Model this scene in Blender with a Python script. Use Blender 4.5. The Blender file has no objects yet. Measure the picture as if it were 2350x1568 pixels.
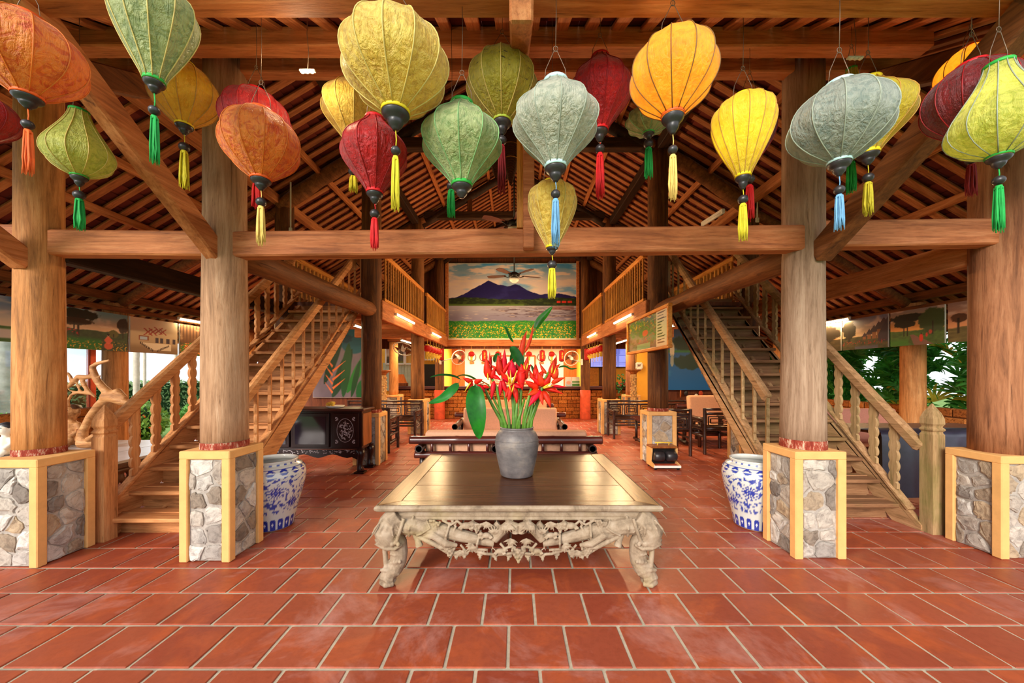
import bpy, bmesh, math, random
import numpy as np
from mathutils import Vector, Matrix

# ------------------------------------------------------------------ camera, sky, sun, exposure
SC = bpy.context.scene
C = SC.collection
cd = bpy.data.cameras.new('camera'); cam = bpy.data.objects.new('camera', cd); C.objects.link(cam)
EYE = 1.383
cam.location = (0, 0, EYE); cam.rotation_euler = (math.pi / 2, 0, 0)
cd.sensor_width = 36.0; cd.sensor_fit = 'HORIZONTAL'; cd.lens = 841.0 / 2350 * 36.0
cd.shift_x = -5.0 / 2350; cd.shift_y = 76.0 / 2350
cd.clip_start = 0.05; cd.clip_end = 200
SC.camera = cam

w = bpy.data.worlds.new('sky'); SC.world = w; w.use_nodes = True
bg = w.node_tree.nodes['Background']
bg.inputs[0].default_value = (0.90, 0.95, 1.0, 1); bg.inputs[1].default_value = 1.3

sd = bpy.data.lights.new('hazy_sun', 'SUN'); sun = bpy.data.objects.new('hazy_sun', sd); C.objects.link(sun)
sd.energy = 3.5; sd.angle = math.radians(24); sd.color = (1.0, 0.93, 0.84)
sun.rotation_euler = Vector((0.42, 0.83, -0.36)).to_track_quat('-Z', 'Y').to_euler()

SC.view_settings.view_transform = 'Standard'; SC.view_settings.look = 'None'
SC.view_settings.gamma = 1.0; SC.view_settings.use_curve_mapping = False
SC.view_settings.exposure = 0.38
cy = SC.cycles
cy.max_bounces = 7; cy.diffuse_bounces = 4; cy.glossy_bounces = 2; cy.transmission_bounces = 3
cy.transparent_max_bounces = 6; cy.sample_clamp_indirect = 6.0
cy.caustics_reflective = False; cy.caustics_refractive = False
# ------------------------------------------------------------------ helpers
F, CX, CY = 841.0, 1180.0, 860.0
PI = math.pi
R = random.Random(7)
def P(px, py, Y): return Vector(((px - CX) / F * Y, Y, EYE + (CY - py) / F * Y))
def PX(px, Y): return (px - CX) / F * Y
def PZ(py, Y): return EYE + (CY - py) / F * Y
def V(*a): return Vector(a)

class MB:
    def __init__(s): s.v = []; s.f = []; s.sm = []
    def add(s, vs, fs, smooth=False):
        b = len(s.v); s.v.extend(tuple(v) for v in vs)
        for f in fs: s.f.append([i + b for i in f]); s.sm.append(smooth)
        return s
    def box(s, c, d, M=None, ch=0.0):
        """box centred c, size d, chamfer ch, optional 3x3 rotation M"""
        hx, hy, hz = d[0] / 2, d[1] / 2, d[2] / 2
        c = Vector(c); ch = min(ch, hx * .9, hy * .9, hz * .9)
        if ch <= 0:
            vs = [Vector((x, y, z)) for x in (-hx, hx) for y in (-hy, hy) for z in (-hz, hz)]
            fs = [(0,1,3,2),(4,6,7,5),(0,4,5,1),(2,3,7,6),(0,2,6,4),(1,5,7,3)]
        else:
            vs = []; idx = {}
            for sx in (-1, 1):
                for sy in (-1, 1):
                    for sz in (-1, 1):
                        for a in range(3):
                            h = [hx - ch, hy - ch, hz - ch]; h[a] += ch
                            idx[(sx, sy, sz, a)] = len(vs); vs.append(Vector((sx * h[0], sy * h[1], sz * h[2])))
            fs = []
            def q(l): fs.append(l)
            for a in range(3):
                o = [k for k in range(3) if k != a]
                for sg in (-1, 1):
                    l = []
                    for (p, r) in ((-1, -1), (1, -1), (1, 1), (-1, 1)):
                        t = [0, 0, 0]; t[a] = sg; t[o[0]] = p; t[o[1]] = r; l.append(idx[(t[0], t[1], t[2], a)])
                    q(l)
            for a in range(3):
                o = [k for k in range(3) if k != a]
                for p in (-1, 1):
                    for r in (-1, 1):
                        t1 = [0, 0, 0]; t1[o[0]] = p; t1[o[1]] = r; t2 = list(t1); t1[a] = -1; t2[a] = 1
                        q([idx[(*t1, o[0])], idx[(*t1, o[1])], idx[(*t2, o[1])], idx[(*t2, o[0])]])
            for sx in (-1, 1):
                for sy in (-1, 1):
                    for sz in (-1, 1): q([idx[(sx, sy, sz, 0)], idx[(sx, sy, sz, 1)], idx[(sx, sy, sz, 2)]])
        if M is not None: vs = [M @ v for v in vs]
        return s.add([v + c for v in vs], fs)
    def bar(s, a, b, wd, ht, up=(0, 0, 1), ch=0.004):
        a, b = Vector(a), Vector(b); y = (b - a); L = y.length; y.normalize()
        x = y.cross(Vector(up));
        if x.length < 1e-5: x = y.cross(Vector((0, 1, 0)))
        x.normalize(); z = x.cross(y)
        M = Matrix((x, y, z)).transposed()
        return s.box((a + b) / 2, (wd, L, ht), M, ch)
    def tube(s, pts, r, seg=8, cap=True, smooth=True, flat=1.0):
        pts = [Vector(p) for p in pts]; n = len(pts)
        rs = r if isinstance(r, (list, tuple)) else [r] * n
        T = []
        for i in range(n):
            t = pts[min(i + 1, n - 1)] - pts[max(i - 1, 0)]
            T.append(t.normalized() if t.length > 1e-9 else Vector((0, 0, 1)))
        ref = Vector((1, 0, 0)) if abs(T[0].x) < .9 else Vector((0, 1, 0))
        u = (ref - T[0] * ref.dot(T[0])).normalized()
        vs = []
        for i in range(n):
            if i:
                u = u - T[i] * u.dot(T[i]); u.normalize()
            b = T[i].cross(u)
            for k in range(seg):
                a = 2 * PI * k / seg
                vs.append(pts[i] + (u * math.cos(a) + b * math.sin(a) * flat) * rs[i])
        fs = []
        for i in range(n - 1):
            for k in range(seg):
                k2 = (k + 1) % seg
                fs.append((i * seg + k, i * seg + k2, (i + 1) * seg + k2, (i + 1) * seg + k))
        s.add(vs, fs, smooth)
        if cap:
            b0 = len(s.v) - len(vs)
            s.f.append([b0 + k for k in range(seg)][::-1]); s.sm.append(False)
            s.f.append([b0 + (n - 1) * seg + k for k in range(seg)]); s.sm.append(False)
        return s
    def lathe(s, prof, seg=24, c=(0, 0, 0), rad=None, smooth=True, cap=False):
        """prof [(r,z)]; rad(theta, i) optional factor"""
        vs = []; n = len(prof)
        for i, (r, z) in enumerate(prof):
            for k in range(seg):
                a = 2 * PI * k / seg; q = r * (rad(a, i) if rad else 1)
                vs.append((c[0] + q * math.cos(a), c[1] + q * math.sin(a), c[2] + z))
        fs = [(i * seg + k, i * seg + (k + 1) % seg, (i + 1) * seg + (k + 1) % seg, (i + 1) * seg + k) for i in range(n - 1) for k in range(seg)]
        s.add(vs, fs, smooth)
        if cap:
            b0 = len(s.v) - len(vs)
            s.f.append([b0 + k for k in range(seg)][::-1]); s.sm.append(False)
            s.f.append([b0 + (n - 1) * seg + k for k in range(seg)]); s.sm.append(False)
        return s
    def prism(s, pts, ext, smooth=False):
        """closed polygon pts (3D) extruded by vector ext"""
        n = len(pts); e = Vector(ext)
        vs = [Vector(p) for p in pts] + [Vector(p) + e for p in pts]
        fs = [list(range(n))[::-1], list(range(n, 2 * n))] + [(i, (i + 1) % n, n + (i + 1) % n, n + i) for i in range(n)]
        return s.add(vs, fs, smooth)
    def ell(s, c, r, seg=12, rings=8, M=None):
        vs = [Vector((0, 0, -r[2]))]
        for i in range(1, rings):
            t = PI * i / rings
            for k in range(seg):
                a = 2 * PI * k / seg
                vs.append(Vector((r[0] * math.sin(t) * math.cos(a), r[1] * math.sin(t) * math.sin(a), -r[2] * math.cos(t))))
        vs.append(Vector((0, 0, r[2])))
        fs = [(0, 1 + (k + 1) % seg, 1 + k) for k in range(seg)]
        for i in range(rings - 2):
            for k in range(seg):
                k2 = (k + 1) % seg
                fs.append((1 + i * seg + k, 1 + i * seg + k2, 1 + (i + 1) * seg + k2, 1 + (i + 1) * seg + k))
        top = len(vs) - 1; b = 1 + (rings - 2) * seg
        fs += [(b + k, b + (k + 1) % seg, top) for k in range(seg)]
        if M is not None: vs = [M @ v for v in vs]
        return s.add([v + Vector(c) for v in vs], fs, True)
    def mesh(s, name, off=(0, 0, 0)):
        me = bpy.data.meshes.new(name); ox, oy, oz = off
        me.from_pydata([(a - ox, b - oy, c - oz) for a, b, c in s.v], [], s.f)
        me.polygons.foreach_set('use_smooth', s.sm)
        me.update(); return me

def fixn(me):
    bm = bmesh.new(); bm.from_mesh(me); bmesh.ops.recalc_face_normals(bm, faces=bm.faces); bm.to_mesh(me); bm.free(); return me

ORG = {}
def tag(o, label=None, cat=None, group=None, kind=None):
    if label: o['label'] = label
    if cat: o['category'] = cat
    if group: o['group'] = group
    if kind: o['kind'] = kind
    return o
def thing(name, label, cat, loc=(0, 0, 0), group=None, kind=None, rz=0.0):
    o = bpy.data.objects.new(name, None); C.objects.link(o); o.location = loc; o.rotation_euler = (0, 0, rz)
    o.empty_display_size = .05
    ORG[o.name] = Vector(loc); return tag(o, label, cat, group, kind)
def link(name, me, mat, parent=None, loc=None, rot=None, scale=None):
    o = bpy.data.objects.new(name, me); C.objects.link(o)
    if mat is not None and len(me.materials) == 0: me.materials.append(mat)
    if parent is not None:
        o.parent = parent; ORG[o.name] = ORG[parent.name]
    else: ORG[o.name] = Vector((0, 0, 0))
    if loc is not None: o.location = Vector(loc) - (ORG[parent.name] if parent is not None else Vector((0, 0, 0)))
    if rot is not None: o.rotation_euler = rot
    if scale is not None: o.scale = scale
    return o
def obj(name, mb, mat, parent=None, fix=True):
    """mesh given in world coordinates (or in the root's frame when its root sits at the origin)"""
    off = ORG[parent.name] if parent is not None else (0, 0, 0)
    me = mb.mesh(name, off)
    if fix: fixn(me)
    return link(name, me, mat, parent)
def top(name, mb, mat, label, cat, group=None, kind=None, org=None):
    """a one-mesh thing, origin moved to org"""
    org = org if org is not None else (0, 0, 0)
    me = fixn(mb.mesh(name, org)); o = link(name, me, mat); o.location = org; ORG[o.name] = Vector(org)
    return tag(o, label, cat, group, kind)
def kids(o): return [c for c in C.objects if c.parent == o]
CH = {}
def copy_tree(o, parent=None):
    c = o.copy(); C.objects.link(c); c.parent = parent; ORG[c.name] = ORG.get(o.name, Vector((0, 0, 0)))
    for k in list(o.children): copy_tree(k, c)
    return c
def remesh(mb, name, vox, smooth=2, mat=None, parent=None, off=None):
    """fuse overlapping closed shapes into ONE continuous surface"""
    off = off if off is not None else (ORG[parent.name] if parent is not None else (0, 0, 0))
    me = fixn(mb.mesh(name, off)); o = bpy.data.objects.new(name, me); C.objects.link(o)
    m = o.modifiers.new('r', 'REMESH'); m.mode = 'VOXEL'; m.voxel_size = vox; m.use_smooth_shade = True
    if smooth:
        q = o.modifiers.new('s', 'SMOOTH'); q.factor = .5; q.iterations = smooth
    dg = bpy.context.evaluated_depsgraph_get(); e = o.evaluated_get(dg)
    nm = bpy.data.meshes.new_from_object(e); nm.name = name
    bpy.data.objects.remove(o); bpy.data.meshes.remove(me)
    nm.polygons.foreach_set('use_smooth', [True] * len(nm.polygons))
    return link(name, nm, mat, parent)

def lin(c):
    c = np.asarray(c, float) / 255.0
    return np.where(c <= .04045, c / 12.92, ((c + .055) / 1.055) ** 2.4)
def rgb(r, g, b): return (*[float(x) for x in lin((r, g, b))], 1.0)

# ------------------------------------------------------------------ materials
class NT:
    def __init__(s, name):
        s.m = bpy.data.materials.new(name); s.m.use_nodes = True; s.t = s.m.node_tree; s.n = s.t.nodes
        s.b = s.n['Principled BSDF']; s.out = s.n['Material Output']
    def nd(s, typ, **k):
        x = s.n.new(typ)
        for a, v in k.items(): setattr(x, a, v)
        return x
    def l(s, a, b): s.t.links.new(a, b)
    def coord(s, kind='Object', scale=(1, 1, 1), rot=(0, 0, 0)):
        tc = s.nd('ShaderNodeTexCoord'); mp = s.nd('ShaderNodeMapping')
        mp.inputs['Scale'].default_value = scale; mp.inputs['Rotation'].default_value = rot
        s.l(tc.outputs[kind], mp.inputs[0]); return mp.outputs[0]
    def noise(s, vec, sc, det=4, rough=.6, dist=0.0):
        x = s.nd('ShaderNodeTexNoise'); x.inputs['Scale'].default_value = sc; x.inputs['Detail'].default_value = det
        x.inputs['Roughness'].default_value = rough; x.inputs['Distortion'].default_value = dist
        if vec is not None: s.l(vec, x.inputs['Vector'])
        return x.outputs['Fac']
    def ramp(s, fac, stops, interp='LINEAR'):
        x = s.nd('ShaderNodeValToRGB'); cr = x.color_ramp; cr.interpolation = interp
        while len(cr.elements) < len(stops): cr.elements.new(.5)
        for e, (p, c) in zip(cr.elements, stops):
            e.position = p; e.color = c
        s.l(fac, x.inputs[0]); return x.outputs[0]
    def mix(s, a, b, fac, mode='MIX'):
        x = s.nd('ShaderNodeMix', data_type='RGBA', blend_type=mode)
        for v, k in ((fac, 0), (a, 6), (b, 7)):
            if hasattr(v, 'is_linked') or hasattr(v, 'links'): s.l(v, x.inputs[k])
            else: x.inputs[k].default_value = v
        return x.outputs[2]
    def jitter(s, col, amt_v=.12, amt_h=.0, amt_s=.0):
        oi = s.nd('ShaderNodeObjectInfo'); h = s.nd('ShaderNodeHueSaturation')
        def mr(lo, hi, mul):
            m = s.nd('ShaderNodeMath', operation='MULTIPLY'); m.inputs[1].default_value = mul; s.l(oi.outputs['Random'], m.inputs[0])
            f = s.nd('ShaderNodeMath', operation='FRACT'); s.l(m.outputs[0], f.inputs[0])
            r = s.nd('ShaderNodeMapRange'); r.inputs['To Min'].default_value = lo; r.inputs['To Max'].default_value = hi
            s.l(f.outputs[0], r.inputs[0]); return r.outputs[0]
        s.l(mr(1 - amt_v, 1 + amt_v, 7.13), h.inputs['Value'])
        if amt_h: s.l(mr(.5 - amt_h, .5 + amt_h, 13.7), h.inputs['Hue'])
        if amt_s: s.l(mr(1 - amt_s, 1 + amt_s, 29.3), h.inputs['Saturation'])
        s.l(col, h.inputs['Color']); return h.outputs[0]
    def bump(s, fac, strength=.3, dist=.01):
        x = s.nd('ShaderNodeBump'); x.inputs['Strength'].default_value = strength; x.inputs['Distance'].default_value = dist
        s.l(fac, x.inputs['Height']); s.l(x.outputs[0], s.b.inputs['Normal']); return x.outputs[0]
    def fin(s, col=None, rough=.6, metal=0.0, spec=.4, coat=0.0):
        if col is not None:
            if hasattr(col, 'links'): s.l(col, s.b.inputs['Base Color'])
            else: s.b.inputs['Base Color'].default_value = col
        s.b.inputs['Roughness'].default_value = rough; s.b.inputs['Metallic'].default_value = metal
        s.b.inputs['Specular IOR Level'].default_value = spec
        if coat: s.b.inputs['Coat Weight'].default_value = coat; s.b.inputs['Coat Roughness'].default_value = .15
        return s.m

def wood(name, dark, mid, light, axis=2, rough=.6, grain=1.0, rnd=.12, blotch=.35, spec=.35, bump=.35, coat=0.0, blotchcol=None, sat=0.0):
    """wood with the grain running along a local axis"""
    t = NT(name); sc = [9 * grain] * 3; sc[axis] = .7 * grain
    v = t.coord('Object', sc); oi = t.nd('ShaderNodeObjectInfo'); ad = t.nd('ShaderNodeVectorMath', operation='ADD')
    sx = t.nd('ShaderNodeMath', operation='MULTIPLY'); sx.inputs[1].default_value = 37.0
    t.l(oi.outputs['Random'], sx.inputs[0]); t.l(v, ad.inputs[0]); t.l(sx.outputs[0], ad.inputs[1]); v = ad.outputs[0]
    a = t.noise(v, 2.4, 8, .68, .7); b = t.noise(v, 11, 5, .72, .2); kn = t.noise(v, 3.1, 5, .6, .9)
    c = t.ramp(a, [(.25, rgb(*dark)), (.5, rgb(*mid)), (.78, rgb(*light))])
    c = t.mix(c, t.ramp(b, [(.3, (.5, .43, .36, 1)), (.52, (1, 1, 1, 1))]), .65, 'MULTIPLY')
    c = t.mix(c, t.ramp(kn, [(.30, (.3, .24, .2, 1)), (.37, (1, 1, 1, 1))]), .7, 'MULTIPLY')
    big = t.noise(t.coord('Object'), 1.7, 4, .6, .5)
    c = t.mix(c, rgb(*(blotchcol or dark)), t.ramp(big, [(.5, (0, 0, 0, 1)), (.72, (blotch, blotch, blotch, 1))]))
    c = t.jitter(c, rnd, 0, sat); t.bump(b, bump, .006)
    return t.fin(c, rough, 0, spec, coat)
def plain(name, col, rough=.6, metal=0, spec=.4, var=.15, nscale=6, bump=.15, rnd=0.0, coat=0.0, det=5):
    t = NT(name); v = t.coord('Object'); n = t.noise(v, nscale, det, .65)
    base = lin(col); lo = tuple(float(x) for x in base * (1 - var * 1.6)) + (1,); hi = tuple(float(min(1, x)) for x in base * (1 + var)) + (1,)
    c = t.ramp(n, [(.3, lo), (.7, hi)])
    if rnd: c = t.jitter(c, rnd, .006, .05)
    if bump: t.bump(n, bump, .01)
    return t.fin(c, rough, metal, spec, coat)
def emit(name, col, strength):
    t = NT(name); t.fin(rgb(*col), .5)
    t.b.inputs['Emission Color'].default_value = rgb(*col); t.b.inputs['Emission Strength'].default_value = strength; return t.m
def printed(name, rough=.45, spec=.4, coat=0.0, emis=0.0):
    t = NT(name); a = t.nd('ShaderNodeAttribute', attribute_name='print')
    t.l(a.outputs['Color'], t.b.inputs['Base Color'])
    if emis:
        t.l(a.outputs['Color'], t.b.inputs['Emission Color']); t.b.inputs['Emission Strength'].default_value = emis
    return t.fin(None, rough, 0, spec, coat)
def setcol(me, cols):
    """cols: (n,3) sRGB 0..255 per vertex"""
    at = me.color_attributes.new('print', 'FLOAT_COLOR', 'POINT')
    c = np.ones((len(me.vertices), 4), np.float32); c[:, :3] = lin(np.clip(cols, 0, 255)); at.data.foreach_set('color', c.ravel())

# numpy picture noise
def vnoise(u, v, s=0):
    iu, iv = np.floor(u).astype(int), np.floor(v).astype(int); fu, fv = u - iu, v - iv
    fu = fu * fu * (3 - 2 * fu); fv = fv * fv * (3 - 2 * fv)
    def h(a, b):
        x = np.sin(a * 127.1 + b * 311.7 + s * 74.7) * 43758.5453
        return x - np.floor(x)
    return (h(iu, iv) * (1 - fu) + h(iu + 1, iv) * fu) * (1 - fv) + (h(iu, iv + 1) * (1 - fu) + h(iu + 1, iv + 1) * fu) * fv
def fbm(u, v, s=0, o=5):
    t = 0; a = .5
    for i in range(o):
        t = t + a * vnoise(u * 2 ** i, v * 2 ** i, s + i * 3.1); a *= .5
    return t
def lerp(a, b, t): t = np.clip(t, 0, 1)[..., None]; return np.asarray(a, float) * (1 - t) + np.asarray(b, float) * t
def sst(a, b, x): t = np.clip((x - a) / (b - a), 0, 1); return t * t * (3 - 2 * t)
def picture(name, O, U, W, nx, ny, fn, mat, parent=None):
    """flat printed sheet: corner O, edge vectors U (right) and W (up); fn(u,v)->rgb"""
    O, U, W = Vector(O), Vector(U), Vector(W)
    uu, vv = np.meshgrid(np.linspace(0, 1, nx), np.linspace(0, 1, ny))
    off = ORG[parent.name] if parent is not None else Vector((0, 0, 0)); o = O - off
    pts = np.array(o)[None, :] + uu.ravel()[:, None] * np.array(U) + vv.ravel()[:, None] * np.array(W)
    i = (np.arange(ny - 1)[:, None] * nx + np.arange(nx - 1)[None, :]).ravel()
    fs = np.stack([i, i + 1, i + nx + 1, i + nx], 1)
    me = bpy.data.meshes.new(name); me.from_pydata(pts.tolist(), [], fs.tolist()); me.update()
    setcol(me, fn(uu.ravel(), vv.ravel()))
    return link(name, me, mat, parent)
M = {}
M['log_pale'] = wood('log_pale', (116, 84, 60), (178, 136, 102), (210, 176, 144), 2, .75, .8, .05, .4, .25, .5)
M['log_warm'] = wood('log_warm', (104, 64, 32), (190, 126, 70), (218, 164, 106), 2, .7, .8, .05, .45, .25, .5)
M['log_grey'] = wood('log_grey', (110, 84, 64), (158, 128, 104), (190, 162, 136), 2, .8, .8, .05, .35, .2, .5)
M['log_red'] = wood('log_red', (92, 54, 34), (156, 102, 68), (188, 136, 98), 2, .75, .8, .05, .4, .25, .5)
M['log_dark'] = wood('log_dark', (44, 24, 12), (100, 58, 26), (150, 98, 50), 2, .7, .9, .1, .5, .3, .5)
M['beam'] = wood('beam', (118, 64, 36), (186, 112, 68), (216, 150, 104), 0, .65, .8, .08, .35, .3, .4)
M['beam_y'] = wood('beam_y', (70, 38, 18), (124, 74, 36), (166, 106, 58), 1, .65, .8, .12, .4, .3, .4)
M['dark_y'] = wood('dark_y', (24, 14, 9), (50, 29, 16), (80, 50, 28), 1, .65, .8, .1, .4, .3, .4)
M['purlin_x'] = wood('purlin_x', (128, 72, 38), (192, 116, 66), (222, 156, 104), 0, .65, .8, .08, .25, .3, .3)
M['purlin_y'] = wood('purlin_y', (124, 70, 38), (188, 114, 64), (220, 154, 100), 1, .65, .8, .12, .3, .3, .3)
M['slat_x'] = wood('slat_x', (108, 62, 34), (166, 102, 60), (200, 142, 94), 0, .7, 1.0, .2, .25, .25, .3)
M['slat_y'] = wood('slat_y', (118, 62, 30), (188, 112, 62), (220, 154, 98), 1, .7, 1.0, .2, .25, .25, .3)
M['stair'] = wood('stair', (140, 84, 44), (206, 140, 84), (232, 178, 120), 1, .65, .9, .08, .3, .3, .3)
M['stair_x'] = wood('stair_x', (126, 76, 40), (196, 130, 76), (224, 166, 110), 0, .65, .9, .08, .3, .3, .3)
M['stair_moss'] = wood('stair_moss', (104, 92, 52), (168, 136, 94), (198, 164, 122), 2, .75, .9, .1, .75, .25, .3, 0, (112, 116, 56))
M['stair_moss_y'] = wood('stair_moss_y', (112, 86, 52), (172, 130, 90), (200, 160, 118), 1, .75, .9, .1, .5, .25, .3, 0, (116, 114, 60))
M['stair_moss_x'] = wood('stair_moss_x', (92, 62, 40), (142, 100, 68), (176, 132, 94), 0, .75, .9, .1, .5, .25, .3, 0, (112, 112, 60))
M['rail'] = wood('rail', (160, 92, 30), (214, 138, 54), (236, 170, 84), 1, .55, .9, .08, .2, .35, .2)
M['picket'] = wood('picket', (130, 80, 26), (190, 128, 50), (216, 164, 76), 2, .55, 1.0, .2, .3, .35, .2)
M['plank'] = wood('plank', (60, 28, 12), (108, 54, 24), (142, 80, 40), 2, .6, .8, .2, .3, .35, .3)
M['plaster'] = plain('plaster', (226, 170, 104), .8, 0, .25, .07, 9, .25)
M['mortar'] = plain('mortar', (168, 158, 148), .95, 0, .15, .22, 18, .6)
M['yellow_wall'] = plain('yellow_wall', (242, 178, 62), .7, 0, .3, .05, 3, .1)
M['white_wall'] = plain('white_wall', (240, 228, 208), .7, 0, .3, .03, 3, .05)
M['pale_plank'] = plain('pale_plank', (190, 196, 170), .7, 0, .3, .12, 5, .1, .1)
M['red_paint'] = plain('red_paint', (196, 78, 46), .75, 0, .3, .2, 7, .3)
M['black_wood'] = plain('black_wood', (44, 40, 42), .38, 0, .5, .25, 20, .1)
M['white_plastic'] = plain('white_plastic', (226, 222, 212), .5, 0, .4, .04)
M['dark_metal'] = plain('dark_metal', (36, 32, 30), .45, .6, .5, .1)
M['wire'] = plain('wire', (120, 100, 84), .5, .7, .5, .1)
M['tube_glow'] = emit('tube_glow', (255, 224, 170), 16)
def stone_mat():
    t = NT('stone'); v = t.coord('Object'); oi = t.nd('ShaderNodeObjectInfo')
    base = t.ramp(oi.outputs['Random'], [(0, rgb(196, 186, 174)), (.3, rgb(170, 158, 146)), (.5, rgb(216, 210, 202)), (.68, rgb(128, 118, 110)), (.82, rgb(188, 164, 134)), (1, rgb(112, 106, 104))])
    n = t.noise(v, 16, 7, .7, .6); n2 = t.noise(v, 60, 3, .7)
    c = t.mix(base, t.ramp(n, [(.32, (.42, .39, .38, 1)), (.52, (.95, .93, .9, 1)), (.75, (1.15, 1.12, 1.08, 1))]), .85, 'MULTIPLY')
    t.bump(n, .9, .012); return t.fin(c, .9, 0, .2)
M['stone'] = stone_mat()
def tile_mat(name, island):
    t = NT(name); v = t.coord('Object', (1, 1, 1))
    if island:
        g = t.nd('ShaderNodeNewGeometry'); rnd = g.outputs['Random Per Island']
    else:
        rnd = t.nd('ShaderNodeObjectInfo').outputs['Random']
    geo = t.nd('ShaderNodeNewGeometry'); pos = geo.outputs['Position']
    base = t.ramp(rnd, [(0, rgb(144, 66, 42)), (.3, rgb(156, 75, 50)), (.6, rgb(142, 62, 42)), (.85, rgb(160, 80, 54)), (1, rgb(154, 72, 50))])
    big = t.noise(pos, 3.4, 5, .65, .8); c = t.mix(base, rgb(176, 82, 44), t.ramp(big, [(.48, (0, 0, 0, 1)), (.66, (.75, .75, .75, 1))]))
    dust = t.noise(pos, 1.6, 6, .7, .6); c = t.mix(c, rgb(206, 160, 148), t.ramp(dust, [(.52, (0, 0, 0, 1)), (.78, (.55, .55, .55, 1))]))
    fine = t.noise(pos, 28, 4, .7); c = t.mix(c, t.ramp(fine, [(.3, (.72, .66, .62, 1)), (.55, (1, 1, 1, 1))]), .5, 'MULTIPLY')
    t.bump(fine, .12, .006)
    rr = t.ramp(dust, [(.3, (.3, .3, .3, 1)), (.7, (.55, .55, .55, 1))]); t.l(rr, t.b.inputs['Roughness'])
    m = t.fin(c, .4, 0, .32); t.l(rr, t.b.inputs['Roughness']); return m
M['tile'] = tile_mat('terracotta_tile', False); M['tile_far'] = tile_mat('terracotta_tiles', True)
M['grout'] = plain('grout', (186, 172, 148), .95, 0, .15, .12, 20, .3)
def roof_tile_mat():
    t = NT('roof_tile'); g = t.nd('ShaderNodeNewGeometry')
    c = t.ramp(g.outputs['Random Per Island'], [(0, rgb(70, 26, 22)), (.5, rgb(88, 34, 28)), (1, rgb(110, 48, 38))])
    return t.fin(c, .85, 0, .15)
M['roof_tile'] = roof_tile_mat()
M['stair_z'] = wood('stair_z', (140, 84, 44), (208, 142, 86), (232, 180, 122), 2, .65, .9, .08, .3, .3, .3)
M['log_dark_x'] = wood('log_dark_x', (30, 18, 10), (62, 38, 20), (96, 64, 36), 0, .7, .9, .1, .5, .3, .5)
M['log_dark2'] = wood('log_dark2', (62, 36, 17), (122, 76, 38), (164, 112, 62), 2, .7, .9, .1, .5, .3, .5)
M['orange_door'] = wood('orange_door', (150, 74, 24), (190, 100, 38), (206, 120, 54), 2, .5, .8, .05, .2, .4, .1)
M['table_top'] = wood('table_top', (58, 36, 26), (78, 48, 34), (102, 68, 46), 0, .24, .7, .06, .3, .16, .12, 0)
M['table_rim'] = wood('table_rim', (96, 66, 40), (134, 96, 58), (160, 122, 78), 1, .28, .7, .06, .3, .16, .12, 0)
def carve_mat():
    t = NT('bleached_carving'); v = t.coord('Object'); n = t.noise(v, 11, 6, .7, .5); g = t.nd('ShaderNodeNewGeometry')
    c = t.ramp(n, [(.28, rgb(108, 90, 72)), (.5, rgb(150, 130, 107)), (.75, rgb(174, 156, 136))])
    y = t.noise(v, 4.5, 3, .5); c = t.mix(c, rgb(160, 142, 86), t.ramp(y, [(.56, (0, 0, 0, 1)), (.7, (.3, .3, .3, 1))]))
    cr = t.ramp(g.outputs['Pointiness'], [(.42, (.35, .3, .24, 1)), (.5, (1, 1, 1, 1))]); c = t.mix(c, cr, .8, 'MULTIPLY')  # crevices darkened in the colour to stand in for their shade
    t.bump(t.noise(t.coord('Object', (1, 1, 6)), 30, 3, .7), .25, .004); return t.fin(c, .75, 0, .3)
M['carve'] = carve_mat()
# ------------------------------------------------------------------ floor: terracotta tiles in running bond
T = 0.2995; Y0 = 1.723
floor = thing('floor', 'terracotta tile floor in running bond with pale grout', 'floor', (0, 0, 0), None, 'structure')
gb = MB(); gb.box((0, 7.0, -0.056), (14.4, 12.8, 0.1)); obj('grout_bed', gb, M['grout'], floor)
tm = MB(); tm.box((0, 0, 0), (T - .017, T - .017, .02), None, .003); tile_me = tm.mesh('tile')
tile_me.materials.append(M['tile'])
cand = []
for r in range(-1, 38):
    yc = Y0 + T * (r + .5)
    for c in range(-24, 25):
        xc = -0.03 + T * (c + .5) + (T / 2 if r % 2 else 0)
        if abs(xc) > 6.9: continue
        vis = abs((xc) / yc * F) < 1230 and yc > 1.5
        cand.append((yc if vis else yc + 50, xc, yc))
cand.sort(key=lambda k: (round(k[0], 3), abs(k[1])))
far = MB()
for n, (_, xc, yc) in enumerate(cand):
    dz = R.uniform(-.0015, .0015); a = R.uniform(-.004, .004)
    if n < 300: link('tile', tile_me, None, floor, (xc, yc, -.010 + dz), (R.uniform(-.003, .003), R.uniform(-.003, .003), a))
    else: far.box((xc, yc, -.010 + dz), (T - .016, T - .016, .02), None, .002)
o = obj('floor_tiles', far, M['tile_far'], floor, False); o['kind'] = 'stuff'

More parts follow.
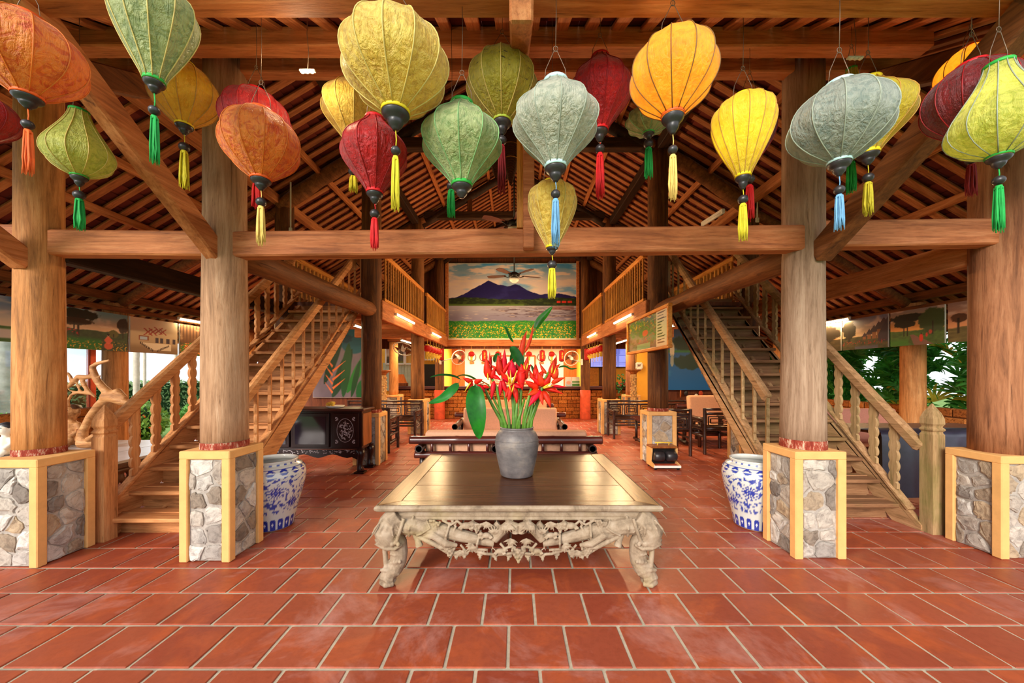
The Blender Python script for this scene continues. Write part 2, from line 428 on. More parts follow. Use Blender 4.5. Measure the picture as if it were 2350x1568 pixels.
# ------------------------------------------------------------------ roof
SF = .547                                   # slope of the front lean-to
def zf(y): return 3.865 + SF * (y - 2.9)    # underside of its slats
SM = .6
def zs(x): return 2.62 + SM * (6.35 - abs(x))
lean = thing('front_lean_to_roof', 'front lean-to roof of orange timber slats over red tiles', 'roof', (0, 0, 0), None, 'structure')
for (yc, z0, h, xa, xb) in ((2.9, 3.745, .12, -3.9, 3.1), (2.33, 3.432, .125, -4.2, 2.62), (1.71, 3.09, .12, -4.6, 4.6)):
    m = MB(); n = 24
    m.bar((xa, yc, z0 + h / 2), (xb, yc, z0 + h / 2), h, .1, (0, 1, 0), .008); obj('purlin', m, M['purlin_x'], lean)
for xr in (-3.02, .03, 2.83):
    m = MB(); a = V(xr, 1.5, zf(1.5) - .19); b = V(xr, 2.95, zf(2.95) - .19)
    wd = .1 if abs(xr) < 1 else .13
    m.bar(a, b, wd, .13 if abs(xr) < 1 else .16, (0, 0, 1), .01); obj('rafter', m, M['purlin_y'] if abs(xr) < 1 else M['beam_y'], lean)
sl = MB(); sl.box((0, 0, 0), (.082, 2.05, .026), None, .004); slme = sl.mesh('slat'); slme.materials.append(M['slat_y'])
ang = math.atan(SF); x = -4.7
while x < 4.7:
    yc = 2.36
    link('slat', slme, None, lean, (x + R.uniform(-.012, .012), yc, zf(yc) + .013), (ang, 0, R.uniform(-.008, .008)), (R.uniform(.85, 1.1), 1, 1)); x += .178
tl = MB(); e = V(0, math.cos(ang), math.sin(ang)); nn = V(0, -math.sin(ang), math.cos(ang)); tw = .2
for k in range(14):
    y = 1.46 + k * .13
    for c in range(-24, 24):
        p = V((c + .5) * tw, y, zf(y) + .045)
        tl.box(p, (tw - .004, .2, .014), Matrix(((1, 0, 0), (0, math.cos(ang - .09), -math.sin(ang - .09)), (0, math.sin(ang - .09), math.cos(ang - .09)))))
o = obj('roof_tiles', tl, M['roof_tile'], lean, False); o['kind'] = 'stuff'

main = thing('main_roof', 'high main tiled roof of dense slats on long purlins above the hall', 'roof', (0, 0, 0), None, 'structure')
am = math.atan(SM); L = 7.3 / math.cos(am)
sl = MB(); sl.box((0, 0, 0), (L, .088, .026), None, .004); slme2 = sl.mesh('slat'); slme2.materials.append(M['slat_x'])
for sx in (-1, 1):
    y = 2.98
    while y < 11.6:
        xc = 3.65 * sx
        link('slat', slme2, None, main, (xc, y + R.uniform(-.01, .01), zs(xc) + .013), (0, am * sx, R.uniform(-.003, .003)), (1, R.uniform(.85, 1.1), 1)); y += .19
    for xp, wd, ht, mt in ((6.28, .09, .13, 'beam_y'), (5.65, .06, .09, 'purlin_y'), (5.02, .06, .09, 'purlin_y'), (4.4, .06, .09, 'purlin_y'), (3.72, .11, .14, 'purlin_y'), (3.05, .06, .09, 'purlin_y'),
                           (2.3, .15, .16, 'log_y'), (1.65, .06, .09, 'purlin_y'), (1.12, .06, .09, 'purlin_y'), (.6, .06, .09, 'purlin_y'), (.12, .08, .1, 'purlin_y')):
        ys = 2.85 if xp > 3.9 else 2.75
        m = MB(); m.bar((xp * sx, ys, zs(xp) - ht / 2), (xp * sx, 11.6, zs(xp) - ht / 2), wd, ht, (0, 0, 1), .008)
        obj('purlin', m, M['dark_y'] if mt == 'log_y' else M[mt], main)
tl = MB()
for sx in (-1, 1):
    rot = am * sx - .09 * sx
    Mr = Matrix(((math.cos(rot), 0, math.sin(rot)), (0, 1, 0), (-math.sin(rot), 0, math.cos(rot))))
    for k in range(54):
        xk = sx * (.06 + k * .135)
        for c in range(44):
            tl.box((xk, 2.75 + c * .205, zs(xk) + .05), (.2, .2, .014), Mr)
o = obj('roof_tiles', tl, M['roof_tile'], main, False); o['kind'] = 'stuff'
m = MB(); m.prism([V(-4.1, 2.98, 3.98), V(4.1, 2.98, 3.98), V(0, 2.98, 6.5)], (0, -.04, 0)); o = obj('gable_light_stop', m, M['plank'], main)  # added out of view, closes the gable against daylight leaking in
# ------------------------------------------------------------------ columns, plinths
def vor(wd, ht, cell, rng):
    """irregular stones filling a wd x ht rectangle: list of convex polygons"""
    nx, nz = max(1, round(wd / cell)), max(1, round(ht / cell)); S = []
    for j in range(nz):
        for i in range(nx):
            S.append(((i + .5 + rng.uniform(-.42, .42) + (.25 if j % 2 else -.25)) * wd / nx, (j + .5 + rng.uniform(-.42, .42)) * ht / nz))
    out = []
    for a in S:
        poly = [(0, 0), (wd, 0), (wd, ht), (0, ht)]
        for b in S:
            if b is a: continue
            mx, mz = (a[0] + b[0]) / 2, (a[1] + b[1]) / 2; dx, dz = b[0] - a[0], b[1] - a[1]; np_ = []
            for i in range(len(poly)):
                p, q = poly[i], poly[(i + 1) % len(poly)]
                fp = (p[0] - mx) * dx + (p[1] - mz) * dz; fq = (q[0] - mx) * dx + (q[1] - mz) * dz
                if fp <= 0: np_.append(p)
                if fp * fq < 0:
                    t = fp / (fp - fq); np_.append((p[0] + t * (q[0] - p[0]), p[1] + t * (q[1] - p[1])))
            poly = np_
            if len(poly) < 3: break
        if len(poly) >= 3: out.append(poly)
    return out
def plinth(label, x0, x1, y0, y1, ht, cell, faces, seed, group=None):
    rng = random.Random(seed); cx, cyy = (x0 + x1) / 2, (y0 + y1) / 2
    t = thing('stone_plinth', label, 'plinth', (cx, cyy, 0), group)
    m = MB(); m.box((cx, cyy, ht / 2 - .01), (x1 - x0 - .05, y1 - y0 - .05, ht - .03)); obj('mortar_core', m, M['mortar'], t)
    fw = .062; m = MB(); m.box((cx, cyy, ht - .03), (x1 - x0, y1 - y0, .06), None, .006)
    for xx in (x0 + fw / 2, x1 - fw / 2):
        for yy in (y0 + fw / 2, y1 - fw / 2): m.box((xx, yy, (ht - .055) / 2), (fw, fw, ht - .055), None, .006)
    obj('plaster_frame', m, M['plaster'], t)
    for f in faces:
        wd = (x1 - x0 if f in 'fb' else y1 - y0) - 2 * fw; h2 = ht - .06
        org, ux, nv = {'f': (V(x0 + fw, y0 + .025, 0), V(1, 0, 0), V(0, -1, 0)), 'l': (V(x0 + .025, y1 - fw, 0), V(0, -1, 0), V(-1, 0, 0)),
                       'r': (V(x1 - .025, y0 + fw, 0), V(0, 1, 0), V(1, 0, 0))}[f]
        for poly in vor(wd, h2, cell, rng):
            ccx = sum(p[0] for p in poly) / len(poly); ccz = sum(p[1] for p in poly) / len(poly); g = rng.uniform(.007, .02)
            size = max(abs(p[0] - ccx) + abs(p[1] - ccz) for p in poly)
            k1 = max(.5, 1 - g / size * 1.3); k2 = k1 * .72; d = rng.uniform(.007, .017)
            fine = []
            for i in range(len(poly)):
                p, q = poly[i], poly[(i + 1) % len(poly)]
                fine.append((p[0] * .94 + ccx * .06, p[1] * .94 + ccz * .06))
                for ff in (.3, .65): fine.append((p[0] * (1 - ff) + q[0] * ff + rng.uniform(-.012, .012), p[1] * (1 - ff) + q[1] * ff + rng.uniform(-.012, .012)))
            def ring(k, dd, jit): return [org + ux * (ccx + (p[0] - ccx) * k) + V(0, 0, max(.002, ccz + (p[1] - ccz) * k)) + nv * (dd + rng.uniform(-jit, jit)) for p in fine]
            a, b, c = ring(k1, -.004, 0), ring(k1 * .97, d * .6, .002), ring(k2, d, .004); n = len(a)
            mm = MB(); fs = [(i, (i + 1) % n, n + (i + 1) % n, n + i) for i in range(n)] + [(n + i, n + (i + 1) % n, 2 * n + (i + 1) % n, 2 * n + i) for i in range(n)]
            mm.add(a + b + c, fs + [list(range(2 * n, 3 * n))]); obj('stone', mm, M['stone'], t)
    return t
plinth('stone plinth at the far left with yellow plaster edges, carrying the orange-brown log column', -3.78, -3.40, 2.61, 2.98, .775, .12, 'fr', 11)
plinth('stone plinth with yellow edges and whitish front stones beside the left stairs', -2.465, -2.09, 2.69, 3.06, .818, .12, 'flr', 12)
plinth('stone plinth with yellow edges in front of the right stairs and porcelain jar', 2.10, 2.485, 2.735, 3.10, .806, .12, 'flr', 13)
plinth('stone plinth at the far right beside the mossy newel post', 3.64, 4.02, 2.735, 3.10, .772, .12, 'fl', 14)
plinth('second-row stone plinth behind the lacquered cabinet', -2.46, -2.055, 5.57, 5.95, .79, .13, 'fr', 15)
plinth('second-row stone plinth with the shoe polisher standing against it', 2.06, 2.50, 5.63, 6.0, .81, .13, 'fl', 16)
plinth('third-row stone plinth beside the left lattice bench', -2.46, -2.03, 8.46, 8.86, .81, .16, 'fr', 17)
plinth('third-row stone plinth beside the right lattice bench', 2.02, 2.46, 8.46, 8.9, .81, .16, 'fl', 18)
plinth('stone plinth under the right stairs behind the porcelain jar', 3.56, 3.98, 5.75, 6.13, .8, .13, 'fl', 19)
plinth('small far stone plinth under the pale column by the left carved stand', -3.62, -3.2, 10.2, 10.6, .81, .2, 'fr', 20)
plinth('small far stone plinth under the column by the right carved stand', 3.1, 3.52, 10.2, 10.6, .81, .2, 'fl', 21)

def column(label, x, y, z0, z1, r, mat, band=None, seed=0, sleeve=None):
    t = thing('log_column', label, 'column', (x, y, z0), None, 'thing')
    rng = random.Random(seed); ph = [rng.uniform(0, 6.28) for _ in range(6)]
    n = 14; m = MB(); prof = []
    for i in range(n):
        f = i / (n - 1); prof.append((r * (1.05 - .07 * f + .012 * math.sin(f * 9 + ph[0])), (z1 - z0) * f))
    m.lathe(prof, 28, (x, y, z0), lambda a, i: 1 + .018 * math.sin(2 * a + ph[1] + i * .35) + .012 * math.sin(5 * a + ph[2] + i * .2) + .006 * math.sin(11 * a + ph[3]), True, True)
    obj('trunk', m, mat, t)
    if band:
        m = MB(); m.lathe([(r * 1.075, 0.002), (r * 1.078, band * .6), (r * 1.07, band)], 28, (x, y, z0), lambda a, i: 1 + .018 * math.sin(2 * a + ph[1]) + .012 * math.sin(5 * a + ph[2]) + .006 * math.sin(11 * a + ph[3]))
        obj('painted_band', m, M['band'], t)
    if sleeve:
        m = MB(); m.lathe([(r * 1.16, .004), (r * 1.15, sleeve), (r * 1.0, sleeve + .012)], 28, (x, y, z0)); obj('painted_sleeve', m, M['red_paint'], t)
    return t
def band_mat():
    t = NT('worn_red_band'); n = t.noise(t.coord('Object', (3, 3, 1)), 9, 6, .75)
    c = t.ramp(n, [(.4, rgb(118, 40, 28)), (.52, rgb(150, 64, 46)), (.6, rgb(196, 166, 140))]); return t.fin(c, .8, 0, .2)
M['band'] = band_mat()
column('orange-brown log column on the far left plinth', -3.66, 2.83, .775, 4.1, .126, M['log_warm'], .05, 1)
column('pale weathered log column in front of the left stairs', -2.27, 2.88, .818, 3.85, .143, M['log_pale'], .05, 2)
column('greyish weathered log column in front of the right stairs', 2.30, 2.92, .806, 3.85, .141, M['log_grey'], .07, 3)
column('reddish cracked log column on the far right plinth', 3.885, 2.93, .772, 4.0, .16, M['log_red'], None, 4)
column('dark log column on the plinth behind the lacquered cabinet', -2.25, 5.78, .79, 5.02, .145, M['log_dark'], .05, 5)
column('dark log column carrying the framed map', 2.28, 5.82, .81, 5.02, .150, M['log_dark'], .05, 6)
column('brown log column between the left balcony rails', -2.28, 8.66, .81, 5.02, .147, M['log_dark2'] if 'log_dark2' in M else M['log_dark'], None, 7)
column('brown log column between the right balcony rails', 2.25, 8.68, .81, 5.02, .150, M['log_dark'], None, 8)
column('brown log column with an orange painted foot left of the counter', -2.31, 11.35, 0, 5.0, .14, M['log_dark'], None, 9, .9)
column('brown log column with an orange painted foot right of the counter', 2.2, 11.35, 0, 5.0, .14, M['log_dark'], None, 10, .9)
column('slim log column rising above the left stairs', -3.665, 5.85, 0, 4.2, .135, M['log_dark'], None, 21)
column('slim log column rising above the right stairs', 3.80, 5.92, .8, 4.1, .135, M['log_dark'], None, 22)
column('short pale column by the left carved stand', -3.42, 10.4, .81, 2.3, .12, M['log_warm'], None, 23)
column('reddish column by the right carved stand', 3.3, 10.4, .81, 2.3, .13, M['log_red'], None, 24)
for s, lab in ((-1, 'left'), (1, 'right')):
    column('eave column of the %s side in front of the garden' % lab, 6.31 * s, 5.8, 0, 2.5, .145, M['log_warm'], None, 30 + s)
    column('far eave column of the %s side' % lab, 6.31 * s, 8.7, 0, 2.5, .14, M['log_warm'], None, 40 + s)

# ------------------------------------------------------------------ tie beams and braces
def beam(label, a, b, wd, ht, mat, name='tie_beam', up=(0, 0, 1), ch=.012):
    a, b = Vector(a), Vector(b); m = MB(); m.bar(a, b, wd, ht, up, ch)
    return top(name, m, mat, label, 'beam', None, 'structure', (a + b) / 2)
def logbeam(label, a, b, r, mat, name='log_beam', sag=0.0, seed=1):
    a, b = Vector(a), Vector(b); rng = random.Random(seed); pts = []; rs = []
    for i in range(9):
        f = i / 8; pts.append(a.lerp(b, f) + V(0, 0, sag * 4 * f * (1 - f)) + V(rng.uniform(-.008, .008), 0, rng.uniform(-.008, .008))); rs.append(r * rng.uniform(.94, 1.06))
    m = MB(); m.tube(pts, rs, 14); return top(name, m, mat, label, 'beam', None, 'structure', (a + b) / 2)
beam('long tie beam across the hall entrance between the two front columns', (-2.2, 2.86, 2.385), (2.24, 2.86, 2.437), .12, .192, M['beam'])
beam('orange tie beam between the two left front columns', (-3.62, 2.84, 2.395), (-2.3, 2.86, 2.39), .12, .19, M['purlin_x'])
beam('tie beam between the two right front columns, moss stained at its left end', (2.36, 2.9, 2.48), (3.82, 2.9, 2.50), .12, .205, M['beam'])
beam('tie beam running out of the frame from the far right column', (3.9, 2.9, 2.47), (5.2, 2.9, 2.47), .12, .2, M['beam'])
beam('tie beam running out of the frame from the far left column', (-5.0, 2.84, 2.43), (-3.64, 2.84, 2.43), .12, .195, M['beam'])
logbeam('round log beam from the left front column to the dark column behind the cabinet', (-2.26, 2.95, 2.36), (-2.25, 5.75, 2.40), .115, M['beam_y'], seed=3)
logbeam('round log beam from the right front column to the dark column with the map', (2.29, 2.95, 2.36), (2.28, 5.75, 2.39), .115, M['beam_y'], seed=4)
beam('dark beam along the left side aisle', (-3.6, 2.9, 2.37), (-3.6, 5.8, 2.40), .12, .2, M['dark_y'])
beam('pale beam along the right side aisle', (3.85, 2.95, 2.40), (3.82, 5.85, 2.42), .13, .22, M['purlin_y'])
def brace(label, a, b, wd, ht, mat): beam(label, a, b, wd, ht, mat, 'knee_brace')
brace('diagonal orange brace rising forward from the left front column', (-2.27, 2.80, 2.30), (-2.27, 1.64, 3.16), .095, .15, M['purlin_y'])
brace('diagonal brown brace rising forward from the right front column', (2.33, 2.80, 2.30), (2.33, 1.62, 3.03), .12, .16, M['beam_y'])
brace('diagonal brace rising forward from the far left column', (-3.66, 2.75, 2.22), (-3.66, 1.7, 2.95), .11, .15, M['purlin_y'])
brace('diagonal brace rising forward from the far right column', (3.92, 2.8, 2.25), (3.92, 1.75, 3.0), .12, .15, M['purlin_y'])
m = MB(); m.box((.108, 2.74, 3.04), (.082, .08, 1.44), None, .006); top('king_post', m, M['beam'], 'square post rising from the middle of the entrance tie beam', 'post', None, 'structure', (.108, 2.74, 2.32))
m = MB(); m.box((.045, 2.79, 2.93), (.05, .02, .86)); top('pale_batten', m, M['picket'], 'pale greenish batten fixed beside the middle post', 'batten', None, 'structure', (.045, 2.79, 2.5))
for y, z, w2, nm in ((5.8, 5.02, 2.35, 'second'), (8.67, 5.14, 2.12, 'third'), (11.4, 5.1, 2.2, 'last')):
    beam('dark high collar beam of the %s roof truss' % nm, (-w2, y, z), (w2, y, z), .14, .17, M['log_dark_x'] if 'log_dark_x' in M else M['dark_y'], 'collar_beam')
    for s, lab in ((-1, 'left'), (1, 'right')):
        logbeam('%s log rafter of the %s roof truss' % (lab, nm), (3.7 * s, y, 4.02), (2.1 * s, y, 5.02), .105, M['beam_y'], 'truss_rafter', .06, int(y * 10) + s)
        logbeam('upper %s log rafter of the %s roof truss' % (lab, nm), (2.2 * s, y, zs(2.2) - .2), (.1 * s, y, zs(.1) - .22), .085, M['dark_y'], 'truss_rafter', 0, int(y * 10) + 3 * s)
        logbeam('outer %s log rafter of the %s roof truss' % (lab, nm), (6.2 * s, y, zs(6.2) - .2), (3.7 * s, y, zs(3.7) - .22), .07, M['beam_y'], 'truss_rafter', .03, int(y * 10) + 5 * s)
        m = MB(); m.box((1.05 * s, y, (z + zs(1.05)) / 2 - .05), (.11, .1, zs(1.05) - z - .1), None, .01); top('truss_strut', m, M['log_dark'], '%s short strut above the collar beam of the %s truss' % (lab, nm), 'strut', None, 'structure', (1.05 * s, y, z))
# ------------------------------------------------------------------ balconies, walls
def balcony(sd, lab):
    xin, xout = 2.12 * sd, 3.72 * sd
    t = thing('balcony_floor', 'timber floor of the %s upper gallery' % lab, 'balcony floor', (0, 0, 0), None, 'structure')
    m = MB(); m.box(((xin + xout) / 2 + .03 * sd, 8.72, 2.525), (abs(xout - xin) - .06, 5.62, .06)); obj('floor_boards', m, M['plank'], t)
    for ya, yb in ((5.78, 8.66), (8.66, 11.4)):
        m = MB(); m.bar((xin, ya, 2.41), (xin, yb, 2.41), .09, .31, (0, 0, 1), .01); obj('edge_beam', m, M['purlin_y'], t)
    for yj in (6.5, 7.2, 7.9, 9.4, 10.1, 10.8):
        m = MB(); m.bar((xin, yj, 2.43), (xout, yj, 2.43), .08, .13, (0, 0, 1), .008); obj('joist', m, M['purlin_x'], t)
    m = MB(); m.bar((2.2 * sd, 8.66, 2.36), (3.75 * sd, 8.66, 2.36), .12, .2, (0, 0, 1), .008); obj('joist', m, M['purlin_x'], t)
    pk = MB(); pk.box((0, 0, 0), (.024, .03, .72), None, .003); pme = pk.mesh('picket'); pme.materials.append(M['picket'])
    for x, ya, yb, nm, big in ((xin, 5.95, 8.5, 'front inner', 0), (xin, 8.83, 11.25, 'rear inner', 0), (3.68 * sd, 6.12, 8.6, 'outer', 1)):
        g = thing('gallery_railing', '%s picket railing of the %s upper gallery' % (nm, lab), 'railing', (x, ya, 2.56))
        m = MB(); m.bar((x, ya, 3.325), (x, yb, 3.325), .07, .075, (0, 0, 1), .01); obj('handrail', m, M['rail'], g)
        m = MB(); m.bar((x, ya, 2.60), (x, yb, 2.60), .05, .05, (0, 0, 1), .006); obj('bottom_rail', m, M['rail'], g)
        st = .128; y = ya + .08
        while y < yb:
            link('picket', pme, None, g, (x, y + R.uniform(-.006, .006), 2.95), (0, R.uniform(-.006, .006), 0), (1.6 if big else 1, 1.6 if big else 1, 1)); y += st
balcony(-1, 'left'); balcony(1, 'right')
# mural wall of vertical planks
_m = MB(); _m.prism([V(-6.2, 11.66, 2.2), V(6.2, 11.66, 2.2), V(6.2, 11.66, zs(6.2) + .1), V(0, 11.66, zs(0) + .1), V(-6.2, 11.66, zs(6.2) + .1)], (0, .03, 0))
t = thing('wall_back', 'dark upright plank wall around the lake mural', 'wall', (0, 0, 0), None, 'structure')
obj('wall_backing', _m, M['plank'], t)
x = -6.2
while x < 6.2:
    wd = .22; m = MB(); zt = zs(x + wd / 2) + .12; zb = 2.47 if abs(x + .1) < 2.3 else 2.2
    m.box((x + wd / 2, 11.62 + R.uniform(-.004, .004), (zt + zb) / 2), (wd - .006, .03, zt - zb), None, .003); obj('plank', m, M['plank'], t); x += wd
beam('beam under the lake mural above the reception counter', (-2.25, 11.45, 2.37), (2.15, 11.45, 2.37), .16, .2, M['purlin_x'])
for xx in (-2.12, 2.0):
    m = MB(); m.box((xx, 11.52, 3.7), (.1, .06, 2.5), None, .008); top('trim_1' if xx < 0 else 'trim_2', m, M['purlin_y'], 'upright board framing the %s edge of the mural' % ('left' if xx < 0 else 'right'), 'trim', None, 'structure', (xx, 11.52, 2.45))
def wallbox(name, c, d, mat, lab):
    m = MB(); m.box(c, d); return top(name, m, mat, lab, 'wall', None, 'structure', c)
wallbox('wall_alcove', (0, 14.05, 1.25), (4.6, .1, 2.5), M['white_wall'], 'white wall behind the reception counter')
wallbox('wall_right', (4.5, 12.9, 1.3), (4.2, .1, 2.6), M['yellow_wall'], 'yellow wall behind the television')
wallbox('wall_left', (-4.5, 13.2, 1.3), (4.2, .1, 2.6), M['yellow_wall'], 'pale wall behind the left end of the counter')
wallbox('ceiling_alcove', (0, 12.8, 2.49), (4.6, 2.6, .06), M['white_wall'], 'pale ceiling over the reception alcove')
for sd, lab in ((-1, 'left'), (1, 'right')):
    m = MB(); m.box((2.42 * sd, 13.0, 1.25), (.1, 2.1, 2.5)); top('wall_alcove_%s' % lab, m, M['yellow_wall'], 'yellow %s side wall of the reception alcove' % lab, 'wall', None, 'structure', (2.42 * sd, 13, 0))
    m = MB(); m.box((2.14 * sd, 13.96, 1.2), (.52, .06, 2.4), None, .01); o = top('wood_panel', m, M['orange_door'] if 'orange_door' in M else M['red_paint'], 'orange wooden panel at the %s end of the white reception wall' % lab, 'panel', None, None, (2.14 * sd, 13.96, 0))
wallbox('wall_right_rear', (5.6, 10.35, 1.75), (3.0, .1, 3.5), M['plank'], 'dark wall behind the blue lake banner')
wallbox('wall_left_rear', (-5.2, 10.35, 1.75), (2.9, .1, 3.5), M['plank'], 'dark wall behind the lotus banner')
m = MB(); m.box((3.79, 10.42, 1.3), (.65, .1, 2.6)); top('wall_right_pier', m, M['yellow_wall'], 'bright yellow wall pier right of the carved stand', 'wall', None, 'structure', (3.72, 10.42, 0))

# ------------------------------------------------------------------ staircases
def baluster_mesh(h, lean):
    """flat board with scalloped edges, foot cut on the slope"""
    prof = []; n = 40
    for i in range(n + 1):
        f = i / n
        if f < .10: wv = .038
        elif f > .93: wv = .034
        else:
            g = (f - .10) / .83; wv = .027 + .016 * abs(math.sin(g * PI * 5.5)) ** .8 - (.006 if abs((g * 5.5) % 1 - .02) < .06 else 0)
        prof.append((wv, f * h))
    m = MB(); pts = [V(-a, 0, z) for a, z in prof] + [V(a, 0, z) for a, z in reversed(prof)]
    m.prism([p + V(0, -.014, 0) for p in pts], (0, .028, 0)); return fixn(m.mesh('baluster'))
def staircase(x0, x1, lab, mats, newel, RISE, RUN, Y1):
    """x0 inner stringer, x1 outer stringer (signed)"""
    sg = 1 if x1 > 0 else -1
    t = thing('staircase', lab, 'staircase', ((x0 + x1) / 2, Y1, 0))
    sl = RISE / RUN; top_y = Y1 + 14.6 * RUN
    def zn(y): return RISE + (y - Y1) * sl
    for nm, x in (('in', x0), ('out', x1)):
        m = MB(); d = .30
        ya = newel[1] + .03; pts = [V(x - .025, ya, 0.0), V(x - .025, max(ya + .1, Y1 + .06), 0.0), V(x - .025, top_y + .15, zn(top_y + .15) - .19), V(x - .025, top_y + .15, min(2.62, zn(top_y + .15) + .06)), V(x - .025, ya, max(.05, zn(ya) + .06))]
        m.prism(pts, (.05, 0, 0)); obj('stringer', m, mats[0], t)
        m = MB(); ya = max(ya, Y1 - .12); a = V(x, ya + .03, zn(ya + .03) + .065); b = V(x, top_y + .1, zn(top_y + .1) + .065); m.bar(a, b, .075, .03, (0, 0, 1), .005); obj('stringer_cap', m, mats[0], t)
    xm, wd = (x0 + x1) / 2, abs(x1 - x0) - .05
    for k in range(1, 15):
        m = MB(); m.box((xm, Y1 + (k - 1) * RUN + .12, RISE * k - .018), (wd + .02, .26, .036), None, .006); obj('tread', m, mats[1], t)
    for k in range(0, 15):
        m = MB(); yy = Y1 + k * RUN + .06; m.box((xm, yy + .07, RISE * (k + .5)), (wd + .03, .016, RISE + .02)); obj('riser', m, mats[1], t)
    m = MB(); a = V(xm, Y1 + .16, .0); b = V(xm, top_y + .2, zn(top_y + .2) - RISE - .12); m.bar(a, b, wd, .02, (0, 0, 1), 0); obj('soffit', m, mats[1], t)
    for dx in (-.22, .22):
        m = MB(); a = V(xm + dx * 1.2, Y1 + .2, .02); b = V(xm + dx * 1.2, top_y + .1, zn(top_y + .1) - .22); m.bar(a, b, .05, .07); obj('carriage_bar', m, mats[0], t)
    HB = .66
    for x in (x0, x1):
        m = MB(); ya = newel[1] + .05 if x == x1 else Y1 + .25
        yb = top_y + .3
        m.bar((x, ya, zn(ya) + HB + .06), (x, yb, zn(yb) + HB + .06), .075, .105, (0, 0, 1), .02); obj('handrail', m, mats[0], t)
        bme = baluster_mesh(HB - .01, sl); bme.materials.append(mats[2])
        y = Y1 + .06
        while y < top_y:
            link('baluster', bme, None, t, (x, y, zn(y) + .07), (0, 0, PI / 2 + (.0 if x == x1 else .45 * (1 if x < 0 else -1))), (1, 1, 1)); y += .20
    # newel post at the outer foot
    nx, ny = newel; q = .053; m = MB()
    prof = [(q, 0), (q, .86), (q * .86, .875), (q * .84, .885), (q * 1.04, .90), (q * 1.04, .91), (q * .82, .925), (q * .84, .935), (q * 1.02, .955), (q * .98, 1.0), (q * .72, 1.05), (q * .38, 1.09), (q * .1, 1.125), (.002, 1.13)]
    k2 = math.sqrt(2)
    vs = []; fs = []
    for r, z in prof:
        for a in (45, 135, 225, 315): vs.append(V(nx + r * k2 * math.cos(math.radians(a)), ny + r * k2 * math.sin(math.radians(a)), z))
    for i in range(len(prof) - 1):
        for k in range(4): fs.append((i * 4 + k, i * 4 + (k + 1) % 4, i * 4 + 4 + (k + 1) % 4, i * 4 + 4 + k))
    m.add(vs, fs + [(3, 2, 1, 0)]); obj('newel_post', m, mats[3], t)
    m = MB(); m.box((xm + .42 * -sg, top_y + .33, 2.95), (.09, .09, .8), None, .01); obj('upper_post', m, mats[2], t)
    return t
staircase(-2.50, -3.47, 'left orange-brown timber staircase climbing to the gallery', (M['stair'], M['stair_x'], M['stair_z'], M['stair_z']), (-3.43, 3.07), .169, .193, 3.09)
staircase(2.55, 3.62, 'right timber staircase with green moss on its rails, climbing to the gallery', (M['stair_moss_y'], M['stair_moss_x'], M['stair_moss'], M['stair_moss']), (3.66, 3.21), .175, .18, 3.43)
# ------------------------------------------------------------------ the carved platform table
TX, TW, TYF, TYB, TZ = .028, 1.83, 2.36, 3.90, .541
tb = thing('carved_table', 'large low table with dark glossy plank top and bleached carved apron and legs', 'table', (TX, (TYF + TYB) / 2, 0))
xa, xb = TX - TW / 2, TX + TW / 2; rim = .135
def slab(poly, z0, z1, mat, name, ch=.006):
    m = MB(); m.prism([V(p[0], p[1], z0) for p in poly], (0, 0, z1 - z0)); me = fixn(m.mesh(name, ORG[tb.name]))
    bm = bmesh.new(); bm.from_mesh(me); bmesh.ops.bevel(bm, geom=bm.edges[:], offset=ch * .4, segments=1, affect='EDGES'); bm.to_mesh(me); bm.free()
    return link(name, me, mat, tb)
g = .0025
slab([(xa + .004, TYF + .004), (xa + .004, TYB), (xa + rim, TYB - rim * .3), (xa + rim, TYF + rim * .62)], TZ - .03, TZ, M['table_rim'], 'top_rim')
slab([(xb - .004, TYF + .004), (xb - .004, TYB), (xb - rim, TYB - rim * .3), (xb - rim, TYF + rim * .62)], TZ - .03, TZ, M['table_rim'], 'top_rim')
slab([(xa + .008 + g, TYF), (xb - .008 - g, TYF), (xb - rim - g, TYF + rim * .62 - g), (xa + rim + g, TYF + rim * .62 - g)], TZ - .03, TZ, M['table_top'], 'top_rim')
slab([(xa + .01, TYB), (xb - .01, TYB), (xb - rim - g, TYB - rim * .3 + g), (xa + rim + g, TYB - rim * .3 + g)], TZ - .03, TZ, M['table_top'], 'top_rim')
ys = [TYF + rim * .62, TYF + .43, TYF + .83, TYF + 1.2, TYB - rim * .3]
for i in range(4): slab([(xa + rim + g, ys[i] + g), (xb - rim - g, ys[i] + g), (xb - rim - g, ys[i + 1] - g), (xa + rim + g, ys[i + 1] - g)], TZ - .03, TZ - .001, M['table_top'], 'top_board', .005)
# moulded edge running round the top
prof = [(0, -.004), (.010, -.010), (.014, -.022), (.010, -.034), (.0, -.044), (-.02, -.052), (-.045, -.056), (-.06, -.058)]
def moulding(prof, z, name, mat, y1=TYB):
    vs = []; fs = []; n = len(prof)
    for (sx, sy) in ((-1, -1), (1, -1), (1, 1), (-1, 1)):
        for d, dz in prof: vs.append(V((xa - d) if sx < 0 else (xb + d), (TYF - d) if sy < 0 else (y1 + d), z + dz))
    for c in range(4):
        c2 = (c + 1) % 4
        for i in range(n - 1): fs.append((c * n + i, c2 * n + i, c2 * n + i + 1, c * n + i + 1))
    m = MB(); m.add(vs, fs); return obj(name, m, mat, tb)
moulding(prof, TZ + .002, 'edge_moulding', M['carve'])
moulding([(-.05, -.05), (-.05, -.058), (-.045, -.075), (-.047, -.09), (-.052, -.096), (-.07, -.098)], TZ, 'frieze', M['carve'])
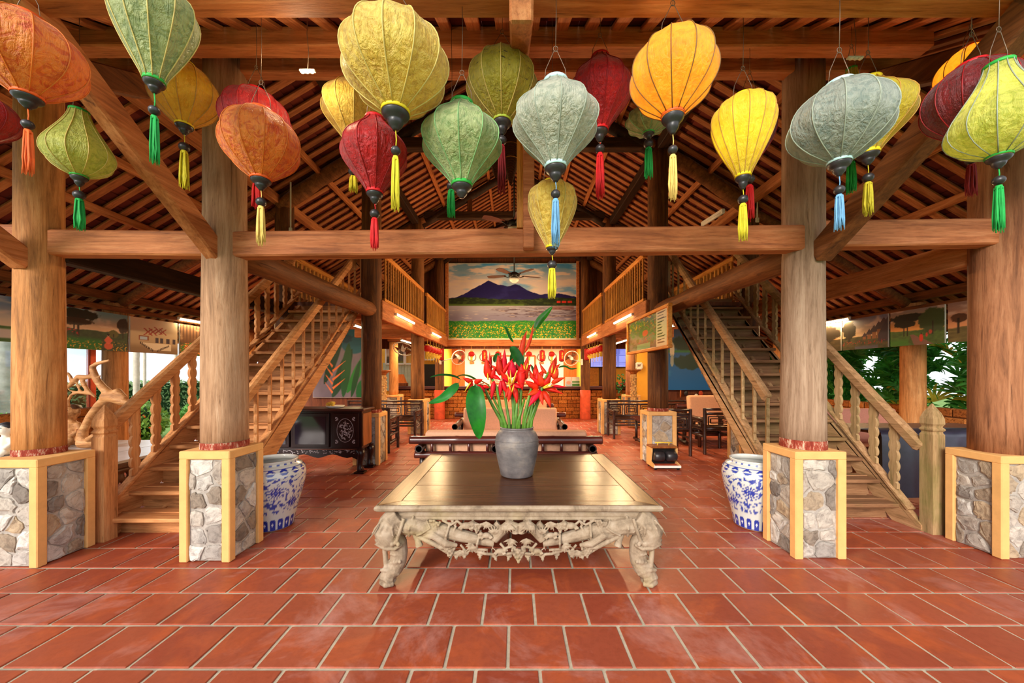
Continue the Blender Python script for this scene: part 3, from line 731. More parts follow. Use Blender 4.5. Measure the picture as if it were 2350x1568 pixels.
# legs: bulging knee, curved trunk, stick and turned-up foot
def leg(sx, sy):
    yb = TYF + .075 if sy < 0 else TYB - .075
    cx = (xa + .055) if sx < 0 else (xb - .055)
    m = MB(); q = lambda dx, z, dy=0: V(cx - sx * dx, yb + sy * dy, z)      # dx inwards
    m.tube([q(.085, .455), q(.055, .43), q(.02, .39, .01), q(-.005, .34, .02), q(.005, .29, .02), q(.03, .255, .01)], [.075, .085, .088, .084, .072, .05], 14)
    m.tube([q(.03, .31), q(.06, .26), q(.068, .2), q(.062, .15), q(.04, .11), q(.012, .08, .01), q(-.004, .055, .015), q(.0, .015, .012)], [.062, .06, .056, .056, .060, .058, .05, .055], 14)
    m.tube([q(.0, .03, .02), q(-.01, .015, .035)], [.05, .056], 12)
    m.tube([q(-.022, .285, .02), q(-.016, .22, .03), q(-.01, .15, .03), q(.0, .11, .03)], [.018, .017, .017, .022], 8)
    m.tube([q(-.042, .10, .03), q(.0, .115, .055), q(.05, .095, .05), q(.075, .07, .03)], [.011, .014, .014, .01], 8)
    m.tube([q(-.05, .055, .03), q(.0, .062, .062), q(.045, .045, .05)], [.01, .012, .01], 8)
    m.tube([q(-.045, .02, .03), q(.0, .02, .068), q(.05, .02, .05)], [.014, .016, .014], 8)
    m.tube([q(.12, .455, .07), q(.1, .38, .085), q(.075, .31, .075), q(.045, .275, .06)], .012, 8)
    m.tube([q(.1, .275, .045), q(.06, .255, .07), q(.0, .265, .08), q(-.04, .28, .07), q(-.065, .31, .05)], .012, 8)
    for a in range(4): m.tube([q(.07 - .03 * a, .45, .07), q(.05 - .035 * a, .40, .095), q(.06 - .05 * a, .34, .09)], [.003, .009, .002], 6)
    for a in range(3): m.tube([q(-.03, .35 - .02 * a, .085), q(-.055, .335 - .025 * a, .07), q(-.085, .33 - .03 * a, .03)], [.004, .009, .003], 6)
    for dx in (.045, .085): m.ell(q(dx, .29, .075), (.014, .014, .016), 8, 6)
    for dx in (.05, .07, .09): m.ell(q(dx, .165, .055), (.01, .01, .012), 8, 6)
    for z in (.16, .215): m.tube([q(.115, z, 0), q(.085, z - .005, .045), q(.06, z - .006, .056), q(.02, z - .002, .045)], .006, 6)
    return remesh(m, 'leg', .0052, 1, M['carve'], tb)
for sx in (-1, 1):
    for sy in (-1, 1): leg(sx, sy)
# front apron: bamboo stems, leaves, grapes and small animals fused into one openwork carving
rg = random.Random(5); m = MB(); ya = TYF + .058
def q(u, z, d=0.0): return V(TX + u, ya - d, z)      # u from the middle, d towards the viewer
def leafy(c, ang, L, wd, d=.02):
    a = V(math.cos(ang), 0, math.sin(ang)); m.tube([c, c + a * L * .4 + V(0, -.008, 0), c + a * L], [.004, wd, .0015], 6, flat=.6)
def grapes(u, z, n=14, r=.012):
    for i in range(n):
        row = int((math.sqrt(8 * i + 1) - 1) / 2); col = i - row * (row + 1) / 2
        m.ell(q(u + (col - row / 2) * r * 1.6 + rg.uniform(-.003, .003), z + row * r * 1.4 - r * 4, .03 + rg.uniform(0, .012)), (r, r, r), 8, 6)
def vine(pts, r=.007): m.tube([q(*p) for p in pts], r, 6)
for s in (-1, 1):
    # thick stem from the leg sinking to the middle
    m.tube([q(s * .86, .40), q(s * .70, .388), q(s * .56, .365), q(s * .46, .345), q(s * .36, .318), q(s * .26, .295), q(s * .16, .275)], [.062, .060, .054, .046, .040, .034, .028], 12)
    m.tube([q(s * .16, .30, .01), q(s * .10, .37, .02), q(s * .06, .405, .02), q(s * .02, .39, .02), q(s * .018, .345, .025)], [.030, .032, .031, .030, .024], 12)
    m.tube([q(s * .20, .31, .0), q(s * .17, .36, 0), q(s * .13, .405, 0)], [.018, .022, .02], 10)
    for u, z in ((.70, .388), (.46, .345), (.26, .295)): m.tube([q(s * u + .012 * k2, z + .066, .01) if k == 0 else (q(s * (u + .006), z, .064) if k == 1 else q(s * (u + .014), z - .062, .02)) for k, k2 in ((0, 1), (1, 0), (2, 0))], .009, 6)
    # climbing animals: body, head, limbs, tail
    def beast(u, z, k, dirn):
        m.ell(q(u, z, .03), (.052 * k, .032 * k, .03 * k), 10, 8); m.ell(q(u + dirn * .055 * k, z + .018 * k, .035), (.024 * k, .024 * k, .022 * k), 10, 8)
        m.ell(q(u + dirn * .08 * k, z + .012 * k, .035), (.014 * k, .013 * k, .011 * k), 8, 6)
        for du, dz in ((.03, -.045), (.045, -.03), (-.035, -.045), (-.05, -.03)): m.tube([q(u + dirn * du * k * .8, z, .03), q(u + dirn * du * k * 1.3, z + dz * k * .5, .045), q(u + dirn * (du * 1.5 + .01) * k, z + dz * k, .03)], [.013 * k, .011 * k, .009 * k], 7)
        m.tube([q(u - dirn * .05 * k, z, .02), q(u - dirn * .085 * k, z + .03 * k, .02), q(u - dirn * .1 * k, z + .0 * k, .02)], [.009 * k, .007 * k, .004], 6)
    m.tube([q(s * .62, .33, .02), q(s * .55, .345, .05), q(s * .47, .29, .05), q(s * .40, .27, .03)], [.018, .026, .024, .012], 10)
    m.tube([q(s * .68, .35, .01), q(s * .655, .30, .03), q(s * .645, .265, .03)], [.022, .02, .026], 10)
    m.tube([q(s * .66, .33, .03), q(s * .58, .30, .04), q(s * .50, .262, .04), q(s * .44, .258, .03)], [.012, .017, .017, .008], 8)
    beast(s * .34, .398, .72, -s); beast(s * .21, .335, .62, s); beast(s * .47, .272, .6, s)
    beast(s * .12, .232, .58, -s)
    grapes(s * .54, .405, 18, .0095); grapes(s * .27, .395, 15, .009); grapes(s * .445, .235, 15, .0095); 
    for c, a0 in (((s * .21, .425), -PI / 2), ((s * .05, .315), -PI / 2), ((s * .38, .24), -PI / 2), ((s * .30, .28), -PI / 2 + s * .4)):
        for k in range(7): leafy(q(c[0], c[1], .03), a0 + (k - 3) * .36 + rg.uniform(-.06, .06), rg.uniform(.05, .075), .009)
    for k in range(6): leafy(q(s * (.1 - .01 * k), .41, .05), -PI / 2 + s * (.2 - .3 * k) * .6, .06, .008)
    for k in range(5): leafy(q(s * .155, .345, .035), PI / 2 + s * (k - 2) * .4, .055, .01)
    vine([(s * .60, .43, .02), (s * .57, .39, .05), (s * .62, .36, .06), (s * .66, .34, .05)], .006)
    vine([(s * .50, .425, .01), (s * .44, .40, .02), (s * .40, .425, .02), (s * .36, .40, .03), (s * .30, .42, .02), (s * .24, .39, .02), (s * .2, .41, .02)], .009)
    vine([(s * .44, .425, .0), (s * .41, .385, .015), (s * .43, .35, .03)], .01)
    vine([(s * .52, .25, .02), (s * .47, .225, .03), (s * .38, .222, .02), (s * .30, .235, .02), (s * .22, .215, .03), (s * .14, .205, .02), (s * .07, .215, .03), (s * .0, .225, .03)], .01)
    vine([(s * .38, .27, .02), (s * .34, .225, .02), (s * .27, .245, .03), (s * .2, .235, .02)], .009)
    vine([(s * .12, .28, .02), (s * .09, .25, .03), (s * .045, .265, .03), (s * .02, .25, .02)], .010)
    for c in ((s * .345, .215), (s * .25, .21), (s * .155, .2), (s * .41, .21), (s * .06, .2)):
        m.ell(q(c[0], c[1], .025), (.022, .010, .016), 8, 6); leafy(q(c[0], c[1], .03), -PI / 2 + rg.uniform(-.8, .8), .04, .012)
    for k in range(3): m.tube([q(s * (.80 + .02 * k), .44, .055), q(s * (.77 + .03 * k), .39, .065), q(s * (.74 + .02 * k), .36, .055)], [.002, .006, .002], 5)
grapes(0, .21, 21, .0105)
m.tube([q(-.86, .436), q(.86, .436)], .014, 8)
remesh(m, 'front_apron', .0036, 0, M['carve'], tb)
for sx, nm in ((-1, 'side_apron'), (1, 'side_apron')):
    m = MB(); x = (xa + .06) if sx < 0 else (xb - .06); n = 20; pts = []
    for i in range(n + 1): pts.append(V(x, TYF + .12 + (TYB - TYF - .24) * i / n, .33 - .06 * math.sin(PI * i / n) + .012 * math.cos(i * 2.1)))
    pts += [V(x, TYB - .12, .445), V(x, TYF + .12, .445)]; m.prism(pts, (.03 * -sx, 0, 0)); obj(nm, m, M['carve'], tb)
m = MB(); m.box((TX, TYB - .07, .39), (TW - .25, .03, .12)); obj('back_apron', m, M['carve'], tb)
# ------------------------------------------------------------------ vase and red heliconias
VX, VY = PX(1186, 3.07), 3.07
def clay():
    t = NT('grey_clay'); v = t.coord('Object', (1, 1, 5)); n = t.noise(v, 5, 6, .7, .4); n2 = t.noise(t.coord('Object'), 7, 5, .65)
    c = t.ramp(n2, [(.3, rgb(84, 78, 78)), (.55, rgb(112, 104, 102)), (.75, rgb(140, 126, 114))])
    c = t.mix(c, t.ramp(n, [(.35, (.7, .68, .68, 1)), (.6, (1, 1, 1, 1))]), .7, 'MULTIPLY'); t.bump(n, .35, .006); return t.fin(c, .5, 0, .45)
M['clay'] = clay()
vs_ = thing('clay_vase', 'grey unglazed clay vase with throwing rings standing on the carved table', 'vase', (VX, VY, TZ))
m = MB(); pr = [(.0, .004), (.128, .004), (.136, .012), (.146, .06), (.160, .12), (.174, .19), (.182, .25), (.182, .29), (.174, .33), (.158, .362), (.142, .380), (.134, .388), (.140, .396), (.142, .404), (.134, .408), (.122, .402), (.120, .38), (.135, .34), (.15, .28)]
m.lathe(pr, 48, (VX, VY, TZ)); obj('body', m, M['clay'], vs_)
m = MB()
for z in (.262, .30): m.lathe([(.1815, z), (.185, z + .003), (.1815, z + .006)], 48, (VX, VY, TZ))
obj('throwing_ring', m, M['clay'], vs_)
def bract_mat():
    t = NT('red_bract'); g = t.coord('Generated'); sp = t.nd('ShaderNodeSeparateXYZ'); t.l(g, sp.inputs[0])
    n = t.noise(t.coord('Object'), 20, 3); c = t.ramp(n, [(.3, rgb(168, 10, 4)), (.7, rgb(214, 32, 14))]); c = t.jitter(c, .14, .008)
    return t.fin(c, .5, 0, .2)
M['bract'] = bract_mat(); M['bract_tip'] = plain('yellow_floret', (240, 190, 50), .45, 0, .4, .1, 20, 0)
def leafmat(name, lo, hi, rough=.32):
    t = NT(name); n = t.noise(t.coord('Object', (1, 1, 1)), 9, 4, .6); c = t.ramp(n, [(.3, rgb(*lo)), (.7, rgb(*hi))]); c = t.jitter(c, .18, .012)
    tr = t.nd('ShaderNodeBsdfTranslucent'); t.l(c, tr.inputs[0]); mx = t.nd('ShaderNodeMixShader'); mx.inputs[0].default_value = .22
    t.fin(c, rough, 0, .3); t.l(t.b.outputs[0], mx.inputs[1]); t.l(tr.outputs[0], mx.inputs[2]); t.l(mx.outputs[0], t.out.inputs[0]); return t.m
M['leaf'] = leafmat('heliconia_leaf', (10, 78, 14), (30, 128, 26)); M['leaf_dark'] = leafmat('dark_leaf', (18, 62, 22), (40, 104, 40)); M['stalk'] = plain('green_stalk', (84, 124, 40), .45, 0, .4, .3, 14, .2, .15)
M['twig'] = plain('reddish_twig', (168, 92, 46), .5, 0, .4, .2, 20, .1)
def leaf_mesh(path, wd, up, nseg=14, cup=.15):
    """blade along path (list of points) with half width wd, midrib crease"""
    pts = [Vector(p) for p in path]; out = []; up = Vector(up)
    def at(f):
        f = f * (len(pts) - 1); i = min(int(f), len(pts) - 2); f -= i
        p0 = pts[max(i - 1, 0)]; p1 = pts[i]; p2 = pts[i + 1]; p3 = pts[min(i + 2, len(pts) - 1)]
        return .5 * ((2 * p1) + (p2 - p0) * f + (2 * p0 - 5 * p1 + 4 * p2 - p3) * f * f + (3 * p1 - p0 - 3 * p2 + p3) * f ** 3)
    vs = []; fs = []
    for i in range(nseg + 1):
        f = i / nseg; p = at(f); t = (at(min(1, f + .02)) - at(max(0, f - .02))).normalized(); b = t.cross(up).normalized(); n = b.cross(t)
        w_ = wd * (max(0.0, math.sin(PI * min(1, f * 1.0) ** .8)) ** .7) if 0 < i < nseg else .002
        for k in (-1, -.55, 0, .55, 1): vs.append(p + b * w_ * k + n * (abs(k) * w_ * cup + (.003 if k else -.002)))
    for i in range(nseg):
        for k in range(4): fs.append((i * 5 + k, i * 5 + k + 1, i * 5 + 6 + k, i * 5 + 5 + k))
    m = MB(); m.add(vs, fs, True); return m
def pp(px, py, dy=0.0): return P(px, py, VY + dy)
def stem(label, pts, r, tips=(), leaves=(), florets=(), name='heliconia_stem'):
    """tips: (px0,py0,px1,py1,dy,width); leaves: (pts, half width, up)"""
    s0 = pp(*pts[0]); t = thing(name, label, 'flower', s0, 'heliconia stems in the clay vase')
    m = MB(); n = len(pts); m.tube([pp(*p) for p in pts], [r * 1.2 * (1.1 - .45 * i / (n - 1)) for i in range(n)], 8); obj('stalk', m, M['stalk'], t)
    for (a, b, c, d, dy, w_) in tips:
        p, q2 = pp(a, b, dy * .4), pp(c, d, dy); m = MB(); q2 = p + (q2 - p) * 1.1; ax = q2 - p
        side = ax.cross(V(0, 1, 0)).normalized(); bend = side * ax.length * R.uniform(-.06, .06)
        m.tube([p, p + ax * .12 + bend * .4, p + ax * .3 + bend, p + ax * .55 + bend * 1.1, p + ax * .8 + bend * .6, q2], [w_ * .6, w_ * 1.5, w_ * 1.85, w_ * 1.55, w_ * .8, .0008], 8, flat=.7); obj('bract', m, M['bract'], t)
    for (a, b, c, d, dy) in florets:
        m = MB(); m.tube([pp(a, b, dy), pp((a + c) / 2, (b + d) / 2, dy - .01), pp(c, d, dy)], [.006, .006, .0015], 6); obj('floret', m, M['bract_tip'], t)
    for (lp, w_, up, mt) in leaves:
        m = leaf_mesh([pp(*p) for p in lp], w_, up); obj('leaf', m, M[mt], t)
    return t
B = 985
stem('leftmost heliconia stalk bending low over the vase rim under the two left leaves', [(1158, B + 40), (1150, B - 20), (1130, 930), (1112, 893), (1090, 880)], .013,
     [(1085, 878, 1064, 868, -.05, .014), (1085, 880, 1072, 893, -.06, .012), (1095, 884, 1112, 898, -.06, .015), (1100, 886, 1080, 897, -.05, .014), (1090, 880, 1106, 872, -.05, .013), (1108, 888, 1122, 890, -.03, .014)], (), [(1080, 878, 1066, 900, -.06)])
stem('arching twig of three big green leaves hanging left of the vase', [(1160, B + 40), (1152, B - 30), (1128, 905), (1120, 882)], .010, (),
     [([(1056, 871, -.03), (1038, 864, -.05), (1010, 862, -.07), (987, 867, -.08)], .026, (0, -.4, 1), 'leaf_dark'), ([(1103, 880, 0), (1080, 866, .02), (1060, 862, .03), (1046, 867, .03)], .02, (0, -.3, 1), 'leaf_dark'),
      ([(1052, 880, -.05), (1036, 897, -.08), (1014, 915, -.1), (984, 926, -.12)], .038, (.45, -1, .5), 'leaf'),
      ([(1092, 884, -.10), (1091, 920, -.15), (1096, 965, -.17), (1100, 1008, -.16)], .078, (.15, -1, .1), 'leaf')], name='leafy_twig')
m = MB(); m.tube([pp(1122, 884, 0), pp(1102, 873, -.02), pp(1075, 870, -.03), pp(1056, 871, -.03)], [.006, .006, .005, .004], 7); o = obj('twig', m, M['twig'], C.objects['leafy_twig'])
m = MB(); m.tube([pp(1056, 871, -.03), pp(1052, 880, -.05)], .004, 6); m.tube([pp(1110, 880, -.02), pp(1092, 884, -.1)], .004, 6); obj('twig', m, M['twig'], C.objects['leafy_twig'])
stem('heliconia with two tall closed red buds left of the bunch', [(1165, B + 40), (1160, B - 10), (1148, 935), (1140, 890), (1128, 868), (1121, 858)], .012,
     [(1120, 868, 1116, 824, -.03, .019), (1126, 864, 1124, 812, .0, .009), (1128, 870, 1136, 846, -.02, .014), (1130, 862, 1148, 872, -.03, .011), (1134, 875, 1128, 915, -.03, .012), (1124, 860, 1128, 822, .02, .012)], (), [(1120, 872, 1119, 856, -.045)])
stem('heliconia with upright red buds and long side bracts above the vase rim', [(1170, B + 40), (1168, B - 20), (1162, 930), (1155, 880), (1150, 850)], .011,
     [(1148, 862, 1143, 818, -.02, .017), (1150, 855, 1150, 812, .01, .012), (1156, 858, 1158, 806, .0, .014), (1150, 858, 1124, 838, .01, .009), (1152, 862, 1176, 826, -.02, .010), (1154, 872, 1165, 905, -.03, .012), (1150, 874, 1146, 910, 0, .011)], (), ())
stem('central heliconia with fat red bud and yellow florets', [(1180, B + 40), (1180, B - 20), (1177, 930), (1174, 890)], .012,
     [(1172, 866, 1174, 830, -.05, .022), (1170, 876, 1150, 852, -.06, .013), (1172, 876, 1152, 868, -.05, .012), (1180, 876, 1204, 852, -.05, .013), (1176, 884, 1168, 920, -.06, .013), (1180, 886, 1186, 924, -.05, .014), (1170, 888, 1160, 912, -.06, .010), (1178, 880, 1195, 890, -.06, .013)], (),
     [(1170, 880, 1164, 856, -.07), (1173, 880, 1171, 850, -.08), (1177, 880, 1186, 850, -.07), (1175, 900, 1180, 882, -.08), (1172, 896, 1166, 876, -.08)])
stem('tallest heliconia with red bud pointing up to a rolled green leaf', [(1190, B + 40), (1192, B - 20), (1196, 900), (1200, 830), (1205, 780)], .011,
     [(1196, 822, 1208, 764, .0, .015), (1202, 812, 1222, 750, .0, .008), (1200, 870, 1196, 836, -.03, .021), (1198, 846, 1199, 892, -.05, .022), (1206, 872, 1212, 820, -.02, .016), (1204, 858, 1218, 838, -.02, .013)],
     [([(1228, 756, 0), (1238, 738, .0), (1252, 722, 0), (1268, 704, 0)], .034, (-.3, -1, .3), 'leaf'), ([(1178, 786, .02), (1170, 774, 0), (1162, 756, -.02), (1158, 748, -.02)], .012, (.2, -1, .2), 'leaf'),
      ([(1172, 796, -.02), (1182, 810, -.03), (1192, 830, -.04), (1196, 842, -.03)], .045, (.3, -1, .5), 'leaf_dark'), ([(1184, 806, .04), (1178, 820, .05), (1172, 836, .05)], .034, (.4, -1, .2), 'leaf_dark')], [(1204, 850, 1202, 834, -.03), (1208, 848, 1212, 832, -.03)])
m = MB(); m.tube([pp(1214, 780, 0), pp(1221, 768, 0), pp(1229, 754, 0)], [.005, .004, .005], 6); obj('leaf_stalk', m, M['twig'], C.objects['heliconia_stem.004'])
stem('heliconia behind the tall bud with a dark folded leaf', [(1176, B + 40), (1178, B - 30), (1182, 900), (1184, 846)], .010,
     [(1186, 850, 1188, 826, .04, .014), (1190, 856, 1204, 838, .03, .010), (1186, 866, 1176, 884, .02, .012)], [([(1146, 812, .06), (1138, 822, .06), (1134, 832, .06)], .026, (.3, -1, .2), 'leaf_dark')], [(1188, 858, 1192, 842, .01)])
stem('right heliconia with a star of spread red bracts', [(1210, B + 40), (1212, B - 10), (1220, 940), (1228, 905), (1234, 892)], .012,
     [(1236, 892, 1206, 874, -.05, .017), (1236, 894, 1214, 906, -.07, .017), (1240, 896, 1216, 930, -.08, .017), (1246, 898, 1262, 934, -.07, .016), (1244, 888, 1236, 858, -.04, .016), (1248, 886, 1262, 862, -.04, .016), (1250, 892, 1290, 904, -.06, .014), (1242, 898, 1246, 928, -.08, .012), (1240, 886, 1222, 868, -.03, .013), (1232, 885, 1234, 852, .0, .015)], (),
     [(1248, 892, 1272, 884, -.07), (1248, 890, 1262, 888, -.08), (1246, 890, 1266, 878, -.07)])
stem('upper right heliconia with upright buds', [(1215, B + 40), (1220, B - 20), (1236, 920), (1250, 870), (1262, 850)], .011,
     [(1262, 862, 1272, 826, .0, .016), (1266, 850, 1276, 820, .02, .012), (1258, 868, 1284, 838, .0, .013), (1270, 870, 1280, 848, -.02, .016), (1266, 880, 1294, 868, -.02, .012), (1264, 884, 1298, 888, -.03, .010), (1254, 858, 1240, 836, .03, .009), (1270, 890, 1282, 902, -.03, .009)],
     [([(1282, 844, .02), (1296, 842, .02), (1310, 848, .02), (1324, 846, .02)], .017, (.2, -.6, 1), 'leaf_dark')], [(1266, 856, 1268, 838, -.02), (1270, 862, 1276, 844, -.02)])
stem('heliconia on the far right side of the bunch with dark bracts', [(1202, B + 40), (1206, B - 20), (1224, 910), (1232, 865)], .010,
     [(1232, 866, 1230, 838, .03, .015), (1236, 870, 1248, 850, .03, .013), (1226, 872, 1216, 850, .03, .010)], [([(1226, 858, .02), (1222, 846, .02), (1219, 838, .02)], .012, (.2, -1, .1), 'leaf_dark')], ())
for k, (a, b) in enumerate((((1182, 1020), (1204, 915)), ((1196, 1020), (1222, 880)), ((1186, 1020), (1190, 890)), ((1206, 1020), (1240, 900)))):
    m = MB(); m.tube([pp(*a, .02), pp((a[0] + b[0]) / 2 - 4, (a[1] + b[1]) / 2, .0), pp(*b, -.02)], [.016, .015, .009], 8)
    top('cut_stalk', m, M['stalk'], ['thick light green cut stalk rising from the middle of the vase', 'green cut stalk leaning right among the flowers', 'upright green cut stalk at the back of the vase', 'pale striped cut stalk at the right of the vase'][k], 'stalk', None, None, pp(*a, .02))
# ------------------------------------------------------------------ silk lanterns
def silk(name, lo, hi, pat=.5, trans=.35, worn=None):
    t = NT(name); v = t.coord('Object', (1, 1, 1)); n1 = t.noise(v, 24, 4, .55, 1.6); n2 = t.noise(v, 7, 5, .65, .4); wv = t.nd('ShaderNodeTexWave', wave_type='RINGS')
    wv.inputs['Scale'].default_value = 9; wv.inputs['Distortion'].default_value = 9; wv.inputs['Detail'].default_value = 2; t.l(v, wv.inputs['Vector'])
    c = t.mix(rgb(*lo), rgb(*hi), t.ramp(n1, [(.42, (0, 0, 0, 1)), (.5, (1, 1, 1, 1))]))
    c2 = t.mix(rgb(*lo), rgb(*hi), t.ramp(n2, [(.3, (0, 0, 0, 1)), (.7, (1, 1, 1, 1))])); c = t.mix(c2, c, pat)
    c = t.mix(c, t.ramp(wv.outputs['Fac'], [(.3, (.8, .8, .8, 1)), (.6, (1, 1, 1, 1))]), pat * .7, 'MULTIPLY')
    if worn:
        wn = t.noise(t.coord('Object', (1, 1, 3.5)), 18, 3, .6); c = t.mix(c, rgb(*worn), t.ramp(wn, [(.63, (0, 0, 0, 1)), (.67, (.9, .9, .9, 1))]))
    cr = t.noise(t.coord('Object', (6, 6, 1)), 6, 4, .7, .6)
    ml = t.nd('ShaderNodeMath', operation='ADD'); t.l(cr, ml.inputs[0]); m2 = t.nd('ShaderNodeMath', operation='MULTIPLY'); m2.inputs[1].default_value = .5; t.l(n1, m2.inputs[0]); t.l(m2.outputs[0], ml.inputs[1])
    bn = t.bump(ml.outputs[0], .85, .02)
    t.fin(c, .42, 0, .4); t.b.inputs['Sheen Weight'].default_value = .25
    tr = t.nd('ShaderNodeBsdfTranslucent'); t.l(c, tr.inputs[0]); mx = t.nd('ShaderNodeMixShader'); mx.inputs[0].default_value = trans
    t.l(t.b.outputs[0], mx.inputs[1]); t.l(tr.outputs[0], mx.inputs[2]); t.l(mx.outputs[0], t.out.inputs[0]); return t.m
def cloth(name, col, rough=.5): return plain(name, col, rough, 0, .4, .18, 14, .1)
SILK = {'orange': silk('orange_silk', (206, 74, 12), (250, 156, 56)), 'sage': silk('sage_silk', (124, 142, 84), (192, 196, 130)), 'lime': silk('lime_silk', (162, 172, 56), (220, 218, 108), .45, .45),
        'yellow': silk('yellow_silk', (204, 160, 44), (246, 216, 100)), 'gold': silk('gold_silk', (232, 168, 28), (255, 214, 66), .3, .45), 'red': silk('red_silk', (152, 8, 12), (214, 24, 28), .35),
        'green': silk('pale_green_silk', (128, 160, 92), (196, 204, 142)), 'olive': silk('olive_silk', (156, 146, 28), (202, 188, 60), .4, .4, (60, 44, 20)), 'grey': silk('silver_silk', (156, 166, 146), (208, 206, 184)),
        'blue': silk('bluegrey_silk', (128, 142, 132), (176, 180, 164)), 'lit_orange': silk('lit_orange_silk', (220, 130, 24), (250, 176, 48), .25, .55), 'lit_yellow': silk('lit_yellow_silk', (206, 186, 36), (244, 224, 72), .25, .55), 'dark_red': silk('dark_red_silk', (90, 8, 12), (134, 14, 20), .3, .25)}
RING = {k: cloth('ring_' + k, c) for k, c in {'orange': (232, 92, 28), 'green': (44, 160, 60), 'yellow': (232, 204, 30), 'red': (214, 30, 36), 'blue': (176, 208, 208), 'lime': (170, 190, 60)}.items()}
TASS = {k: cloth('tassel_' + k, c, .7) for k, c in {'orange': (236, 104, 40), 'green': (28, 160, 72), 'yellow': (214, 198, 40), 'red': (206, 24, 28), 'gold': (232, 196, 104), 'blue': (110, 164, 204), 'dred': (128, 8, 16), 'olive': (188, 172, 36)}.items()}
RIB = {k: cloth('rib_' + k, c) for k, c in {'pale': (206, 182, 100), 'tan': (186, 140, 60), 'red': (150, 18, 22), 'orange': (212, 110, 28), 'dark': (120, 84, 34), 'green': (126, 172, 110), 'grey': (150, 158, 140)}.items()}
PROF = {
 'onion': [(0, .24), (.05, .30), (.15, .47), (.3, .76), (.42, .94), (.52, 1), (.62, .97), (.74, .80), (.86, .52), (.95, .33), (1, .27)],
 'globe': [(0, .25), (.05, .36), (.14, .58), (.28, .84), (.42, .97), (.54, 1), (.66, .96), (.78, .84), (.88, .66), (.95, .46), (1, .30)],
 'garlic': [(0, .24), (.03, .38), (.08, .60), (.16, .84), (.25, .97), (.33, 1), (.43, .94), (.58, .74), (.75, .50), (.9, .33), (1, .27)],
 'drop': [(0, .24), (.06, .30), (.2, .50), (.38, .74), (.55, .92), (.68, 1), (.78, .99), (.87, .88), (.94, .66), (1, .36)],
 'disc': [(0, .22), (.05, .36), (.15, .64), (.3, .9), (.44, 1), (.58, .98), (.74, .84), (.88, .58), (.96, .36), (1, .26)]}
def spline(pr, f):
    for i in range(len(pr) - 1):
        if pr[i][0] <= f <= pr[i + 1][0]:
            p0, p1, p2, p3 = pr[max(i - 1, 0)], pr[i], pr[i + 1], pr[min(i + 2, len(pr) - 1)]
            t = (f - p1[0]) / (p2[0] - p1[0]); m1 = (p2[1] - p0[1]) / max(1e-6, p2[0] - p0[0]) * (p2[0] - p1[0]); m2 = (p3[1] - p1[1]) / max(1e-6, p3[0] - p1[0]) * (p2[0] - p1[0])
            return (2 * t ** 3 - 3 * t ** 2 + 1) * p1[1] + (t ** 3 - 2 * t ** 2 + t) * m1 + (-2 * t ** 3 + 3 * t ** 2) * p2[1] + (t ** 3 - t ** 2) * m2
    return pr[-1][1]
def tassel_mesh(Lt, r, seed):
    """cord, knot and a bundle of separate threads"""
    rg = random.Random(seed); m = MB(); n = 26
    m.tube([V(0, 0, -.004), V(0, 0, -Lt * .1)], [r * .7, r * .85], 10)
    for k in range(n):
        a = 2 * PI * k / n + rg.uniform(-.2, .2); q = r * math.sqrt((k % 5 + .6) / 5); b = rg.uniform(-.25, .25); l = Lt * rg.uniform(.9, 1.04)
        m.tube([V(q * .8 * math.cos(a), q * .8 * math.sin(a), -Lt * .05), V(q * math.cos(a), q * math.sin(a), -l * .35), V(q * 1.15 * math.cos(a + b), q * 1.15 * math.sin(a + b), -l * .7), V(q * 1.2 * math.cos(a - b), q * 1.2 * math.sin(a - b), -l)], [r * .2, r * .23, r * .21, r * .1], 4)
    return m
CAPM = [(.0, .0), (.9, .0), (1, -.05), (1, -.13), (.93, -.2), (.92, -.24), (.78, -.34), (.62, -.44), (.56, -.5), (.57, -.56), (.5, -.7), (.36, -.84), (.26, -.92), (.22, -1.0), (.0, -1.0)]
def roof_z(y): return zf(y) if y < 2.95 else 4.4
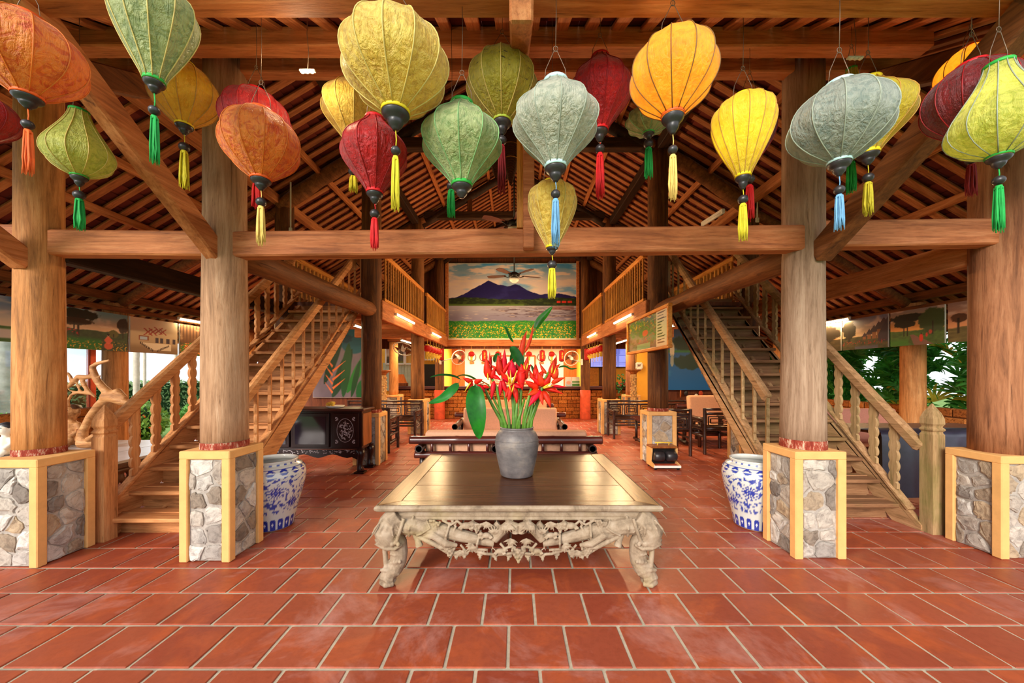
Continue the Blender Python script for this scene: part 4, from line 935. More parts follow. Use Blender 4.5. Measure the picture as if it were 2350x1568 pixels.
def lantern(label, bx, yb, yt, ext, Y, kind, fab, ring, rib, tas=None, bead=None, tl=None, cap=None, nr=11, lit=0.0, rot=0.0, tilt=0.0, capr=None):
    """bx axis px, yb/yt shade bottom/top px, ext px of one silhouette edge, tas colour, bead px y, tl (top,bottom) px"""
    k = (bx - CX) / F; e = (ext - bx) / F; th = math.atan(k); al = abs(math.atan(k + e) - th); rho = math.sin(al) * math.sqrt(1 + k * k); r = rho * Y
    x = k * Y; z0, z1 = PZ(yb, Y), PZ(yt, Y); h = z1 - z0; org = V(x, Y, z0)
    t = thing('silk_lantern', label, 'lantern', org, 'silk lanterns strung under the front roof')
    rg = random.Random(int(bx * 7 + yb)); pr = PROF[kind]; sub = 6; nz = 30
    m = MB(); vs = []; fs = []
    for i in range(nz + 1):
        f = i / nz; q = spline(pr, f) * r
        for c in range(nr * sub):
            a = 2 * PI * c / (nr * sub) + rot; u = (c % sub) / sub; flat = math.cos(PI / nr) / math.cos((u - .5) * 2 * PI / nr)
            s = flat - .022 * math.sin(u * PI) + .006 * math.sin(f * 14 + c * 1.7) * math.sin(u * PI); s = 1 + (s - 1) * min(1, math.sin(PI * min(1, max(0, f))) * 2.2)
            vs.append(V(x + q * s * math.cos(a), Y + q * s * math.sin(a), z0 + h * f + tilt * q * math.cos(a)))
    N = nr * sub
    for i in range(nz):
        for c in range(N): fs.append((i * N + c, i * N + (c + 1) % N, (i + 1) * N + (c + 1) % N, (i + 1) * N + c))
    m.add(vs, fs, True); obj('silk_shade', m, SILK[fab], t)
    m = MB(); pts = []
    for i in range(0, nz + 1, 2):
        f = i / nz; pts.append(V(spline(pr, f) * r + .0012, 0, h * f))
    m.tube(pts, max(.002, r * .013), 5); rm = m.mesh('rib'); rm.materials.append(RIB[rib])
    for c in range(nr): link('rib', rm, None, t, org, (0, 0, 2 * PI * c / nr + rot))
    rb, rt = spline(pr, 0) * r * 1.05, spline(pr, 1) * r * 1.05
    for zz, rr in ((0, rb), (h, rt)):
        m = MB(); hh = max(.012, r * .085); m.lathe([(rr * .99, -hh / 2), (rr * 1.03, -hh / 2), (rr * 1.03, hh / 2), (rr * .99, hh / 2), (rr * .94, 0), (rr * .99, -hh / 2)], 28, (x, Y, z0 + zz)); obj('ring', m, RING[ring], t)
    ch = (cap / F * Y if cap else r * .42); m = MB(); cr = capr or rb * .98
    m.lathe([(a * cr, b * ch) for a, b in CAPM], 28, (x, Y, z0 - .006)); c_ = obj('turned_cap', m, M['black_wood'], t)
    if tas:
        zb = PZ(bead, Y); br = max(.011, 11 / F * Y); m = MB(); m.tube([V(x, Y, z0 - ch - .004), V(x + .003, Y, (z0 - ch + zb) / 2), V(x, Y, zb)], .0022, 5); cd_ = obj('cord', m, TASS[tas], t)
        m = MB(); m.ell((x, Y, zb), (br, br, br * .92), 14, 10); obj('bead', m, M['black_wood'], cd_)
        zt, zz = PZ(tl[0], Y), PZ(tl[1], Y); m = tassel_mesh(zt - zz, max(.009, 8 / F * Y), int(bx)); me = m.mesh('tassel'); link('tassel', me, TASS[tas], t, (x, Y, zt))
    # wire hanger and string up to the roof
    zr = roof_z(Y) - .01; m = MB(); tip = V(x, Y, z1 + min(.14, (zr - z1) * .5))
    for s in (-1, 1): m.tube([V(x + s * rt * .95, Y, z1), V(x + s * rt * .8, Y, (z1 * .55 + tip.z * .45)), tip + V(s * .008, 0, 0), tip], .0016, 5)
    m.tube([tip + V(.010 * math.cos(a / 8 * 2 * PI), 0, .012 + .012 * math.sin(a / 8 * 2 * PI)) for a in range(9)], .0016, 5)
    m.tube([tip, V(x + .003, Y, (tip.z + zr) / 2), V(x, Y, zr)], .0015, 5); obj('hanging_wire', m, M['wire'], t)
    if lit:
        zl = z0 + h * .55; m = MB()
        for dx in (-.018, 0, .018): m.ell((x + dx, Y - .01, zl), (.008, .008, .006), 8, 6)
        o = obj('led_bulbs', m, M['tube_glow'], t); o['kind'] = 'stuff'
        ld = bpy.data.lights.new('lantern_bulb', 'POINT'); ld.energy = lit; ld.color = (1, .82, .45); ld.shadow_soft_size = .03; lo = bpy.data.objects.new('lantern_bulb', ld); C.objects.link(lo); lo.parent = t; lo.location = (0, 0, h * .55)
    return t
LN = lantern
LN('big orange lantern at the far left edge with an orange tassel', 64, 220, 44, 212, 1.50, 'globe', 'orange', 'orange', 'orange', 'orange', 286, (296, 400), 26, 11)
LN('tall sage green lantern cut by the top edge, green tassel', 354, 186, -34, 459, 1.38, 'drop', 'sage', 'green', 'pale', 'green', 254, (264, 377), 24, 11, rot=.2)
LN('small lime lantern with a wide low belly, in front of the far left column', 182, 404, 256, 269, 2.05, 'garlic', 'lime', 'green', 'pale', 'green', 448, (455, 528), 22, 11, rot=.1)
LN('golden yellow lantern half hidden behind the sage green one', 423, 287, 150, 507, 2.25, 'globe', 'gold', 'yellow', 'tan', 'yellow', 338, (345, 432), 20, 12)
LN('red lantern behind the orange one with the pale gold tassel', 588, 345, 214, 671, 2.15, 'globe', 'red', 'red', 'red', 'red', 410, (420, 478), 18, 12, rot=.13)
LN('orange lantern with shiny swirls and a pale gold tassel, before the left front column', 599, 410, 258, 692, 1.85, 'globe', 'orange', 'orange', 'orange', 'gold', 464, (472, 562), 24, 11, rot=.25)
LN('red lantern at the far left edge, below the big orange one', -45, 322, 215, 55, 1.9, 'globe', 'red', 'red', 'red')
LN('smaller yellow lantern half hidden behind the biggest yellow one', 811, 330, 182, 734, 2.3, 'onion', 'yellow', 'yellow', 'pale', 'yellow', 395, (404, 440), 20, 11)
LN('biggest yellow lantern in the middle of the row, its tassel before the red lantern', 908, 256, 54, 1030, 1.50, 'globe', 'yellow', 'yellow', 'pale', 'yellow', 346, (357, 483), 40, 12, rot=.1)
LN('bright red onion lantern with a red tassel, under the biggest yellow one', 860, 441, 274, 779, 1.85, 'onion', 'red', 'red', 'red', 'red', 491, (499, 572), 24, 11)
LN('pale green onion lantern with a green collar and no tassel', 1060, 424, 242, 965, 1.70, 'onion', 'green', 'green', 'green', None, None, None, 28, 11, rot=.2)
LN('worn olive lantern with dark scuffs and a dark red tassel', 1152, 278, 128, 1070, 2.0, 'globe', 'olive', 'lime', 'pale', 'dred', 322, (332, 442), 30, 12)
LN('small green lantern hidden behind the pale green onion one, only its tassel showing', 1036, 410, 330, 1000, 2.2, 'onion', 'green', 'green', 'green', 'green', 428, (434, 498), 12, 9)
LN('silver white lantern with a long blue tassel', 1275, 382, 192, 1376, 1.60, 'onion', 'grey', 'blue', 'grey', 'blue', 446, (455, 568), 32, 11, rot=.15)
LN('small yellow drop lantern below the silver white one', 1267, 567, 421, 1324, 1.95, 'drop', 'yellow', 'yellow', 'pale', 'yellow', 608, (614, 684), 16, 11)
LN('red lantern behind the lit orange one with a red tassel', 1377, 298, 134, 1305, 2.05, 'onion', 'red', 'red', 'red', 'red', 342, (350, 454), 26, 12)
LN('lit orange globe lantern with dark ribs and a gold tassel', 1544, 265, 86, 1653, 1.62, 'globe', 'lit_orange', 'orange', 'dark', 'gold', 344, (354, 458), 40, 12, 1.6, rot=.08)
LN('small green lantern showing behind the lit orange globe', 1488, 306, 250, 1435, 2.4, 'globe', 'sage', 'green', 'green', 'green', 330, (338, 408), 12, 11)
LN('lit yellow drop lantern with brown ribs before the right front column', 1705, 404, 226, 1786, 1.85, 'drop', 'lit_yellow', 'yellow', 'tan', 'yellow', 458, (466, 552), 28, 13, .7)
LN('dark red lantern behind the lit yellow drop lantern', 1720, 375, 222, 1785, 2.3, 'globe', 'dark_red', 'red', 'red', 'red', 412, (424, 504), 20, 11)
LN('wide blue grey lantern with a torn panel and light blue tassel', 1926, 371, 196, 2070, 1.58, 'disc', 'blue', 'blue', 'grey', 'blue', 436, (445, 527), 30, 11, rot=.1)
LN('yellow lantern half behind the wide blue grey one', 1992, 352, 188, 2116, 1.9, 'onion', 'lit_yellow', 'yellow', 'tan', 'olive', 408, (417, 494), 24, 11)
LN('olive green lantern behind the top of the blue grey one, green tassel', 1954, 330, 160, 1905, 2.2, 'garlic', 'olive', 'green', 'pale', 'green', 360, (370, 442), 18, 11)
LN('lit orange lantern partly hidden above the dark red one on the right', 2228, 240, 112, 2134, 1.95, 'globe', 'lit_orange', 'orange', 'dark', None, None, None, 14, 12, 1.5)
LN('patterned orange lantern at the top right corner', 2345, 230, 96, 2262, 1.85, 'globe', 'orange', 'orange', 'orange', None, None, None, 14, 11)
LN('dark red lantern between the blue grey and lime ones on the right', 2229, 318, 152, 2106, 1.75, 'globe', 'dark_red', 'red', 'red', 'dred', 366, (376, 450), 22, 12)
LN('lime green lantern at the far right with grey ribs and a green tassel', 2292, 358, 150, 2162, 1.55, 'garlic', 'lime', 'green', 'grey', 'green', 414, (424, 533), 26, 12, .55, rot=.1)
# LED cluster lamps on wires
for lab, px, py, Y in (('small bright LED cluster hanging left of the biggest yellow lantern', 706, 163, 2.0), ('small unlit LED cluster hanging above the blue grey lantern', 1962, 133, 2.0)):
    p = P(px, py, Y); t = thing('led_cluster', lab, 'lamp', p); m = MB(); m.box(p, (.085, .02, .012), None, .003); obj('holder', m, M['white_plastic'], t)
    for k in (-1, 0, 1):
        m = MB(); m.ell(p + V(k * .026, -.006, -.008), (.011, .011, .008), 10, 6); obj('bulb', m, M['tube_glow'] if px < 1000 else M['white_plastic'], t)
    m = MB(); m.tube([p, p + V(.006, 0, .1), p + V(-.004, 0, .2), V(p.x, Y, zf(Y))], .0018, 5); obj('wire', m, M['wire'], t)
    if px < 1000:
        ld = bpy.data.lights.new('led_light', 'POINT'); ld.energy = 5; ld.color = (1, .8, .5); ld.shadow_soft_size = .03; lo = bpy.data.objects.new('led_light', ld); C.objects.link(lo); lo.parent = t; lo.location = (0, -.03, -.03)
# ------------------------------------------------------------------ prints
M['print'] = printed('matt_print', .5, .35); M['print_gloss'] = printed('glossy_print', .12, .5, .6); M['screen'] = printed('lit_screen', .25, .5, 0, .9)
def blend(c, col, m): return c * (1 - m[:, None]) + np.asarray(col, float) * m[:, None]
def lake(u, v):
    cl = fbm(u * 4 + 2, v * 9, 1); cl2 = fbm(u * 9, v * 22, 5)
    c = lerp((110, 172, 226), (226, 214, 214), sst(.30, .52, cl + .10 * (1 - v)))
    c = blend(c, (40, 136, 206), sst(.58, .44, cl2) * sst(.72, .95, v) * .55); c = blend(c, (238, 224, 206), sst(.5, .7, cl2) * .5)
    ridge = np.interp(u, [0, .08, .18, .25, .31, .40, .46, .52, .58, .66, .72, .80, .86, .92, 1], [.555, .575, .66, .72, .775, .72, .70, .735, .69, .625, .60, .615, .605, .60, .56]) + .028 * (fbm(u * 22, v * 0, 3) - .5)
    mt = sst(-.004, .004, ridge - v); c = blend(c, (30, 24, 92), mt); c = blend(c, (48, 48, 122), mt * sst(.4, .7, fbm(u * 18, v * 24, 7)) * .6)
    tr = .545 + .02 * (fbm(u * 26, 0 * v, 9) - .5) + .012 * np.sin(u * 9); m = sst(-.004, .004, tr - v); c = blend(c, (34, 48, 26), m); c = blend(c, (74, 92, 40), m * sst(.45, .65, fbm(u * 40, v * 60, 4)) * .7)
    m = sst(-.003, .003, .475 - v) * sst(0, .02, .6 - u + .0); c = blend(c, (96, 128, 50), m * .8)
    for (a, b) in ((.845, .875), (.885, .92), (.93, .965)):
        m = ((u > a) & (u < b) & (v > .488) & (v < .515)).astype(float); c = blend(c, (206, 54, 40), m)
    m = sst(-.003, .003, .452 - v); wt = lerp((176, 176, 196), (130, 126, 156), sst(.45, .27, v)); wv = fbm(u * 14, v * 90, 6); wt = blend(wt, (92, 76, 92), sst(.42, .58, wv) * sst(.2, .55, u) * sst(.46, .40, v) * sst(.28, .33, v) * .9); wt = blend(wt, (220, 206, 196), sst(.6, .72, wv) * .6)
    c = c * (1 - m[:, None]) + wt * m[:, None]
    m = ((u > .8) & (u < .98) & (v > .40) & (v < .445)).astype(float) * .4; c = blend(c, (140, 60, 44), m)
    f = .255 + .02 * (fbm(u * 20, 0 * v, 2) - .5); m = sst(-.006, .006, f - v); g = lerp((10, 92, 40), (70, 172, 50), fbm(u * 70, v * 80, 8)); fl = fbm(u * 150, v * 100, 11); g = blend(g, (240, 186, 40), sst(.58, .64, fl) * sst(.27, .18, v)); c = c * (1 - m[:, None]) + g * m[:, None]
    return c
t = thing('lake_mural', 'big photo mural of a blue mountain over a lake and a yellow flower field', 'mural', (PX(1030, 11.52), 11.52, PZ(782, 11.52)))
a, b = P(1030, 782, 11.52), P(1323, 605, 11.52)
picture('print_sheet', a, (b.x - a.x, 0, 0), (0, 0, b.z - a.z), 420, 260, lake, M['print'], t)
m = MB(); m.box(((a.x + b.x) / 2, 11.545, (a.z + b.z) / 2), (b.x - a.x + .04, .03, b.z - a.z + .04), None, .004); obj('backing_board', m, M['white_plastic'], t)

def scene_fn(seed, sky0, sky1, horizon, ground, tree=None, extra=None):
    def fn(u, v):
        c = lerp(sky1, sky0, sst(horizon, 1, v)); cl = fbm(u * 5, v * 8, seed); c = blend(c, (232, 206, 178), sst(.5, .75, cl) * .6)
        hz = horizon + .06 * (fbm(u * 7, 0 * v, seed + 1) - .5); m = sst(-.01, .01, hz - v); g = lerp(ground, np.array(ground) * 1.7, fbm(u * 14, v * 22, seed + 2)); c = c * (1 - m[:, None]) + g * m[:, None]
        if tree:
            for (tx, ty, rx, ry, col) in tree:
                d = ((u - tx) / rx) ** 2 + ((v - ty) / ry) ** 2 + 1.1 * (fbm(u * 16, v * 12, seed + 5) - .5); c = blend(c, col, sst(1.05, .8, d)); 
                m = (np.abs(u - tx) < .012).astype(float) * (v < ty) * (v > hz - .15); c = blend(c, (44, 30, 20), m)
        if extra: c = extra(u, v, c)
        return c
    return fn
def rect(c, u, v, a, b, d, e, col): return blend(c, col, ((u > a) & (u < b) & (v > d) & (v < e)).astype(float))
def ellm(c, u, v, x, y, rx, ry, col): return blend(c, col, sst(1.15, .85, ((u - x) / rx) ** 2 + ((v - y) / ry) ** 2))
def lady(u, v, c):
    f = fbm(u * 60, v * 40, 3); c = blend(c, (36, 120, 34), sst(.36, .2, v) * .9 * (u < .55)); c = blend(c, (228, 168, 40), sst(.6, .66, f) * sst(.3, .15, v)); c = blend(c, (176, 36, 34), sst(.5, .6, fbm(u * 30, v * 30, 6)) * (u < .18) * sst(.28, .34, v) * sst(.55, .45, v))
    for x, y, rx, ry, col in ((.66, .12, .075, .09, (214, 92, 60)), (.655, .27, .05, .1, (226, 104, 74)), (.66, .27, .07, .06, (222, 100, 70)), (.655, .40, .022, .035, (206, 150, 120)), (.655, .42, .024, .028, (34, 22, 20)), (.655, .40, .02, .012, (40, 30, 30))): c = ellm(c, u, v, x, y, rx, ry, col)
    return c
def hallx(u, v, c):
    c = lerp((166, 138, 104), (208, 190, 160), v); c = blend(c, (120, 92, 66), sst(.3, .1, v) * .7)
    for x, y in ((.35, .62), (.45, .63), (.57, .68), (.66, .66)):
        for s in (-1, 1): c = blend(c, (150, 40, 30), (np.abs((u - x) * s * 1.2 - (v - y)) < .022).astype(float) * (np.abs(v - y) < .1))
    for x in (.5, .6, .74, .88): c = rect(c, u, v, x, x + .07, .32, .46, (60, 46, 60))
    c = rect(c, u, v, .16, .36, .36, .5, (140, 76, 46)); c = rect(c, u, v, .19, .33, .38, .47, (170, 190, 214))
    tb_ = (v < .30 - .0 * u) & (v > .10) & (u > .2 + .9 * (.3 - v)) & (u < .85); c = blend(c, (226, 214, 190), tb_.astype(float) * .9)
    for k in range(9): c = ellm(c, u, v, .2 + .03 * k, .28 - .025 * k, .012, .04, (60, 36, 26)); c = ellm(c, u, v, .55 + .03 * k, .08 + .02 * k, .012, .035, (60, 36, 26))
    return c
def bedx(u, v, c):
    c = blend(c, (150, 110, 70), sst(.3, .9, v) * .6 * (np.abs(np.sin(u * 40)) > .6)); f = fbm(u * 40, v * 40, 9); m = sst(1, .8, ((u - .4) / .45) ** 2 + ((v - .2) / .25) ** 2)
    c = blend(c, (60, 110, 40), m); c = blend(c, (206, 60, 50), m * sst(.5, .56, f)); c = blend(c, (236, 200, 70), m * sst(.62, .68, f)); return c
def villas(u, v, c):
    for k in range(5):
        x = .48 + .1 * k; h = .05 + .05 * k; c = rect(c, u, v, x - .0, x + .07 + .01 * k, .30, .32 + h * 1.6, (150, 96, 58)); m = (v > .32 + h * 1.2) & (v < .42 + h * 2 - np.abs(u - x - .04) * 2.2); c = blend(c, (70, 50, 60), m.astype(float))
    m = (u > .80) & (v > .2) & (v < .2 + (u - .72) * 2.6); c = blend(c, (60, 44, 58), m.astype(float)); c = blend(c, (92, 92, 118), sst(.14, .05, v) * (np.abs(u - .55) < .25) * .8); c = blend(c, (170, 50, 40), sst(.6, .66, fbm(u * 50, v * 30, 3)) * sst(.3, .24, v) * sst(.1, .16, v)); return c
def pathx(u, v, c):
    m = (v < .30) & (np.abs(u - .42 - (.3 - v) * .75) < .03 + (.3 - v) * .5); c = blend(c, (140, 100, 84), m.astype(float)); c = blend(c, (70, 140, 44), sst(.26, .1, v) * (u < .36) * .8)
    for x, y, rx, ry, col in ((.60, .19, .035, .11, (232, 60, 36)), (.60, .31, .014, .03, (60, 30, 24)), (.70, .26, .02, .06, (214, 60, 44)), (.76, .33, .03, .06, (190, 70, 50))): c = ellm(c, u, v, x, y, rx, ry, col)
    return c
XB = 6.12
for sd, lab in ((-1, 'left'), (1, 'right')): beam('thin rail carrying the photo banners along the %s eave' % lab, (6.17 * sd, 3.3, 2.40), (6.17 * sd, 8.9, 2.40), .06, .08, M['beam_y'], 'banner_rail')
def banner(label, sd, ya, yb, z0, z1, fn, nx=90):
    x = XB * sd; t = thing('photo_banner', label, 'banner', (x, ya, z0), 'photo banners under the eaves')
    m = MB(); m.box((x + .014 * sd, (ya + yb) / 2, (z0 + z1) / 2), (.02, yb - ya, z1 - z0)); obj('board', m, M['white_plastic'], t)
    if sd < 0: picture('print_sheet', (x + .001, ya, z0), (0, yb - ya, 0), (0, 0, z1 - z0), nx, 60, fn, M['print'], t)
    else: picture('print_sheet', (x - .001, yb, z0), (0, ya - yb, 0), (0, 0, z1 - z0), nx, 60, fn, M['print'], t)
dk = (30, 34, 24)
banner('photo banner of a pale lake at the far left edge', -1, 3.5, 4.95, 1.78, 2.33, scene_fn(3, (92, 128, 160), (222, 196, 164), .34, (56, 84, 44), None, lambda u, v, c: rect(blend(c, (206, 190, 176), sst(.3, .26, v) * sst(.06, .1, v)), u, v, .86, .90, .1, .24, (120, 76, 56))))
banner('photo banner of a woman in an orange dress in a flower garden', -1, 5.0, 5.80, 1.745, 2.315, scene_fn(7, (104, 146, 152), (216, 176, 138), .50, (40, 52, 30), [(.18, .86, .34, .13, dk), (.12, .68, .28, .1, (60, 40, 26)), (.92, .7, .12, .2, (56, 40, 34)), (.75, .45, .1, .1, (92, 90, 40))], lady))
banner('photo banner of a conference hall with red rafters', -1, 5.84, 6.66, 1.745, 2.315, scene_fn(9, (200, 180, 150), (200, 180, 150), .2, (150, 120, 90), None, hallx))
banner('photo banner of a red flower bed under trees on the left', -1, 6.71, 7.6, 1.745, 2.315, scene_fn(12, (60, 36, 22), (92, 56, 30), .4, (60, 48, 26), None, bedx))
banner('photo banner of a sunset field at the far right', 1, 3.9, 5.17, 1.835, 2.385, scene_fn(14, (150, 120, 104), (236, 160, 104), .36, (84, 74, 40), [(.1, .6, .08, .12, (90, 56, 36))]))
banner('photo banner of a red dressed walker on a tree lined path', 1, 5.21, 5.96, 1.835, 2.385, scene_fn(16, (140, 130, 120), (240, 168, 84), .42, (58, 82, 34), [(.34, .78, .36, .12, dk), (.28, .6, .22, .1, (40, 40, 24)), (.80, .62, .26, .34, (58, 78, 38))], pathx))
banner('photo banner of a row of steep roofed villas by a pond', 1, 6.0, 6.83, 1.835, 2.385, scene_fn(18, (110, 116, 140), (226, 196, 150), .40, (58, 56, 34), [(.16, .62, .16, .34, (50, 44, 26))], villas))
banner('dusky photo banner of trees beside the right eave lamp', 1, 6.87, 7.9, 1.835, 2.385, scene_fn(20, (120, 100, 110), (226, 170, 110), .4, (60, 50, 30), [(.7, .6, .3, .3, (56, 44, 26))]))
def lotus(u, v):
    c = lerp((84, 78, 98), (150, 138, 156), fbm(u * 3, v * 3, 2)); c = ellm(c, u, v, .75, .66, .26, .16, (18, 96, 118)); c = blend(c, (10, 60, 84), sst(1, .6, ((u - .75) / .26) ** 2 + ((v - .66) / .16) ** 2) * sst(.45, .6, fbm(u * 5, v * 12, 4)))
    for (x0, y0, x1, y1, wd, col) in ((.35, 0, .72, .55, .10, (16, 62, 30)), (.55, .0, .66, .62, .09, (24, 84, 36)), (.62, .05, .98, .50, .07, (36, 130, 48)), (.7, 0, .86, .42, .05, (20, 76, 34)), (.2, .15, .55, .75, .08, (14, 54, 30)), (.8, .0, .98, .2, .09, (20, 100, 50))):
        dx, dy = x1 - x0, y1 - y0; L = math.hypot(dx, dy); s = ((u - x0) * dx + (v - y0) * dy) / L / L; d = np.abs((u - x0) * dy - (v - y0) * dx) / L; c = blend(c, col, sst(1.1, .8, d / (wd * np.clip(np.sin(np.clip(s, 0, 1) * PI), .001, 1) ** .6)) * (s > 0) * (s < 1))
    for k in range(7):
        x0, y0 = .36, .05 + .05 * k; x1, y1 = .36 + (.24 if k % 2 else -.14), y0 + .12; dx, dy = x1 - x0, y1 - y0; L = math.hypot(dx, dy); s = ((u - x0) * dx + (v - y0) * dy) / L / L; d = np.abs((u - x0) * dy - (v - y0) * dx) / L; c = blend(c, (232, 120, 60), sst(1.1, .7, d / (.016 * (1.1 - np.clip(s, 0, 1)))) * (s > 0) * (s < 1))
    return c
t = thing('lotus_banner', 'wall banner painted with big green leaves and an orange flower behind the left stairs', 'banner', (-5.35, 10.2, PZ(912, 10.2)))
z0, z1 = PZ(912, 10.2), PZ(712, 10.2)
picture('print_sheet', (-5.6, 10.2, z0), (1.52, 0, 0), (0, 0, z1 - z0), 90, 150, lotus, M['print'], t); m = MB(); m.box((-4.84, 10.225, (z0 + z1) / 2), (1.54, .03, z1 - z0 + .02)); obj('board', m, M['white_plastic'], t)
def blake(u, v):
    c = lerp((10, 96, 170), (48, 76, 130), sst(.0, 1, v)); c = blend(c, (120, 170, 196), sst(.45, .7, fbm(u * 3, v * 5, 3)) * sst(.45, .3, v) * sst(.1, .25, v)); c = blend(c, (40, 52, 78), sst(.62, .9, v)); c = blend(c, (170, 140, 170), sst(.72, .62, v) * sst(.5, .6, v) * .5)
    tr = fbm(u * 12, v * 9, 6); m = sst(1.1, .7, ((u - .42) / .36) ** 2 + ((v - .60) / .13) ** 2 + 1.4 * (tr - .5)); c = blend(c, (14, 44, 22), m); m = sst(1.1, .7, ((u - .42) / .34) ** 2 + ((v - .37) / .11) ** 2 + 1.4 * (tr - .5)); c = blend(c, (14, 48, 36), m)
    c = blend(c, (40, 110, 50), sst(.03, .0, np.abs(v - .50)) * (u < .75)); c = blend(c, (225, 225, 215), ((np.abs(v - .505) < .012) & (u > .55) & (u < .85)).astype(float)); c = ellm(c, u, v, .07, .52, .04, .1, (210, 196, 170)); c = ellm(c, u, v, .07, .38, .03, .08, (150, 160, 150)); return c
t = thing('blue_lake_banner', 'deep blue wall banner of a lake with palms, right of the map column', 'banner', (4.2, 10.2, PZ(895, 10.2)))
z0, z1 = PZ(895, 10.2), PZ(718, 10.2)
picture('print_sheet', (4.28, 10.2, z0), (1.65, 0, 0), (0, 0, z1 - z0), 110, 140, blake, M['print'], t); m = MB(); m.box((5.1, 10.225, (z0 + z1) / 2), (1.68, .03, z1 - z0 + .02)); obj('board', m, M['dark_metal'], t)
# framed map hanging along the beam
def mapfn(u, v):
    c = lerp((70, 74, 70), (150, 146, 118), fbm(u * 6, v * 5, 2)); f = fbm(u * 24, v * 20, 5); c = blend(c, (220, 170, 60), sst(.5, .6, f) * sst(.45, .8, v)); c = blend(c, (70, 120, 60), sst(.5, .62, fbm(u * 14, v * 14, 8)) * .8); c = ellm(c, u, v, .48, .5, .07, .09, (206, 60, 60)); c = blend(c, (196, 80, 66), sst(.6, .66, fbm(u * 34, v * 30, 1)) * (u > .3) * (u < .72) * .7)
    c = rect(c, u, v, .26, .60, .06, .22, (120, 170, 120)); c = rect(c, u, v, .74, .985, .02, .98, (214, 208, 180))
    ln = (u > .765) & (u < .82 + .13 * vnoise(v * 40, v * 0, 3)) & ((v * 46) % 1 < .42) & (v > .08) & (v < .95); return blend(c, (70, 60, 50), ln.astype(float))
y0, y1, z0, z1 = 4.86, 6.6, 1.76, 2.31; xm = 2.06
t = thing('framed_map', 'glazed resort map with a legend in a pale wooden frame, hung before the dark column', 'map', (xm, y0, z0))
picture('map_print', (xm, y1, z0), (0, y0 - y1, 0), (0, 0, z1 - z0), 160, 60, mapfn, M['print_gloss'], t)
m = MB(); m.box((xm + .02, (y0 + y1) / 2, (z0 + z1) / 2), (.02, y1 - y0, z1 - z0)); obj('backing_board', m, M['plank'], t)
for (a, b) in (((xm, y0 - .03, z0 - .0), (xm, y1 + .03, z0)), ((xm, y0 - .03, z1), (xm, y1 + .03, z1)), ((xm, y0, z0), (xm, y0, z1)), ((xm, y1, z0), (xm, y1, z1))):
    m = MB(); m.bar(a, b, .045, .06, (1, 0, 0), .006); obj('frame', m, M['rail'], t)
m = MB()
for y in (5.1, 6.3): m.tube([(xm + .02, y, z1), (xm + .12, y, z1 + .06)], .004, 5)
obj('hook', m, M['wire'], t)

# ------------------------------------------------------------------ reception counter of laterite bricks
def brickmat():
    t = NT('laterite'); v = t.coord('Object'); oi = t.nd('ShaderNodeObjectInfo'); n = t.noise(v, 34, 5, .75); c = t.ramp(oi.outputs['Random'], [(0, rgb(150, 84, 36)), (.5, rgb(176, 104, 48)), (1, rgb(196, 124, 62))]); c = t.mix(c, t.ramp(n, [(.38, (.25, .18, .12, 1)), (.52, (1, 1, 1, 1))]), .8, 'MULTIPLY'); t.bump(n, 1.0, .02); return t.fin(c, .9, 0, .15)
M['brick'] = brickmat(); M['brick_joint'] = plain('brick_joint', (84, 54, 34), .95, 0, .1); M['slab'] = wood('counter_slab', (40, 16, 12), (70, 30, 22), (96, 46, 32), 0, .35, .8, .05, .3, .5, .1)
def brickwall(root, x0, x1, y, z0, z1, bw, bh, axis='x', nrm=-1):
    """bricks facing -y (axis x) or facing x*nrm (axis y, x0..x1 then mean y range and y is the x position)"""
    row = 0; z = z0
    while z < z1 - .02:
        h = min(bh, z1 - z); x = x0 - (bw / 2 if row % 2 else 0)
        while x < x1 - .01:
            a, b = max(x, x0), min(x + bw * R.uniform(.9, 1.1), x1)
            if b - a > .04:
                m = MB(); d = .06 + R.uniform(-.008, .01)
                if axis == 'x': m.box(((a + b) / 2, y + .03, z + h / 2), (b - a - .012, d, h - .012), None, .008)
                else: m.box((y, (a + b) / 2, z + h / 2), (.2 + R.uniform(-.012, .012), b - a - .012, h - .012), None, .012)
                obj('brick', m, M['brick'], root)
            x = b
        z += bh; row += 1
t = thing('reception_counter', 'long reception counter of orange laterite bricks under a dark wooden slab', 'counter', (0, 11.6, 0), None, 'thing')
m = MB(); m.box((-.1, 11.80, .46), (7.3, .36, .92)); obj('core', m, M['brick_joint'], t)
m = MB(); m.box((-.1, 11.76, .965), (7.4, .56, .09), None, .01); obj('top_slab', m, M['slab'], t)
brickwall(t, -3.74, 3.55, 11.56, 0, .90, .30, .115)
# things on the counter
def prismbox(name, label, cat, c, d, mat, grp=None): m = MB(); m.box(c, d, None, .006); return top(name, m, mat, label, cat, grp, None, (c[0], c[1], c[2] - d[2] / 2))
def leafl(u, v): c = lerp((150, 170, 190), (236, 228, 220), v); return ellm(c, u, v, .5, .35, .34, .2, (226, 150, 130))
for px, wd, fn, lab in ((1305, .20, leafl, 'pale brochure stand with a pink picture on the counter'), (1322, .24, lambda u, v: blend(lerp((70, 130, 60), (232, 232, 220), sst(.45, .6, v)), (240, 240, 236), ((np.abs(v - .3) < .05)).astype(float)), 'green and white brochure stand on the counter')):
    x = PX(px, 11.65); t = thing('brochure_stand', lab, 'brochure', (x, 11.65, 1.01)); picture('print_sheet', (x - wd / 2, 11.645, 1.02), (wd, 0, 0), (0, .05, .29), 24, 30, fn, M['print'], t); m = MB(); m.box((x, 11.69, 1.015), (wd, .12, .01)); m.prism([V(x - wd / 2, 11.66, 1.01), V(x - wd / 2, 11.75, 1.01), V(x - wd / 2, 11.70, 1.30)], (wd, 0, 0)); obj('stand', m, M['white_plastic'], t)
